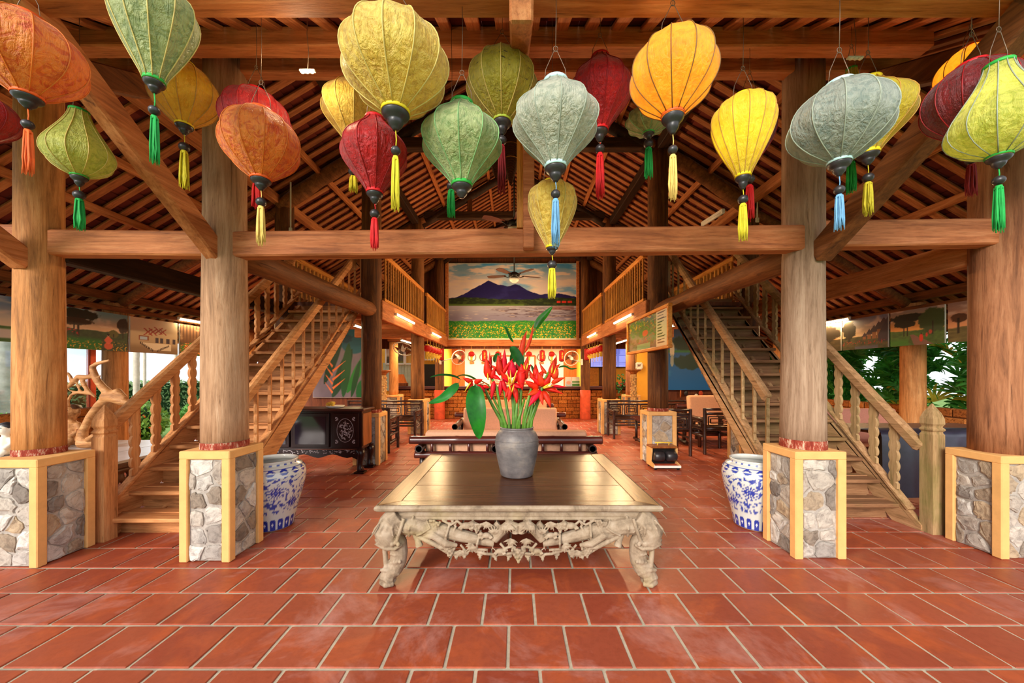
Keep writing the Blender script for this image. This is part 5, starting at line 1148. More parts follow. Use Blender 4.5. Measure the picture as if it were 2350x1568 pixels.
prismbox('phone', 'black desk phone on the counter behind the flower leaves', 'phone', (PX(1100, 11.7), 11.7, 1.04), (.3, .2, .06), M['dark_metal'])
t = thing('pothos_plant', 'trailing green pothos hanging over the right end of the counter', 'plant', (3.4, 11.6, 1.0)); m = MB(); m.lathe([(.0, 0), (.09, 0), (.12, .14), (.1, .14)], 16, (3.42, 11.62, 1.01)); obj('pot', m, M['red_paint'], t)
for k in range(46):
    p = V(3.38 + R.uniform(-.2, .12), 11.42 + R.uniform(-.05, .03), 1.38 - R.uniform(0, .85)); a = R.uniform(0, 6.28); m = leaf_mesh([p, p + V(.04 * math.cos(a), -.03, .01), p + V(.085 * math.cos(a), -.05, -.04)], .03, (0, -1, .4), 4); obj('leaf', m, M['leaf_dark'], t)
m = MB(); m.tube([V(3.42, 11.6, 1.15), V(3.40, 11.5, 1.3), V(3.36, 11.45, 1.0), V(3.34, 11.46, .6)], .008, 5); obj('vine', m, M['stalk'], t)
# white wall: map frame, ring clocks with plates
t = thing('wall_map', 'wooden framed world map on the white reception wall', 'map', (PX(1178, 13.96), 13.97, 1.1)); a, b = P(1127, 880, 13.97), P(1228, 817, 13.97)
def world(u, v): c = np.tile(np.array([244., 226., 196.]), (len(u), 1)); return blend(c, (120, 84, 74), sst(.56, .6, fbm(u * 6, v * 4, 21)) * .7)
picture('map_print', (a.x, 13.97, a.z), (b.x - a.x, 0, 0), (0, 0, b.z - a.z), 60, 40, world, M['print'], t)
for q1, q2 in (((a.x, a.z), (b.x, a.z)), ((a.x, b.z), (b.x, b.z)), ((a.x, a.z), (a.x, b.z)), ((b.x, a.z), (b.x, b.z))): m = MB(); m.bar((q1[0], 13.96, q1[1]), (q2[0], 13.96, q2[1]), .06, .04, (0, 1, 0), .004); obj('frame', m, M['orange_door'], t)
for k, px in enumerate((1083, 1110, 1243, 1268)):
    c = P(px, 820, 13.95); t = thing('ring_clock', '%s thin ringed wall clock with a small name plate below' % ['first', 'second', 'third', 'fourth'][k], 'clock', c); m = MB(); n = 28; m.tube([c + V(.15 * math.cos(2 * PI * i / n), 0, .15 * math.sin(2 * PI * i / n)) for i in range(n + 1)], .013, 6, False); obj('ring', m, M['wire'], t)
    m = MB(); m.box(c + V(0, .02, 0), (.26, .02, .26), None, .1); obj('dial', m, M['white_plastic'], t)
    m = MB(); m.bar(c + V(0, 0, 0), c + V(.05, 0, .07), .01, .008, (0, 1, 0), 0); m.bar(c, c + V(-.02, 0, .09), .01, .008, (0, 1, 0), 0); obj('hand', m, M['dark_metal'], t)
    m = MB(); m.box(c + V(0, .01, -.21), (.17, .02, .075), None, .004); obj('name_plate', m, M['orange_door'], t)
# television, blind, wall pictures
def doors(u, v):
    c = lerp((110, 118, 206), (150, 160, 232), fbm(u * 3, v * 3, 1)); c = blend(c, (196, 206, 246), sst(.5, .1, np.abs(u - .5)) * sst(.6, .0, v) * .5)
    for x in (.06, .29, .53, .76): 
        c = rect(c, u, v, x, x + .19, .08, .2, (128, 136, 216)); c = rect(c, u, v, x, x + .19, .24, .55, (136, 146, 224)); m = (u > x - .005) & (u < x + .195) & (((np.abs(v - .22) < .008)) | (np.abs(v - .56) < .008)); c = blend(c, (70, 76, 150), m.astype(float)); m = (np.abs(u - x) < .006) | (np.abs(u - x - .19) < .006); c = blend(c, (78, 84, 160), m.astype(float)); c = blend(c, (84, 90, 168), ((u > x) & (u < x + .19) & (v > .62) & (v < .9) & ((u * 60) % 1 < .4)).astype(float))
    return c
a, b = P(1356, 842, 12.7), P(1440, 796, 12.7)
t = thing('television', 'flat television on the yellow wall showing blue wooden doors', 'television', (a.x, 12.72, a.z)); picture('screen', (a.x, 12.70, a.z), (b.x - a.x, 0, 0), (0, 0, b.z - a.z), 120, 60, doors, M['screen'], t); m = MB(); m.box(((a.x + b.x) / 2, 12.74, (a.z + b.z) / 2), (b.x - a.x + .05, .06, b.z - a.z + .05), None, .01); obj('case', m, M['dark_metal'], t)
t = thing('bamboo_blind', 'rolled down bamboo blind below the television', 'blind', (PX(1364, 12.7), 12.75, .9)); xa_, xb_ = PX(1353, 12.75), PX(1374, 12.75)
for k in range(26): m = MB(); m.box(((xa_ + xb_) / 2, 12.78, 1.0 + k * .026), (xb_ - xa_, .012, .021)); obj('slat', m, M['rail'], t)
m = MB(); m.box((PX(1379, 12.75), 12.8, 1.25), (.1, .06, 2.4)); top('door_frame_post', m, M['plank'], 'dark post beside the bamboo blind', 'post', None, 'structure', (PX(1379, 12.75), 12.8, 0))
def marsh(u, v): c = lerp((90, 84, 70), (226, 206, 170), sst(.3, .6, v)); c = blend(c, (70, 64, 46), sst(.05, .0, np.abs(v - .42)) * .8); c = ellm(c, u, v, .85, .5, .14, .4, (110, 104, 84)); return blend(c, (140, 132, 50), sst(.25, .1, v) * sst(.55, .8, u))
def wframe(label, x0p, y0p, x1p, y1p, Y, fn, mat):
    a, b = P(x0p, y1p, Y), P(x1p, y0p, Y); t = thing('framed_picture', label, 'picture', (a.x, Y, a.z)); picture('picture_print', (a.x, Y, a.z), (b.x - a.x, 0, 0), (0, 0, b.z - a.z), 50, 40, fn, M['print'], t); m = MB(); m.box(((a.x + b.x) / 2, Y + .03, (a.z + b.z) / 2), (b.x - a.x, .04, b.z - a.z)); obj('backing_board', m, M['white_plastic'], t)
    for q1, q2 in (((a.x, a.z), (b.x, a.z)), ((a.x, b.z), (b.x, b.z)), ((a.x, a.z), (a.x, b.z)), ((b.x, a.z), (b.x, b.z))): m = MB(); m.bar((q1[0], Y - .01, q1[1]), (q2[0], Y - .01, q2[1]), .05, .06, (0, 1, 0), .004); obj('frame', m, mat, t)
wframe('cream framed picture of a marsh on the left wall', 886, 798, 928, 836, 13.115, marsh, M['white_wall'])
wframe('half hidden yellowish picture beside the marsh picture', 931, 806, 950, 836, 13.115, lambda u, v: lerp((206, 160, 70), (226, 190, 110), fbm(u * 4, v * 4, 3)), M['white_wall'])
wframe('yellow poster with dark brush writing behind the left red lanterns', 974, 800, 998, 826, 13.115, lambda u, v: blend(np.tile(np.array([240., 206., 80.]), (len(u), 1)), (60, 40, 30), ((np.abs(v - .5 - .12 * np.sin(u * 14)) < .1) & (u > .15) & (u < .9)).astype(float)), M['white_wall'])
wframe('small notice in a white frame beside the right carved stand', 1460, 834, 1472, 846, 10.34, lambda u, v: blend(np.tile(np.array([230., 222., 206.]), (len(u), 1)), (120, 60, 60), ((np.abs(v - .5) < .1) & (u > .3) & (u < .8)).astype(float)), M['white_plastic'])
for k in range(9):
    x = PX(880, 13) + k * .11; m = MB(); m.box((x, 13.12, 1.3), (.104, .03, 1.0)); o = top('wall_board', m, M['pale_plank'], 'pale greenish upright board lining the left rear wall', 'board', 'pale boards on the left rear wall', 'structure', (x, 13.12, .8))
t = thing('kitchen_hood', 'brown tapering hood on the left part of the counter', 'hood', (PX(922, 11.9), 11.9, 1.01)); c = V(PX(920, 11.9), 11.9, 1.01); m = MB()
vs = [c + V(sx * r_, sy * r_ * .8, z) for r_, z in ((.17, .1), (.15, .14), (.075, .38)) for sx, sy in ((-1, -1), (1, -1), (1, 1), (-1, 1))]; m.add(vs, [(i * 4 + k, i * 4 + (k + 1) % 4, i * 4 + 4 + (k + 1) % 4, i * 4 + 4 + k) for i in range(2) for k in range(4)] + [(3, 2, 1, 0), (8, 9, 10, 11)]); obj('cover', m, M['orange_door'], t)
m = MB(); m.box(c + V(0, 0, .05), (.4, .3, .1), None, .01); obj('base', m, M['plank'], t)
m = MB(); m.box((PX(985, 12.95), 12.98, 1.25), (.52, .06, 1.0)); top('door_2', m, M['dark_metal'], 'grey door behind the counter left of the alcove', 'door', None, 'structure', (PX(985, 12.95), 12.98, .75))

# ------------------------------------------------------------------ small red paper lanterns
M['paper_red'] = silk('paper_red', (190, 24, 18), (226, 44, 32), .2, .5); M['gold_trim'] = cloth('gold_trim', (236, 196, 70))
def red_lantern(c, cyl, lab, grp):
    t = thing('red_paper_lantern', lab, 'lantern', c, grp); m = MB(); n = 14
    if cyl: pr = [(.05, -.17)] + [(.085 * min(1, .62 + 3 * math.sin(PI * (i + .5) / n) ** 1) + (.002 if i % 2 else 0), -.16 + .32 * i / (n - 1)) for i in range(n)] + [(.05, .17)]
    else: pr = [(.094 * math.sin(PI * (i + .6) / (n + .2)) + .004, -.088 * math.cos(PI * (i + .6) / (n + .2))) for i in range(n)]
    m.lathe(pr, 18, c, lambda a, i: 1 + .02 * math.cos(9 * a)); obj('paper_shade', m, M['paper_red'], t)
    h = .17 if cyl else .09
    for z in (-h, h): m = MB(); m.lathe([(.0, -.012), (.045, -.012), (.045, .012), (.0, .012)], 14, c + V(0, 0, z)); obj('rim', m, M['dark_metal'] if cyl else M['gold_trim'], t)
    if cyl:
        m = MB()
        for k in range(4): m.box(c + V(.01, -.088, .08 - k * .05), (.04, .004, .03)); m.box(c + V(.01 + .02 * (-1) ** k, -.088, .08 - k * .05), (.008, .004, .042))
        o = obj('written_strokes', m, M['gold_trim'], t); o['kind'] = 'stuff'
    else:
        m = MB(); m.box(c + V(0, 0, -.15), (.07, .012, .09), None, .002); m.tube([c + V(0, 0, -.19), c + V(0, 0, -.30)], .008, 5); obj('paper_tag', m, M['gold_trim'], t)
    m = MB(); m.tube([c + V(0, 0, h), V(c.x, c.y, 2.275)], .004, 5); obj('cord', m, M['gold_trim'], t)
names = ['first', 'second', 'third', 'fourth', 'fifth', 'sixth', 'seventh', 'eighth', 'ninth']
for k, px in enumerate((1058, 1082, 1112, 1143, 1178, 1214, 1244, 1266, 1289)):
    cyl = k % 2 == 0; red_lantern(P(px, 817 if cyl else 813, 11.44), cyl, '%s from the left in the row of red lanterns over the counter, %s' % (names[k], 'long' if cyl else 'round'), 'red lanterns over the counter')
for s, lab in ((-1, 'left'), (1, 'right')):
    for k in range(6): red_lantern(V(2.12 * s, 8.95 + k * .34, 2.02 - (.05 if k == 5 else 0)), k == 5, '%s red lantern from the front under the %s gallery beam' % (names[k], lab), 'red lanterns under the %s gallery beam' % lab)

# ------------------------------------------------------------------ fans
def wall_fan(label, c, aim, r, wallx):
    t = thing('wall_fan', label, 'fan', c); z = Vector(aim).normalized(); x = z.cross(V(0, 0, 1)).normalized(); y = x.cross(z); Mt = Matrix((x, y, z)).transposed()
    def ringpts(rr, dz, n=28): return [c + Mt @ V(rr * math.cos(2 * PI * i / n), rr * math.sin(2 * PI * i / n), dz) for i in range(n + 1)]
    m = MB(); m.tube(ringpts(r, .02), .012, 6, False); obj('guard_rim', m, M['white_plastic'], t)
    m = MB()
    for i in range(28):
        a = 2 * PI * i / 28; d = V(math.cos(a), math.sin(a), 0)
        m.tube([c + Mt @ (d * .05 + V(0, 0, .075)), c + Mt @ (d * r * .7 + V(0, 0, .07)), c + Mt @ (d * r + V(0, 0, .02))], .0028, 4); m.tube([c + Mt @ (d * .05 + V(0, 0, -.07)), c + Mt @ (d * r * .7 + V(0, 0, -.05)), c + Mt @ (d * r + V(0, 0, .02))], .0028, 4)
    o = obj('guard_wires', m, M['wire'], t); o['kind'] = 'stuff'
    for k in range(3):
        a0 = 2 * PI * k / 3; vs = []
        for f in (0, .5, 1):
            for w_ in (-1, 1): rr = .05 + (r * .88 - .05) * f; aa = a0 + w_ * (.25 + .25 * f); vs.append(c + Mt @ V(rr * math.cos(aa), rr * math.sin(aa), .02 * w_))
        m = MB(); m.add(vs + [v + z * .004 for v in vs], [(0, 1, 3, 2), (2, 3, 5, 4), (6, 8, 9, 7), (8, 10, 11, 9), (0, 2, 8, 6), (2, 4, 10, 8), (1, 7, 9, 3), (3, 9, 11, 5), (4, 5, 11, 10), (0, 6, 7, 1)]); obj('blade', m, M['plank'], t)
    m = MB(); m.tube([c - z * .14, c - z * .02, c + z * .07], [.06, .06, .045], 14); obj('motor', m, M['white_plastic'], t)
    m = MB(); q = V(wallx, c.y + .05, c.z - .12); m.tube([c - z * .12, c - z * .16 + V(0, 0, -.06), q], .016, 7); m.box(q, (.05, .08, .18), None, .01); obj('bracket', m, M['white_plastic'], t)
wall_fan('pale wall fan on the column left of the counter, turned to the hall', P(1052, 820, 10.6), (.55, -.7, -.35), .22, -2.14)
wall_fan('brown wall fan on the column right of the counter', P(1311, 822, 10.9), (.15, -.9, -.3), .22, 2.02)
wall_fan('dark wall fan under the left gallery, seen before the marsh picture', P(926, 800, 9.2), (-.05, -.6, -.8), .25, -2.5)
def ceiling_fan(label, c, rad, zt, seed):
    t = thing('ceiling_fan', label, 'fan', c); m = MB(); m.tube([V(c.x, c.y, zt), c + V(0, 0, .1)], .013, 8); obj('rod', m, M['dark_metal'], t)
    m = MB(); m.lathe([(.0, .12), (.05, .11), (.12, .07), (.13, .03), (.1, -.01), (.09, -.03), (.0, -.03)], 20, c); obj('motor', m, M['dark_metal'], t)
    for k in range(5):
        a = 2 * PI * k / 5 + seed; d = V(math.cos(a), math.sin(a), 0); s = V(-d.y, d.x, 0); pts = [c + d * r_ + s * w_ + V(0, 0, .035 + w_ * .16) for r_, w_ in ((.2, -.045), (rad * .8, -.075), (rad, -.05), (rad, .05), (rad * .8, .075), (.2, .045))]
        m = MB(); m.prism(pts, (0, 0, .008)); b = obj('blade', m, M['slab'], t); m = MB(); m.tube([c + d * .1 + V(0, 0, .02), c + d * .16 + V(0, 0, .0), c + d * .24 + V(0, 0, .035)], .01, 6); obj('blade_iron', m, M['dark_metal'], b)
    m = MB(); m.lathe([(.0, -.13), (.05, -.125), (.1, -.09), (.115, -.04), (.0, -.035)], 20, c); obj('glass_bowl', m, M['white_plastic'], t)
ceiling_fan('five bladed ceiling fan with a cream bowl before the lake mural', P(1180, 636, 8.4), .64, 5.9, .35)
ceiling_fan('ceiling fan nearer the entrance, mostly hidden by the tie beam', P(1180, 519, 6.4), .6, 6.0, 2.4)
# fish trap baskets hanging from the truss
def basketmat():
    t = NT('woven_wicker'); v = t.coord('Object', (1, 1, 1)); w_ = t.nd('ShaderNodeTexWave', bands_direction='Z'); w_.inputs['Scale'].default_value = 26; w_.inputs['Distortion'].default_value = 1.5; t.l(v, w_.inputs['Vector']); c = t.ramp(w_.outputs['Fac'], [(.2, rgb(40, 22, 12)), (.7, rgb(108, 66, 36))]); t.bump(w_.outputs['Fac'], .8, .01); return t.fin(c, .8, 0, .2)
M['wicker'] = basketmat()
for px, dz, lab in ((1138, .0, 'left'), (1172, .0, 'right')):
    Y = 4.6; p = P(px, 300, Y); h = p.z - PZ(425 if px > 1150 else 408, Y); t = thing('fish_trap', '%s woven fish trap basket hanging above the entrance' % lab, 'basket', p + V(0, 0, -h)); m = MB()
    m.lathe([(.012, -h), (.03, -h * .92), (.07, -h * .72), (.10, -h * .5), (.105, -h * .3), (.095, 0), (.085, 0), (.09, -h * .3)], 16, p); obj('basket', m, M['wicker'], t)
    m = MB()
    for f in (.02, .3, .55): rr = .1 if f < .5 else .097; m.tube([p + V(rr * 1.02 * math.cos(2 * PI * i / 16), rr * 1.02 * math.sin(2 * PI * i / 16), -h * f) for i in range(17)], .006, 5, False)
    obj('hoop', m, M['picket'], t); m = MB(); m.tube([p + V(-.09, 0, 0), V(p.x, Y, p.z + .25), p + V(.09, 0, 0)], .003, 5); m.tube([V(p.x, Y, p.z + .25), V(p.x, Y, 6.0)], .003, 5); obj('cord', m, M['wire'], t)
for lab, px, py0, py1, Y in (('left', 667, 418, 528, 5.6), ('right', 1738, 387, 505, 5.7)):
    m = MB(); x = PX(px, Y); m.bar((x, Y, PZ(py1, Y)), (x, Y, PZ(py0, Y)), .018, .012, (0, 1, 0), .002); m.box((x, Y, PZ(py1, Y)), (.05, .02, .07), None, .004); top('cable_duct', m, M['white_plastic'], 'white cable duct and switch on the slim %s column' % lab, 'cable duct', None, None, (x, Y, PZ(py1, Y)))
# ------------------------------------------------------------------ porcelain jars
def jarfn(a, z, h, r):
    n = len(a); c = np.tile(np.array([206., 208., 202.]), (n, 1)); blue = (34, 54, 150); f = z / h; s = a * .26
    def flower(x0, z0, R_, c):
        dx = ((a - x0 + PI) % (2 * PI) - PI) * .25; dz = z - z0; d = np.hypot(dx, dz); th = np.arctan2(dz, dx); pet = .5 + .5 * np.cos(th * 14); m = (d < R_ * (.55 + .45 * pet)) & (d > R_ * .24); c = blend(c, blue, (m & (pet > .35)).astype(float)); c = blend(c, (96, 116, 190), (d < R_ * .2).astype(float)); return blend(c, blue, (np.abs(d - R_ * .22) < .005).astype(float))
    body = (f > .25) & (f < .80)
    sc = np.sin(a * 9 + 3 * np.sin(z * 34)) * np.sin(z * 46 + 2 * np.cos(a * 7)); v2 = vnoise(a * 15, z * 46, 3); m = body & (sc > .02) & (v2 > .46); c = blend(c, blue, m.astype(float) * .9); m = body & (np.abs(sc) < .035); c = blend(c, blue, m.astype(float) * .8)
    for k in range(5):
        for zc, off in ((.58, 0), (.40, .63)):
            x0 = 2 * PI * k / 5 + off + .25; dx = ((a - x0 + PI) % (2 * PI) - PI) * .25; c = blend(c, (206, 208, 202), sst(.07, .06, np.hypot(dx, z - zc * h))); c = flower(x0, zc * h, .062, c)
    m = (f > .815) & (f < .90); pat = np.sin(a * 16) * .5 + .5; c = blend(c, blue, (m & (np.abs((f - .86) / .045) < pat) & (np.abs((f - .86) / .02) > pat * .5)).astype(float)); c = blend(c, blue, ((np.abs(f - .905) < .003) | (np.abs(f - .81) < .003)).astype(float))
    m = (f > .03) & (f < .20); col = (a * 20 / (2 * PI)) % 1; arch = (col > .14) & (col < .86) & (f < .185 - .06 * np.abs(col - .5) ** 2 * 4); c = blend(c, blue, (m & arch).astype(float)); cr = arch & (((np.abs(col - .5) < .06) & (np.abs(f - .10) < .03)) | ((np.abs(col - .5) < .16) & (np.abs(f - .10) < .010))); c = blend(c, (230, 232, 236), cr.astype(float)); c = blend(c, blue, ((np.abs(f - .215) < .003) | (np.abs(f - .02) < .004)).astype(float)); c = blend(c, blue, (np.abs(f - .95) < .012).astype(float) * (np.sin(a * 22) > .4) * .8)
    return c
M['porcelain'] = printed('glazed_porcelain', .12, .6, .5)
def jar(label, x, y, h, r, rot):
    pr = [(.0, .006), (.60, .006), (.62, .0), (.64, .02), (.665, .10), (.72, .22), (.83, .40), (.93, .56), (.99, .70), (1, .78), (.965, .86), (.86, .92), (.74, .945), (.735, .955), (.76, .985), (.76, .998), (.72, 1.0), (.69, .985), (.70, .94), (.80, .90), (.90, .8)]
    seg = 220; sub = []
    for i in range(len(pr) - 1):
        k = 7 if 2 < i < 12 else 2
        for j in range(k): f = j / k; sub.append((pr[i][0] * (1 - f) + pr[i + 1][0] * f, pr[i][1] * (1 - f) + pr[i + 1][1] * f))
    sub.append(pr[-1]); m = MB(); m.lathe([(a * r, b * h) for a, b in sub], seg, (0, 0, 0)); me = fixn(m.mesh('jar')); co = np.array(m.v); a = np.arctan2(co[:, 1], co[:, 0]) + rot; c = jarfn(a, co[:, 2], h, r)
    ins = np.repeat(np.arange(len(sub)) > len(sub) - 9, seg); c[ins] = (214, 214, 206); base = co[:, 2] < .012; c[base] = (176, 140, 110); setcol(me, c); o = link('porcelain_jar', me, M['porcelain']); o.location = (x, y, 0); return tag(o, label, 'jar')
jar('blue and white porcelain jar on the floor beside the left stairs', -2.215, 3.36, .615, .272, 1.15)
jar('blue and white porcelain jar on the floor beside the right stairs', 2.215, 3.37, .615, .272, 1.3)
# ------------------------------------------------------------------ bamboo seats
M['bamboo'] = wood('dark_bamboo', (44, 16, 14), (78, 32, 26), (112, 58, 42), 0, .28, .7, .12, .2, .5, .05, .3); M['bamboo_k'] = wood('black_bamboo', (24, 10, 8), (50, 22, 14), (84, 44, 26), 2, .35, .7, .12, .2, .5, .05, .2)
M['cushion'] = plain('tan_cushion', (206, 154, 122), .85, 0, .2, .06, 40, .1); M['cushion_pink'] = plain('rosy_cushion', (186, 124, 104), .85, 0, .2, .06, 40, .1); M['hollow'] = plain('bamboo_hollow', (30, 20, 16), .9, 0, .1)
def culm(m, a, b, r, seg=14, nodes=5):
    a, b = Vector(a), Vector(b); pts = []; rs = []
    for k in range(nodes):
        for f, q in ((.04, 1.0), (.5, .97), (.93, 1.0), (.97, 1.08)):
            pts.append(a.lerp(b, (k + f) / nodes)); rs.append(r * q)
    m.tube([a] + pts + [b], [r] + rs + [r], seg); return m
def cushion(c, d, rr, rotx=0):
    bm = bmesh.new(); bmesh.ops.create_cube(bm, size=1); bmesh.ops.scale(bm, vec=d, verts=bm.verts); bmesh.ops.bevel(bm, geom=bm.edges[:], offset=rr, segments=4, affect='EDGES', profile=.6)
    bmesh.ops.rotate(bm, cent=(0, 0, 0), matrix=Matrix.Rotation(rotx, 3, 'X'), verts=bm.verts); m = MB(); m.add([v.co + Vector(c) for v in bm.verts], [[v.index for v in f.verts] for f in bm.faces], True); bm.free(); return m
def sofa(label, x, y, rz, wd, cmat, seats=2, tall=0.0, ctall=0.0):
    """back at local y=0, seat towards +y"""
    t = thing('bamboo_sofa', label, 'sofa', (x, y, 0)); o0 = V(x, y, 0); W2 = wd / 2
    m = MB(); culm(m, o0 + V(-W2, 0, .62 + tall), o0 + V(W2, 0, .62 + tall), .048, 16, 4); obj('top_rail', m, M['bamboo'], t)
    m = MB(); culm(m, o0 + V(-W2 + .06, 0, .45), o0 + V(W2 - .06, 0, .45), .042, 16, 4); obj('lower_rail', m, M['bamboo'], t)
    for k in range(-4, 5):
        if k == 0: continue
        m = MB(); xx = k * (wd - .3) / 9; m.tube([o0 + V(xx, 0, .45), o0 + V(xx, 0, .62 + tall)], .018, 8); obj('back_spindle', m, M['bamboo'], t)
    arms = [-W2 + .13, W2 - .13] + ([-.12] if seats == 2 else [])
    for ax in arms:
        m = MB(); culm(m, o0 + V(ax, -.10, .535), o0 + V(ax, .82, .535), .046, 16, 2); a_ = obj('arm', m, M['bamboo_k'], t)
        for e, sg in ((-.1, -1), (.82, 1)): m = MB(); m.lathe([(.0, 0), (.034, 0), (.036, .004), (.047, .004), (.0475, -.004)], 16, (0, 0, 0)); R3 = Matrix.Rotation(-sg * -PI / 2 if sg < 0 else -PI / 2, 3, 'X'); m.v = [tuple(R3 @ Vector(v) + o0 + V(ax, e, .535)) for v in m.v]; obj('hollow_end', m, M['hollow'], a_)
        for yy in (.06, .7): m = MB(); m.tube([o0 + V(ax, yy, 0), o0 + V(ax, yy, .5)], .032, 10); obj('leg', m, M['bamboo_k'], t)
        for yy in (.25, .45): m = MB(); m.tube([o0 + V(ax, yy, .25), o0 + V(ax, yy + .08, .5)], .016, 7); obj('side_spindle', m, M['bamboo_k'], t)
    m = MB(); culm(m, o0 + V(-W2 + .1, .72, .25), o0 + V(W2 - .1, .72, .25), .035, 12, 4); obj('front_rail', m, M['bamboo'], t)
    for k in range(7): m = MB(); m.box(o0 + V(0, .1 + k * .1, .275), (wd - .25, .06, .02), None, .004); obj('seat_slat', m, M['bamboo_k'], t)
    cw = (wd - .36) / seats
    for k in range(seats):
        cx_ = (k - (seats - 1) / 2) * (cw + .04)
        obj('seat_cushion', cushion(o0 + V(cx_, .46, .345), (cw, .66, .12), .045), M[cmat], t)
        obj('back_cushion', cushion(o0 + V(cx_, .13, .545 + ctall / 2 + tall * .5), (cw, .15, .34 + ctall + tall), .05, .10), M[cmat], t)
    t.rotation_euler = (0, 0, rz); return t
sofa('nearest bamboo sofa standing behind the carved table, its back to the entrance', PX(1161, 4.27), 4.27, 0, 2.24, 'cushion')
sofa('bamboo sofa facing the entrance behind the flowers', PX(1171, 6.75), 6.75, PI, 2.04, 'cushion', 1, .02, .05)
sofa('farthest bamboo sofa facing the entrance, before the brick counter', PX(1172, 8.7), 8.7, PI, 2.04, 'cushion', 1, .02, .06)
sofa('bamboo sofa with a tall orange back cushion below the blue lake banner', 4.35, 7.68, PI, 1.9, 'cushion', 1, .1, .14)
sofa('rosy cushioned bamboo sofa seen through the right stair balusters', 5.15, 5.75, PI, 1.7, 'cushion_pink', 1, .05, .1)
def lattice(root, o, ux, wd, ht, z0, yv):
    """square spiral fret of thin bars"""
    k = 0; a = 0.0
    while wd / 2 - a > .02 and ht / 2 - a > .015:
        m = MB(); x0, x1, za, zb = a, wd - a, z0 + a, z0 + ht - a
        for p, q2 in (((x0, za), (x1, za)), ((x0, zb), (x1, zb)), ((x0, za), (x0, zb)), ((x1, za), (x1, zb))): m.bar(o + ux * p[0] + V(0, 0, p[1]), o + ux * q2[0] + V(0, 0, q2[1]), .017, .017, yv, 0)
        obj('fret_bar', m, M['bamboo_k'], root); a += .036
def bench(label, x0, x1, yb, depth, face):
    """face -1: seat towards the camera"""
    t = thing('lattice_bench', label, 'bench', ((x0 + x1) / 2, yb, 0)); f = face; zs_ = .42; ht = .80
    for xx in (x0, x1):
        for yy, hh in ((yb, ht), (yb + f * depth, .62)): m = MB(); culm(m, (xx, yy, 0), (xx, yy, hh), .028, 10, 3); obj('leg', m, M['bamboo_k'], t)
        m = MB(); m.tube([(xx, yb, .6), (xx, yb + f * (depth + .06), .6)], .026, 8); obj('arm', m, M['bamboo_k'], t); lattice(t, V(xx, yb + f * .07, 0), V(0, f, 0), depth - .14, .15, .42, (1, 0, 0))
        m = MB(); m.tube([(xx, yb, .3), (xx, yb + f * depth, .3)], .02, 8); obj('side_rail', m, M['bamboo_k'], t)
    for zz, r_ in ((ht - .02, .022), (ht - .09, .018), (.45, .018)): m = MB(); m.tube([(x0, yb, zz), (x1, yb, zz)], r_, 8); obj('back_rail', m, M['bamboo_k'], t)
    n = max(1, round((x1 - x0) / .38)); pw = (x1 - x0) / n
    for k in range(n): lattice(t, V(x0 + k * pw + .03, yb, 0), V(1, 0, 0), pw - .06, .22, .47, (0, 1, 0))
    for k in range(6): m = MB(); m.tube([(x0, yb + f * (.05 + k * (depth - .05) / 5), zs_), (x1, yb + f * (.05 + k * (depth - .05) / 5), zs_)], .02, 7); obj('seat_slat', m, M['bamboo_k'], t)
    for zz in (.36, .30): m = MB(); m.tube([(x0, yb + f * depth, zz), (x1, yb + f * depth, zz)], .02, 8); obj('front_rail', m, M['bamboo_k'], t)
    return t
bench('dark lattice backed bamboo bench before the left third-row plinth', -3.75, -2.10, 8.3, .55, -1)
bench('dark lattice backed bamboo bench before the right third-row plinth', 2.14, 3.9, 8.35, .5, -1)
bench('dark bamboo armchair standing behind the shoe polisher, back to the entrance', 2.50, 2.99, 6.22, .52, 1)
bench('dark bamboo armchair left of the plinth under the right stairs', 3.30, 3.85, 6.35, .52, 1)
bench('dark bamboo armchair behind the left second-row plinth', -2.74, -2.21, 6.45, .52, 1)
def low_table(label, x0, x1, y0, y1, z):
    t = thing('bamboo_table', label, 'table', ((x0 + x1) / 2, (y0 + y1) / 2, 0))
    for k in range(7): m = MB(); yy = y0 + (y1 - y0) * k / 6; m.tube([(x0, yy, z), (x1, yy, z)], .026, 8); obj('top_slat', m, M['bamboo'], t)
    for xx in (x0 + .1, x1 - .1):
        m = MB(); m.tube([(xx, y0 - .05, z - .04), (xx, y1 + .05, z - .04)], .03, 9); obj('cross_bar', m, M['bamboo_k'], t); m = MB(); m.tube([(xx, y0 - .05, .06), (xx, y1 + .05, .06)], .034, 9); obj('foot_bar', m, M['bamboo_k'], t)
        for yy in (y0 + .06, y1 - .06): m = MB(); m.tube([(xx, yy, .02), (xx, yy, z - .04)], .028, 8); obj('leg', m, M['bamboo_k'], t)
low_table('low bamboo table before the left lattice bench', -3.4, -2.32, 7.1, 7.6, .5)
low_table('low bamboo table before the right lattice bench', 2.42, 3.45, 7.15, 7.62, .5)
# ------------------------------------------------------------------ lacquered cabinet
M['lacquer'] = plain('dark_lacquer', (36, 12, 12), .3, 0, .3, .2, 5, .03, 0, .1); M['lacquer_side'] = wood('cabinet_side', (96, 48, 20), (150, 86, 40), (176, 110, 58), 2, .4, .8, .05, .3, .4, .1); M['pearl'] = plain('mother_of_pearl', (196, 186, 190), .3, .1, .6, .25, 30, .1)
def cabglass():
    t = NT('cabinet_glass'); return t.fin(rgb(40, 32, 44), .08, 0, .6)
M['cab_glass'] = cabglass()
t = thing('lacquered_cabinet', 'dark lacquered cabinet with mother of pearl inlay under the left stairs', 'cabinet', (-3.0, 5.3, 0)); x0, x1, y0, y1 = -3.75, -2.14, 5.16, 5.52
m = MB(); m.box(((x0 + x1) / 2, (y0 + y1) / 2, .885), (x1 - x0 + .06, y1 - y0 + .06, .035), None, .01); obj('top', m, M['slab'], t)
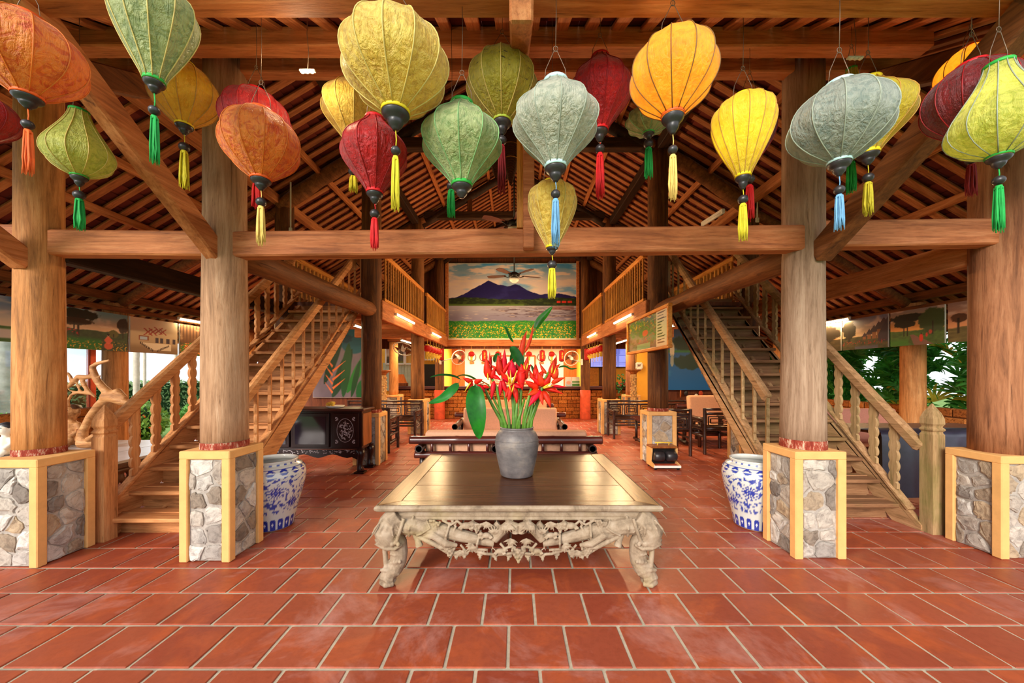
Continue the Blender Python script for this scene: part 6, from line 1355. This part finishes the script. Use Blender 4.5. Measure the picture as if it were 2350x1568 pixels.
m = MB(); m.box(((x0 + x1) / 2, (y0 + y1) / 2, .60), (x1 - x0 - .02, y1 - y0 - .02, .54)); obj('carcass', m, M['lacquer'], t)
m = MB(); m.box((x1 - .004, (y0 + y1) / 2, .60), (.02, y1 - y0 - .06, .46), None, .006); obj('side_panel', m, M['lacquer_side'], t)
for k, (xa_, xb_, kind) in enumerate(((x1 - .42, x1 - .04, 'p'), (x1 - .98, x1 - .46, 'g'), (x1 - 1.52, x1 - 1.02, 'g'))):
    d = MB(); d.box(((xa_ + xb_) / 2, y0 - .006, .60), (xb_ - xa_, .02, .48), None, .005); dr = obj('door', d, M['lacquer'], t); m = MB(); m.box(((xa_ + xb_) / 2, y0 - .018, .60), (xb_ - xa_ - .09, .008, .39)); obj('pane' if kind == 'g' else 'panel', m, M['cab_glass'] if kind == 'g' else M['lacquer'], dr)
    if kind == 'p':
        m = MB(); cx_ = (xa_ + xb_) / 2; rg = random.Random(3)
        for i in range(64):
            a = rg.uniform(0, 6.28); q2 = math.sqrt(rg.random()); p = V(cx_ + .085 * q2 * math.cos(a), y0 - .0225, .60 + .125 * q2 * math.sin(a)); b = rg.uniform(0, PI); l_ = rg.uniform(.012, .03); m.prism([p + V(l_ * math.cos(b), 0, l_ * math.sin(b)), p + V(.006 * math.cos(b + 1.57), 0, .006 * math.sin(b + 1.57)), p - V(l_ * math.cos(b), 0, l_ * math.sin(b)), p - V(.006 * math.cos(b + 1.57), 0, .006 * math.sin(b + 1.57))], (0, -.002, 0))
        for sx in (-1, 1):
            for sz in (-1, 1):
                for i in range(8): p = V(cx_ + sx * (.13 - .012 * (i % 3)), y0 - .0225, .60 + sz * (.18 - .014 * (i // 2))); m.box(p, (.016, .002, .01))
        n = 30; m.tube([V(cx_ + .115 * math.cos(2 * PI * i / n), y0 - .0225, .60 + .165 * math.sin(2 * PI * i / n)) for i in range(n + 1)], .003, 4, False); o = obj('pearl_inlay', m, M['pearl'], dr); o['kind'] = 'stuff'
m = MB(); pts = []; n = 24
for i in range(n + 1): f = i / n; pts.append(V(x0 + (x1 - x0) * f, y0 - .03, .215 + (.05 * (.5 + .5 * math.cos(f * PI * 8)) if .06 < f < .94 else -.02)))
m.prism(pts + [V(x1, y0 - .03, .33), V(x0, y0 - .03, .33)], (0, .03, 0)); ap = obj('apron', m, M['lacquer'], t)
m = MB(); rg = random.Random(8)
for i in range(130): p = V(rg.uniform(x0 + .05, x1 - .05), y0 - .032, rg.uniform(.275, .325)); b = rg.uniform(0, PI); l_ = rg.uniform(.008, .02); m.prism([p + V(l_ * math.cos(b), 0, l_ * .6 * math.sin(b)), p + V(.004, 0, .005), p - V(l_ * math.cos(b), 0, l_ * .6 * math.sin(b)), p - V(.004, 0, .005)], (0, -.002, 0))
o = obj('pearl_inlay', m, M['pearl'], ap); o['kind'] = 'stuff'
for xx in (x0 + .05, x1 - .03):
    for yy in (y0 - .01, y1 - .03): m = MB(); sg = 1 if xx > -3 else -1; m.tube([V(xx, yy, .34), V(xx + sg * .02, yy, .26), V(xx + sg * .005, yy, .16), V(xx, yy, .07), V(xx + sg * .02, yy - .01, .02)], [.06, .055, .035, .038, .05], 10); m.box(V(xx + sg * .01, yy, .012), (.14, .13, .024), None, .006); obj('leg', m, M['lacquer'], t)
t = thing('fruit_tray', 'yellow flowers and small tray on the lacquered cabinet', 'tray', (-2.62, 5.33, .903)); m = MB(); m.lathe([(.0, 0), (.1, 0), (.13, .03), (.12, .03), (.0, .01)], 20, (-2.60, 5.33, .904)); obj('dish', m, M['white_plastic'], t)
m = MB()
for k in range(9): m.ell(V(-2.68 + R.uniform(-.06, .06), 5.33 + R.uniform(-.04, .04), .95 + R.uniform(-.01, .03)), (.025, .025, .025), 8, 6)
o = obj('yellow_blooms', m, M['gold_trim'], t); o['kind'] = 'stuff'
# ------------------------------------------------------------------ shoe polisher
t = thing('shoe_polisher', 'yellow sided shoe polishing machine with black brush rollers against the plinth', 'shoe polisher', (2.2, 5.45, 0)); xa_, xb_ = 2.02, 2.41
pr = [(5.30, .03), (5.30, .07), (5.44, .10), (5.40, .24), (5.40, .30), (5.60, .30), (5.60, .03)]
for xx in (xa_, xb_ - .02): m = MB(); m.prism([V(xx, a, b) for a, b in pr], (.02, 0, 0)); obj('side_panel', m, M['plaster'], t)
m = MB(); m.box(((xa_ + xb_) / 2, 5.50, .31), (xb_ - xa_, .21, .03), None, .006); obj('lid', m, M['lacquer_side'], t)
m = MB(); m.box(((xa_ + xb_) / 2, 5.52, .17), (xb_ - xa_ - .04, .14, .26)); obj('rear_case', m, M['dark_metal'], t)
m = MB(); m.box(((xa_ + xb_) / 2, 5.37, .05), (xb_ - xa_ - .03, .14, .025), None, .004); obj('tray', m, M['red_paint'], t)
m = MB(); m.box(((xa_ + xb_) / 2, 5.29, .05), (xb_ - xa_, .015, .035), None, .003); obj('tray_edge', m, M['white_plastic'], t)
for k in (0, 1): m = MB(); xx = xa_ + .03 + k * .18; m.tube([V(xx, 5.40, .18), V(xx + .02, 5.40, .18), V(xx + .14, 5.40, .18), V(xx + .16, 5.40, .18)], [.05, .075, .075, .05], 18); obj('brush_roller', m, M['black_wood'], t)
m = MB(); m.tube([V(xa_ + .08, 5.46, .37), V(xb_ - .06, 5.46, .37)], .010, 8)
for xx in (xa_ + .12, xb_ - .1): m.tube([V(xx, 5.46, .37), V(xx, 5.48, .32)], .008, 6)
obj('handle', m, M['gold_trim'], t)
for xx in (xa_ + .03, xb_ - .03):
    for yy in (5.32, 5.57): m = MB(); m.box((xx, yy, .016), (.03, .03, .032)); obj('foot', m, M['dark_metal'], t)
# ------------------------------------------------------------------ carved stands
def stand(label, x, y, h):
    t = thing('carved_stand', label, 'plant stand', (x, y, 0)); m = MB(); m.lathe([(.0, h), (.19, h), (.19, h - .03), (.12, h - .06), (.08, h - .1), (.08, h - .13), (.0, h - .13)], 20, (x, y, 0)); obj('flared_top', m, M['lacquer_side'], t)
    m = MB(); rg = random.Random(int(x * 100)); m.tube([V(x, y, .04), V(x, y, h - .12)], .07, 12)
    for k in range(120): a = rg.uniform(0, 6.28); z = rg.uniform(.1, h - .16); m.ell((x + .075 * math.cos(a), y + .075 * math.sin(a), z), (rg.uniform(.014, .03),) * 2 + (rg.uniform(.014, .035),), 7, 5)
    remesh(m, 'carved_shaft', .012, 1, M['carve_gold'], t); m = MB(); m.lathe([(.0, 0), (.15, 0), (.15, .04), (.09, .07), (.0, .07)], 16, (x, y, 0)); obj('base', m, M['lacquer_side'], t)
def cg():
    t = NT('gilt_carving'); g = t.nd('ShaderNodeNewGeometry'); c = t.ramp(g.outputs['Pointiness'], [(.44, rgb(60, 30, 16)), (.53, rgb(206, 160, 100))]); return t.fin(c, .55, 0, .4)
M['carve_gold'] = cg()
stand('tall carved stand with a flared top beside the left lattice bench', PX(880, 9.6), 9.6, 1.5)
stand('tall carved stand with a flared top beside the yellow wall pier', PX(1454, 9.6), 9.6, 1.52)
# ------------------------------------------------------------------ right side table under dark cloth
t = thing('cloth_table', 'table under a dark blue satin cloth behind the right newel post', 'table', (4.8, 4.35, 0)); m = MB(); m.box((4.9, 4.40, .735), (1.75, .78, .03), None, .005); obj('table_top', m, M['plank'], t)
for xx in (4.1, 5.7):
    for yy in (4.08, 4.72): m = MB(); m.box((xx, yy, .36), (.05, .05, .72)); obj('leg', m, M['dark_metal'], t)
M['satin'] = plain('dark_satin', (48, 46, 62), .35, 0, .5, .35, 3, .2); m = MB(); nx = 60; vs = []
for j, (z, e) in enumerate(((.752, -.36), (.754, 0), (.70, .012), (.4, .02), (.05, .03))):
    for i in range(nx + 1): f = i / nx; vs.append(V(4.0 + 1.8 * f, 4.0 - e - (.010 * math.sin(f * 46) * (j - 1) / 3 if j > 1 else 0), z))
m.add(vs, [(j * (nx + 1) + i, j * (nx + 1) + i + 1, (j + 1) * (nx + 1) + i + 1, (j + 1) * (nx + 1) + i) for j in range(4) for i in range(nx)], True); o = top('satin_cloth', m, M['satin'], 'dark blue satin cloth hanging down the front of the right side table', 'cloth', None, None, (4.9, 4.0, .05))
# ------------------------------------------------------------------ left platform bed, driftwood, figures
M['carve_dark'] = plain('dark_carving', (84, 50, 28), .45, 0, .4, .35, 14, .4); M['bed_top'] = plain('sky_sheen_bed_top', (190, 184, 182), .22, 0, .5, .08, 3, .05)  # pale bed top colour stands in for sky reflected in dark wood
t = thing('platform_bed', 'carved dark wooden platform bed with sky reflection painted pale on top behind the left stairs', 'bed', (-4.9, 4.1, 0)); x0, x1, y0, y1 = -5.95, -4.02, 3.35, 4.95
for k in range(4): m = MB(); m.box((x0 + (x1 - x0) * (k + .5) / 4, (y0 + y1) / 2, .485), ((x1 - x0) / 4 - .006, y1 - y0, .03), None, .004); obj('top_board', m, M['bed_top'], t)
m = MB(); m.box(((x0 + x1) / 2, (y0 + y1) / 2, .445), (x1 - x0 + .03, y1 - y0 + .03, .05), None, .01); obj('frame', m, M['carve_dark'], t)
for (a, b) in ((V(x1 - .02, y0, 0), V(x1 - .02, y1, 0)), (V(x0, y0 + .02, 0), V(x1, y0 + .02, 0))):
    m = MB(); rg = random.Random(4); L_ = (b - a).length; d = (b - a).normalized(); n = int(L_ / .055)
    m.tube([a + V(0, 0, .40), b + V(0, 0, .40)], .03, 7)
    for i in range(n): p = a + d * (i + .5) * .055; m.tube([p + V(0, 0, .40), p + d * rg.uniform(-.05, .05) + V(0, 0, .31), p + d * rg.uniform(-.06, .06) + V(0, 0, .19 + .03 * math.sin(i))], [.02, .024, .014], 6); m.ell(p + V(0, 0, rg.uniform(.2, .36)), (.022, .022, .022), 7, 5)
    remesh(m, 'carved_apron', .013, 1, M['carve_dark'], t)
for xx in (x0 + .08, x1 - .06):
    for yy in (y0 + .08, y1 - .08): m = MB(); m.tube([V(xx, yy, .42), V(xx, yy, .25), V(xx, yy, .1), V(xx, yy, .0)], [.08, .07, .05, .07], 10); obj('leg', m, M['carve_dark'], t)
M['drift'] = wood('driftwood', (120, 74, 36), (186, 128, 76), (220, 172, 118), 0, .6, 1.0, .05, .4, .3, .4)
DY = 4.35
def dp(px, py, dy=0.0): return P(px, py, DY + dy)
t = thing('driftwood_sculpture', 'twisting branched driftwood carving standing on the platform bed', 'sculpture', dp(210, 1015)); m = MB()
m.tube([dp(188, 1014), dp(192, 988), dp(206, 958), dp(226, 932), dp(246, 914), dp(262, 907)], [.055, .042, .04, .045, .055, .05], 10)
m.tube([dp(238, 912), dp(262, 912), dp(282, 922), dp(298, 926)], [.06, .066, .05, .024], 10); m.tube([dp(250, 905), dp(270, 900), dp(288, 915)], [.04, .05, .03], 8)
m.tube([dp(252, 905), dp(236, 890), dp(222, 872), dp(214, 852), dp(212, 842), dp(222, 835), dp(252, 827)], [.05, .042, .036, .034, .03, .024, .016], 9); m.tube([dp(226, 868), dp(234, 858)], [.016, .003], 6); m.tube([dp(216, 856), dp(210, 847)], [.014, .003], 6)
m.tube([dp(216, 863), dp(198, 866), dp(180, 865), dp(166, 880), dp(155, 890)], [.03, .028, .03, .026, .016], 8); m.tube([dp(166, 880), dp(162, 866), dp(156, 856), dp(151, 857)], [.02, .018, .014, .01], 8)
m.tube([dp(188, 868), dp(192, 882), dp(202, 898), dp(210, 904)], [.024, .024, .022, .014], 8); m.tube([dp(184, 888), dp(176, 880), dp(178, 872)], [.014, .01, .005], 6); m.tube([dp(156, 894), dp(168, 899), dp(186, 902), dp(206, 904)], [.006, .014, .018, .02], 7); m.tube([dp(176, 884), dp(182, 894), dp(188, 900)], [.012, .012, .01], 6)
m.tube([dp(157, 935), dp(156, 920), dp(164, 906), dp(184, 900), dp(206, 902), dp(220, 912)], [.018, .016, .016, .018, .018, .014], 8)
m.tube([dp(186, 1016), dp(206, 1018), dp(232, 1014)], [.07, .06, .05], 8); m.tube([dp(200, 1010, -.05), dp(214, 1000, -.12), dp(228, 1004, -.1)], [.03, .026, .016], 7); m.tube([dp(196, 975), dp(184, 990), dp(178, 1012)], [.03, .026, .03], 7)
remesh(m, 'branch', .012, 2, M['drift'], t)
def figure(name, label, x, y, z, s, mats, ape):
    """small carved sitting figure"""
    t = thing(name, label, 'figurine', (x, y, z)); q = lambda a, b, c: V(x + a * s, y + b * s, z + c * s)
    m = MB(); m.tube([q(0, 0, .02), q(0, 0, .12), q(0, -.01, .26), q(0, -.01, .38)], [.13 * s, .14 * s, .12 * s, .085 * s], 12); m.tube([q(0, -.01, .36), q(0, -.01, .46)], [.06 * s, .055 * s], 10)
    for sg in (-1, 1):
        m.tube([q(sg * .06, -.02, .08), q(sg * .15, -.16, .10), q(sg * .13, -.20, .03), q(sg * .08, -.27, .02)], [.075 * s, .065 * s, .05 * s, .035 * s], 9); m.tube([q(sg * .09, -.01, .36), q(sg * .17, -.03, .26), q(sg * .13, -.12, .16), q(sg * .10, -.17, .13)], [.05 * s, .042 * s, .036 * s, .03 * s], 9)
        for k in range(3): m.tube([q(sg * .10, -.17, .13), q(sg * (.07 + .015 * k), -.20 - .008 * k, .12)], .012 * s, 5)
    m.ell(q(0, -.02, .55), (.105 * s, .115 * s, .125 * s), 14, 10)
    if ape: m.ell(q(0, -.11, .52), (.07 * s, .06 * s, .055 * s), 10, 8); [m.ell(q(sg * .11, 0, .57), (.022 * s, .035 * s, .045 * s), 8, 6) for sg in (-1, 1)]
    else: m.ell(q(0, -.13, .55), (.018 * s, .02 * s, .03 * s), 8, 6); [m.ell(q(sg * .105, .0, .55), (.015 * s, .028 * s, .04 * s), 8, 6) for sg in (-1, 1)]
    remesh(m, 'body', .009 * s / .6, 1, mats[0], t)
    for sg in (-1, 1): m = MB(); m.ell(q(sg * .042, -.115 if not ape else -.108, .585), (.018 * s, .01 * s, .01 * s), 8, 6); obj('eye', m, M['black_wood'], t)
    m = MB(); m.box(q(0, -.128 if not ape else -.168, .49 if not ape else .505), (.05 * s, .012 * s, .008 * s)); obj('mouth', m, M['red_paint'] if not ape else M['black_wood'], t)
    m = MB(); m.lathe([(.112 * s, .57 * s), (.118 * s, .62 * s), (.10 * s, .67 * s), (.0, .70 * s)] if not ape else [(.11 * s, .61 * s), (.09 * s, .66 * s), (.0, .685 * s)], 16, (x, y + .01 * s, z)); obj('hair', m, mats[1], t); return t
figure('carved_monkey', 'carved wooden monkey sitting on the platform bed behind the driftwood', PX(166, 4.6), 4.6, .5, .75, (M['drift'], M['carve_dark']), True)
figure('painted_doll', 'small white painted doll with black hair sitting at the far left edge', PX(14, 4.02), 4.02, .5, .52, (M['white_wall'], M['black_wood']), False)
prismbox('painted_bottle', 'slender painted wooden piece leaning beside the carved monkey', 'ornament', (PX(186, 4.5), 4.5, .61), (.06, .06, .22), M['lacquer_side'])
# ------------------------------------------------------------------ low laterite walls, garden glass
for s, lab in ((-1, 'left'), (1, 'right')):
    t = thing('garden_wall', 'low laterite brick wall along the %s eave' % lab, 'wall', (6.55 * s, 6, 0), None, 'structure'); ye = 6.35 if s < 0 else 9.5
    m = MB(); m.box((6.55 * s, (2.95 + ye) / 2, .42), (.16, ye - 2.95, .84)); obj('core', m, M['brick_joint'], t); brickwall(t, 2.9, ye, 6.55 * s, 0, .88, .34, .15, 'y')
# hanging utensils on the wall under the blue banner
for k, (px, col, nm) in enumerate(((1574, 'black_wood', 'round black pan'), (1598, 'white_plastic', 'round white plate'), (1608, 'red_paint', 'round red basket lid'), (1562, 'orange_door', 'long orange ladle'))):
    c = P(px, 903 + (7 if k == 1 else 0), 10.22); m = MB(); m.ell(c, (.06, .02, .075) if k < 3 else (.02, .02, .12), 12, 8); top('hanging_utensil', m, M[col], '%s hanging on the dark wall under the blue lake banner' % nm, 'utensil', None, None, c - V(0, 0, .07))
# ------------------------------------------------------------------ fluorescent tubes
def tube_lamp(label, a, b, side, power, lit=True, col=(1, .68, .34)):
    """a,b ends of the tube; side = direction the light leaves"""
    a, b = Vector(a), Vector(b); s = Vector(side).normalized(); mid = (a + b) / 2
    t = thing('tube_lamp', label, 'lamp', mid, 'fluorescent tube lamps' )
    m = MB(); m.bar(a - s * .028, b - s * .028, .04, .03, s, .004); obj('fitting', m, M['white_plastic'], t)
    m = MB(); d = (b - a).normalized() * .03; m.tube([a + d, b - d], .019, 10); obj('tube', m, M['tube_glow'] if lit else M['white_plastic'], t)
    for e in (a + d * .5, b - d * .5):
        m = MB(); m.box(e - s * .01, (.035, .035, .045), None, .004); obj('end_cap', m, M['white_plastic'], t)
    if lit:
        ld = bpy.data.lights.new('tube_light', 'AREA'); ld.shape = 'RECTANGLE'; ld.size = (b - a).length; ld.size_y = .04; ld.energy = power; ld.color = col
        lo = bpy.data.objects.new('tube_light', ld); C.objects.link(lo); lo.parent = t; lo.location = s * .03
        z = -s; x = (b - a).normalized(); y = z.cross(x); lo.rotation_euler = Matrix((x, y, z)).transposed().to_euler(); ld.spread = PI
for s, lab in ((-1, 'left'), (1, 'right')):
    i = -s
    tube_lamp('front lit tube on the face of the %s gallery beam' % lab, (2.04 * s, 6.35, 2.43), (2.04 * s, 7.5, 2.43), (i, 0, -.25), 80)
    tube_lamp('rear lit tube on the face of the %s gallery beam' % lab, (2.04 * s, 9.1, 2.42), (2.04 * s, 10.2, 2.42), (i, 0, -.25), 80)
    tube_lamp('rear lit tube under the %s gallery floor' % lab, (3.0 * s, 9.7, 2.30), (3.0 * s, 10.9, 2.30), (0, 0, -1), 40)
    tube_lamp('front lit tube under the %s gallery floor' % lab, (2.98 * s, 6.8, 2.30), (2.98 * s, 7.9, 2.30), (0, 0, -1), 40)
    tube_lamp('lit tube along the %s eave above the photo banners' % lab, (6.12 * s, 6.68, 2.40), (6.12 * s, 7.9, 2.40), (i * .6, 0, -1), 75)
tube_lamp('unlit grey tube fixed along the right rafters above the tie beam', P(1612, 517, 5.0), P(1660, 487, 4.4), (0, 0, -1), 0, False)
# downlights over the counter
for px, lab in ((1072, 'left'), (1168, 'middle'), (1276, 'right')):
    x = PX(px, 12.6); t = thing('downlight', '%s round downlight over the reception counter' % lab, 'lamp', (x, 12.6, 2.45)); m = MB(); m.lathe([(.0, -.012), (.07, -.012), (.085, -.002), (.085, .008)], 20, (x, 12.6, 2.45)); obj('lens', m, M['tube_glow'], t)
    ld = bpy.data.lights.new('downlight', 'AREA'); ld.shape = 'DISK'; ld.size = .16; ld.energy = 60; ld.color = (1, .85, .62); lo = bpy.data.objects.new('downlight_lamp', ld); C.objects.link(lo); lo.parent = t; lo.location = (0, 0, -.02)
# ------------------------------------------------------------------ garden
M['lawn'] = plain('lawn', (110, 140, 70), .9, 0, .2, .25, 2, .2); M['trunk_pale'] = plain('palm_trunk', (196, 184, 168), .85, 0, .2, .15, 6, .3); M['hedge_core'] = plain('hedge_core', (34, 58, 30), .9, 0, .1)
m = MB(); m.box((0, 8, -.22), (60, 50, .2)); top('ground', m, M['lawn'], 'green garden ground around the hall', 'ground', None, 'structure', (0, 8, -.32))
def leafcloud(name, n, sampler, sz, mat, root, kind='stuff', seed=1):
    rg = np.random.RandomState(seed); vs = np.zeros((n * 4, 3)); fs = np.arange(n * 4).reshape(n, 4)
    for i in range(n):
        p, nr = sampler(rg); p = np.array(p); d = rg.normal(size=3); d = d / np.linalg.norm(d) + np.array(nr) * .7; d /= np.linalg.norm(d); s_ = np.cross(d, rg.normal(size=3)); s_ /= np.linalg.norm(s_); t_ = np.cross(d, s_); l_ = sz * rg.uniform(.7, 1.3); vs[i * 4:i * 4 + 4] = [p - t_ * l_, p + s_ * l_ * .4, p + t_ * l_, p - s_ * l_ * .4]
    off = np.array(ORG[root.name]); me = bpy.data.meshes.new(name); me.from_pydata((vs - off).tolist(), [], fs.tolist()); me.update(); o = link(name, me, mat, root); o['kind'] = kind; return o
M['hedge_leaf'] = leafmat('hedge_leaf', (96, 142, 88), (164, 196, 136), .5); M['bush_leaf'] = leafmat('bush_leaf', (84, 150, 60), (156, 206, 104), .5)
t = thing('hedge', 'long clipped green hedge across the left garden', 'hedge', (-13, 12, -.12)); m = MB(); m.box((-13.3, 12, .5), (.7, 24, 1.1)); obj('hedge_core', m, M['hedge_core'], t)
leafcloud('hedge_foliage', 9000, lambda r: ((-12.93 + r.uniform(-.08, .06), r.uniform(0, 24), r.uniform(-.1, 1.1)), (1, 0, 0)) if r.rand() < .8 else ((-13.3 + r.uniform(-.35, .35), r.uniform(0, 24), 1.08 + r.uniform(-.04, .08)), (0, 0, 1)), .07, M['hedge_leaf'], t)
for k, (x, y, r_, lab) in enumerate(((-8.6, 8.2, .62, 'leafy garden bush with orange blooms behind the left stairs'), (-8.0, 9.6, .55, 'second leafy garden bush right of the blooming one'), (-9.3, 6.4, .5, 'small garden bush seen under the driftwood'), (-8.2, 11.4, .6, 'farther garden bush behind the left baluster row'), (-8.4, 4.4, .5, 'pale garden bush at the far left behind the glass'))):
    t = thing('garden_bush', lab, 'bush', (x, y, -.12)); sam = (lambda r, x=x, y=y, r_=r_: (lambda d: ((x + d[0] * r_ * (1 + r.uniform(-.15, .1)), y + d[1] * r_ * (1 + r.uniform(-.15, .1)), .32 + d[2] * r_ * .75), d))(np.array((lambda g: g / np.linalg.norm(g))(r.normal(size=3)))))
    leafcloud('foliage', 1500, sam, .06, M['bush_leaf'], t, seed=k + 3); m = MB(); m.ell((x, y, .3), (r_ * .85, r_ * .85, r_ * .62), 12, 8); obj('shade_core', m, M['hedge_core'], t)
    if k < 2:
        m = MB(); rg = random.Random(k)
        for i in range(26): a = rg.uniform(-1.2, 1.2); m.ell((x + r_ * math.cos(a) * rg.uniform(.5, 1), y - r_ * .8 * abs(math.sin(a)) - .15, .35 + rg.uniform(-.2, .42)), (.02, .02, .02), 6, 5)
        o = obj('blossoms', m, M['ring_bloom'] if 'ring_bloom' in M else RING['orange'], t); o['kind'] = 'stuff'
for k, (px, r_) in enumerate(((313, .062), (332, .035), (404, .045), (12, .2))):
    x = -10.2 - .9 * k; y = x * F / (px - CX); t = thing('palm_tree', ['thick ringed pale palm trunk in the left garden', 'thin pale palm trunk right of the thick one', 'thin pale palm trunk seen between the left balusters', 'broad grey tree trunk at the far left edge'][k], 'palm', (x, y, -.12)); m = MB(); pr = []
    for i in range(60): z = i * .085; pr.append((r_ * (1.05 if i % 3 == 0 else .97) * (1.15 - .2 * i / 60), z))
    m.lathe(pr, 14, (x, y, -.12)); obj('trunk', m, M['trunk_pale'], t)
    for q2 in range(9): a = q2 * .7; p = V(x, y, 4.9); d = V(math.cos(a), math.sin(a), 0); m = leaf_mesh([p, p + d * .3 + V(0, 0, .4), p + d * .6 + V(0, 0, .4), p + d * .8 + V(0, 0, .0)], .12, (0, 0, 1), 8); obj('frond', m, M['hedge_leaf'], t)
# garden window by the left eave: red posts and clear panes
def pane_mat():
    t = NT('clear_pane'); g = t.nd('ShaderNodeBsdfGlossy'); g.inputs['Roughness'].default_value = .03; tr = t.nd('ShaderNodeBsdfTransparent'); tr.inputs[0].default_value = (.86, .94, .98, 1); mx = t.nd('ShaderNodeMixShader'); fr = t.nd('ShaderNodeFresnel'); t.l(fr.outputs[0], mx.inputs[0]); t.l(tr.outputs[0], mx.inputs[1]); t.l(g.outputs[0], mx.inputs[2]); t.l(mx.outputs[0], t.out.inputs[0]); return t.m
M['pane'] = pane_mat()
t = thing('window_1', 'large clear garden panes between red posts along the left eave', 'window', (-6.9, 4.4, .88), None, 'structure')
for y in (3.2, 4.55, 5.98): m = MB(); m.box((-6.9, y, 1.4), (.07, .085, 2.2), None, .006); obj('post', m, M['red_paint'], t)
for ya, yb in ((3.25, 4.5), (4.6, 5.93)): m = MB(); m.box((-6.9, (ya + yb) / 2, 1.5), (.008, yb - ya, 1.7)); obj('pane', m, M['pane'], t)
m = MB(); m.box((-6.9, 4.6, .66), (.07, 2.8, .05)); obj('sill_rail', m, M['red_paint'], t)
# lady palms behind the right wall
M['palm_leaf'] = leafmat('lady_palm_leaf', (26, 84, 30), (78, 160, 60), .35); M['palm_yellow'] = leafmat('yellowed_palm_leaf', (176, 150, 40), (206, 180, 60), .45)
def frond_mesh(seed):
    rg = random.Random(seed); m = MB(); n = rg.randint(7, 9)
    for k in range(n):
        a = (k - (n - 1) / 2) * .36 + rg.uniform(-.06, .06); L_ = rg.uniform(.26, .36) * (1 - .03 * abs(k - n / 2)); d = V(math.sin(a), 0, math.cos(a)); dr = rg.uniform(.03, .1); q2 = leaf_mesh([V(0, 0, 0), d * L_ * .4 + V(0, -.01, 0), d * L_ * .75 + V(0, -.04, -dr * .3), d * L_ + V(0, -.08, -dr)], .021, (0, -1, 0), 5, .12); b = len(m.v); m.v += q2.v; m.f += [[i + b for i in f] for f in q2.f]; m.sm += q2.sm
    me = m.mesh('frond'); me.materials.append(M['palm_leaf']); return me
FR = [frond_mesh(s) for s in range(4)]; yel = FR[0].copy(); yel.materials.clear(); yel.materials.append(M['palm_yellow'])
rg = random.Random(77); names2 = ['nearest', 'second', 'third', 'fourth', 'fifth', 'sixth', 'seventh', 'eighth', 'ninth', 'tenth', 'eleventh', 'twelfth', 'thirteenth', 'fourteenth', 'fifteenth', 'sixteenth', 'seventeenth']
for k in range(17):
    x, y = 7.35 + (k % 3) * .40 + rg.uniform(-.12, .12), 4.2 + k * .43; t = thing('lady_palm', '%s lady palm from the front in the row beyond the right garden wall' % names2[k], 'palm', (x, y, -.12), 'lady palms beyond the right garden wall')
    for s_ in range(4): m = MB(); a = rg.uniform(0, 6.28); m.tube([V(x + .12 * math.cos(a), y + .12 * math.sin(a), -.12), V(x + .2 * math.cos(a), y + .2 * math.sin(a), 1.6)], .012, 6); obj('cane', m, M['hedge_core'], t)
    for f in range(64):
        a = rg.uniform(0, 6.28); r_ = rg.uniform(.05, .40); z = rg.uniform(.35, 2.3); face = math.atan2(-(x + r_ * math.cos(a) - 0), (y - 2)) + rg.uniform(-1.3, 1.3)
        link('frond', yel if rg.random() < .05 else FR[rg.randrange(4)], None, t, (x + r_ * math.cos(a), y + r_ * math.sin(a), z), (rg.uniform(-.2, .9), rg.uniform(-.9, .9), rg.uniform(-.9, .5) - .8), (rg.uniform(.8, 1.25),) * 3)
print('objects', len(bpy.data.objects), 'tris', sum(sum(len(p.vertices) - 2 for p in o.data.polygons) for o in bpy.data.objects if o.type == 'MESH'))
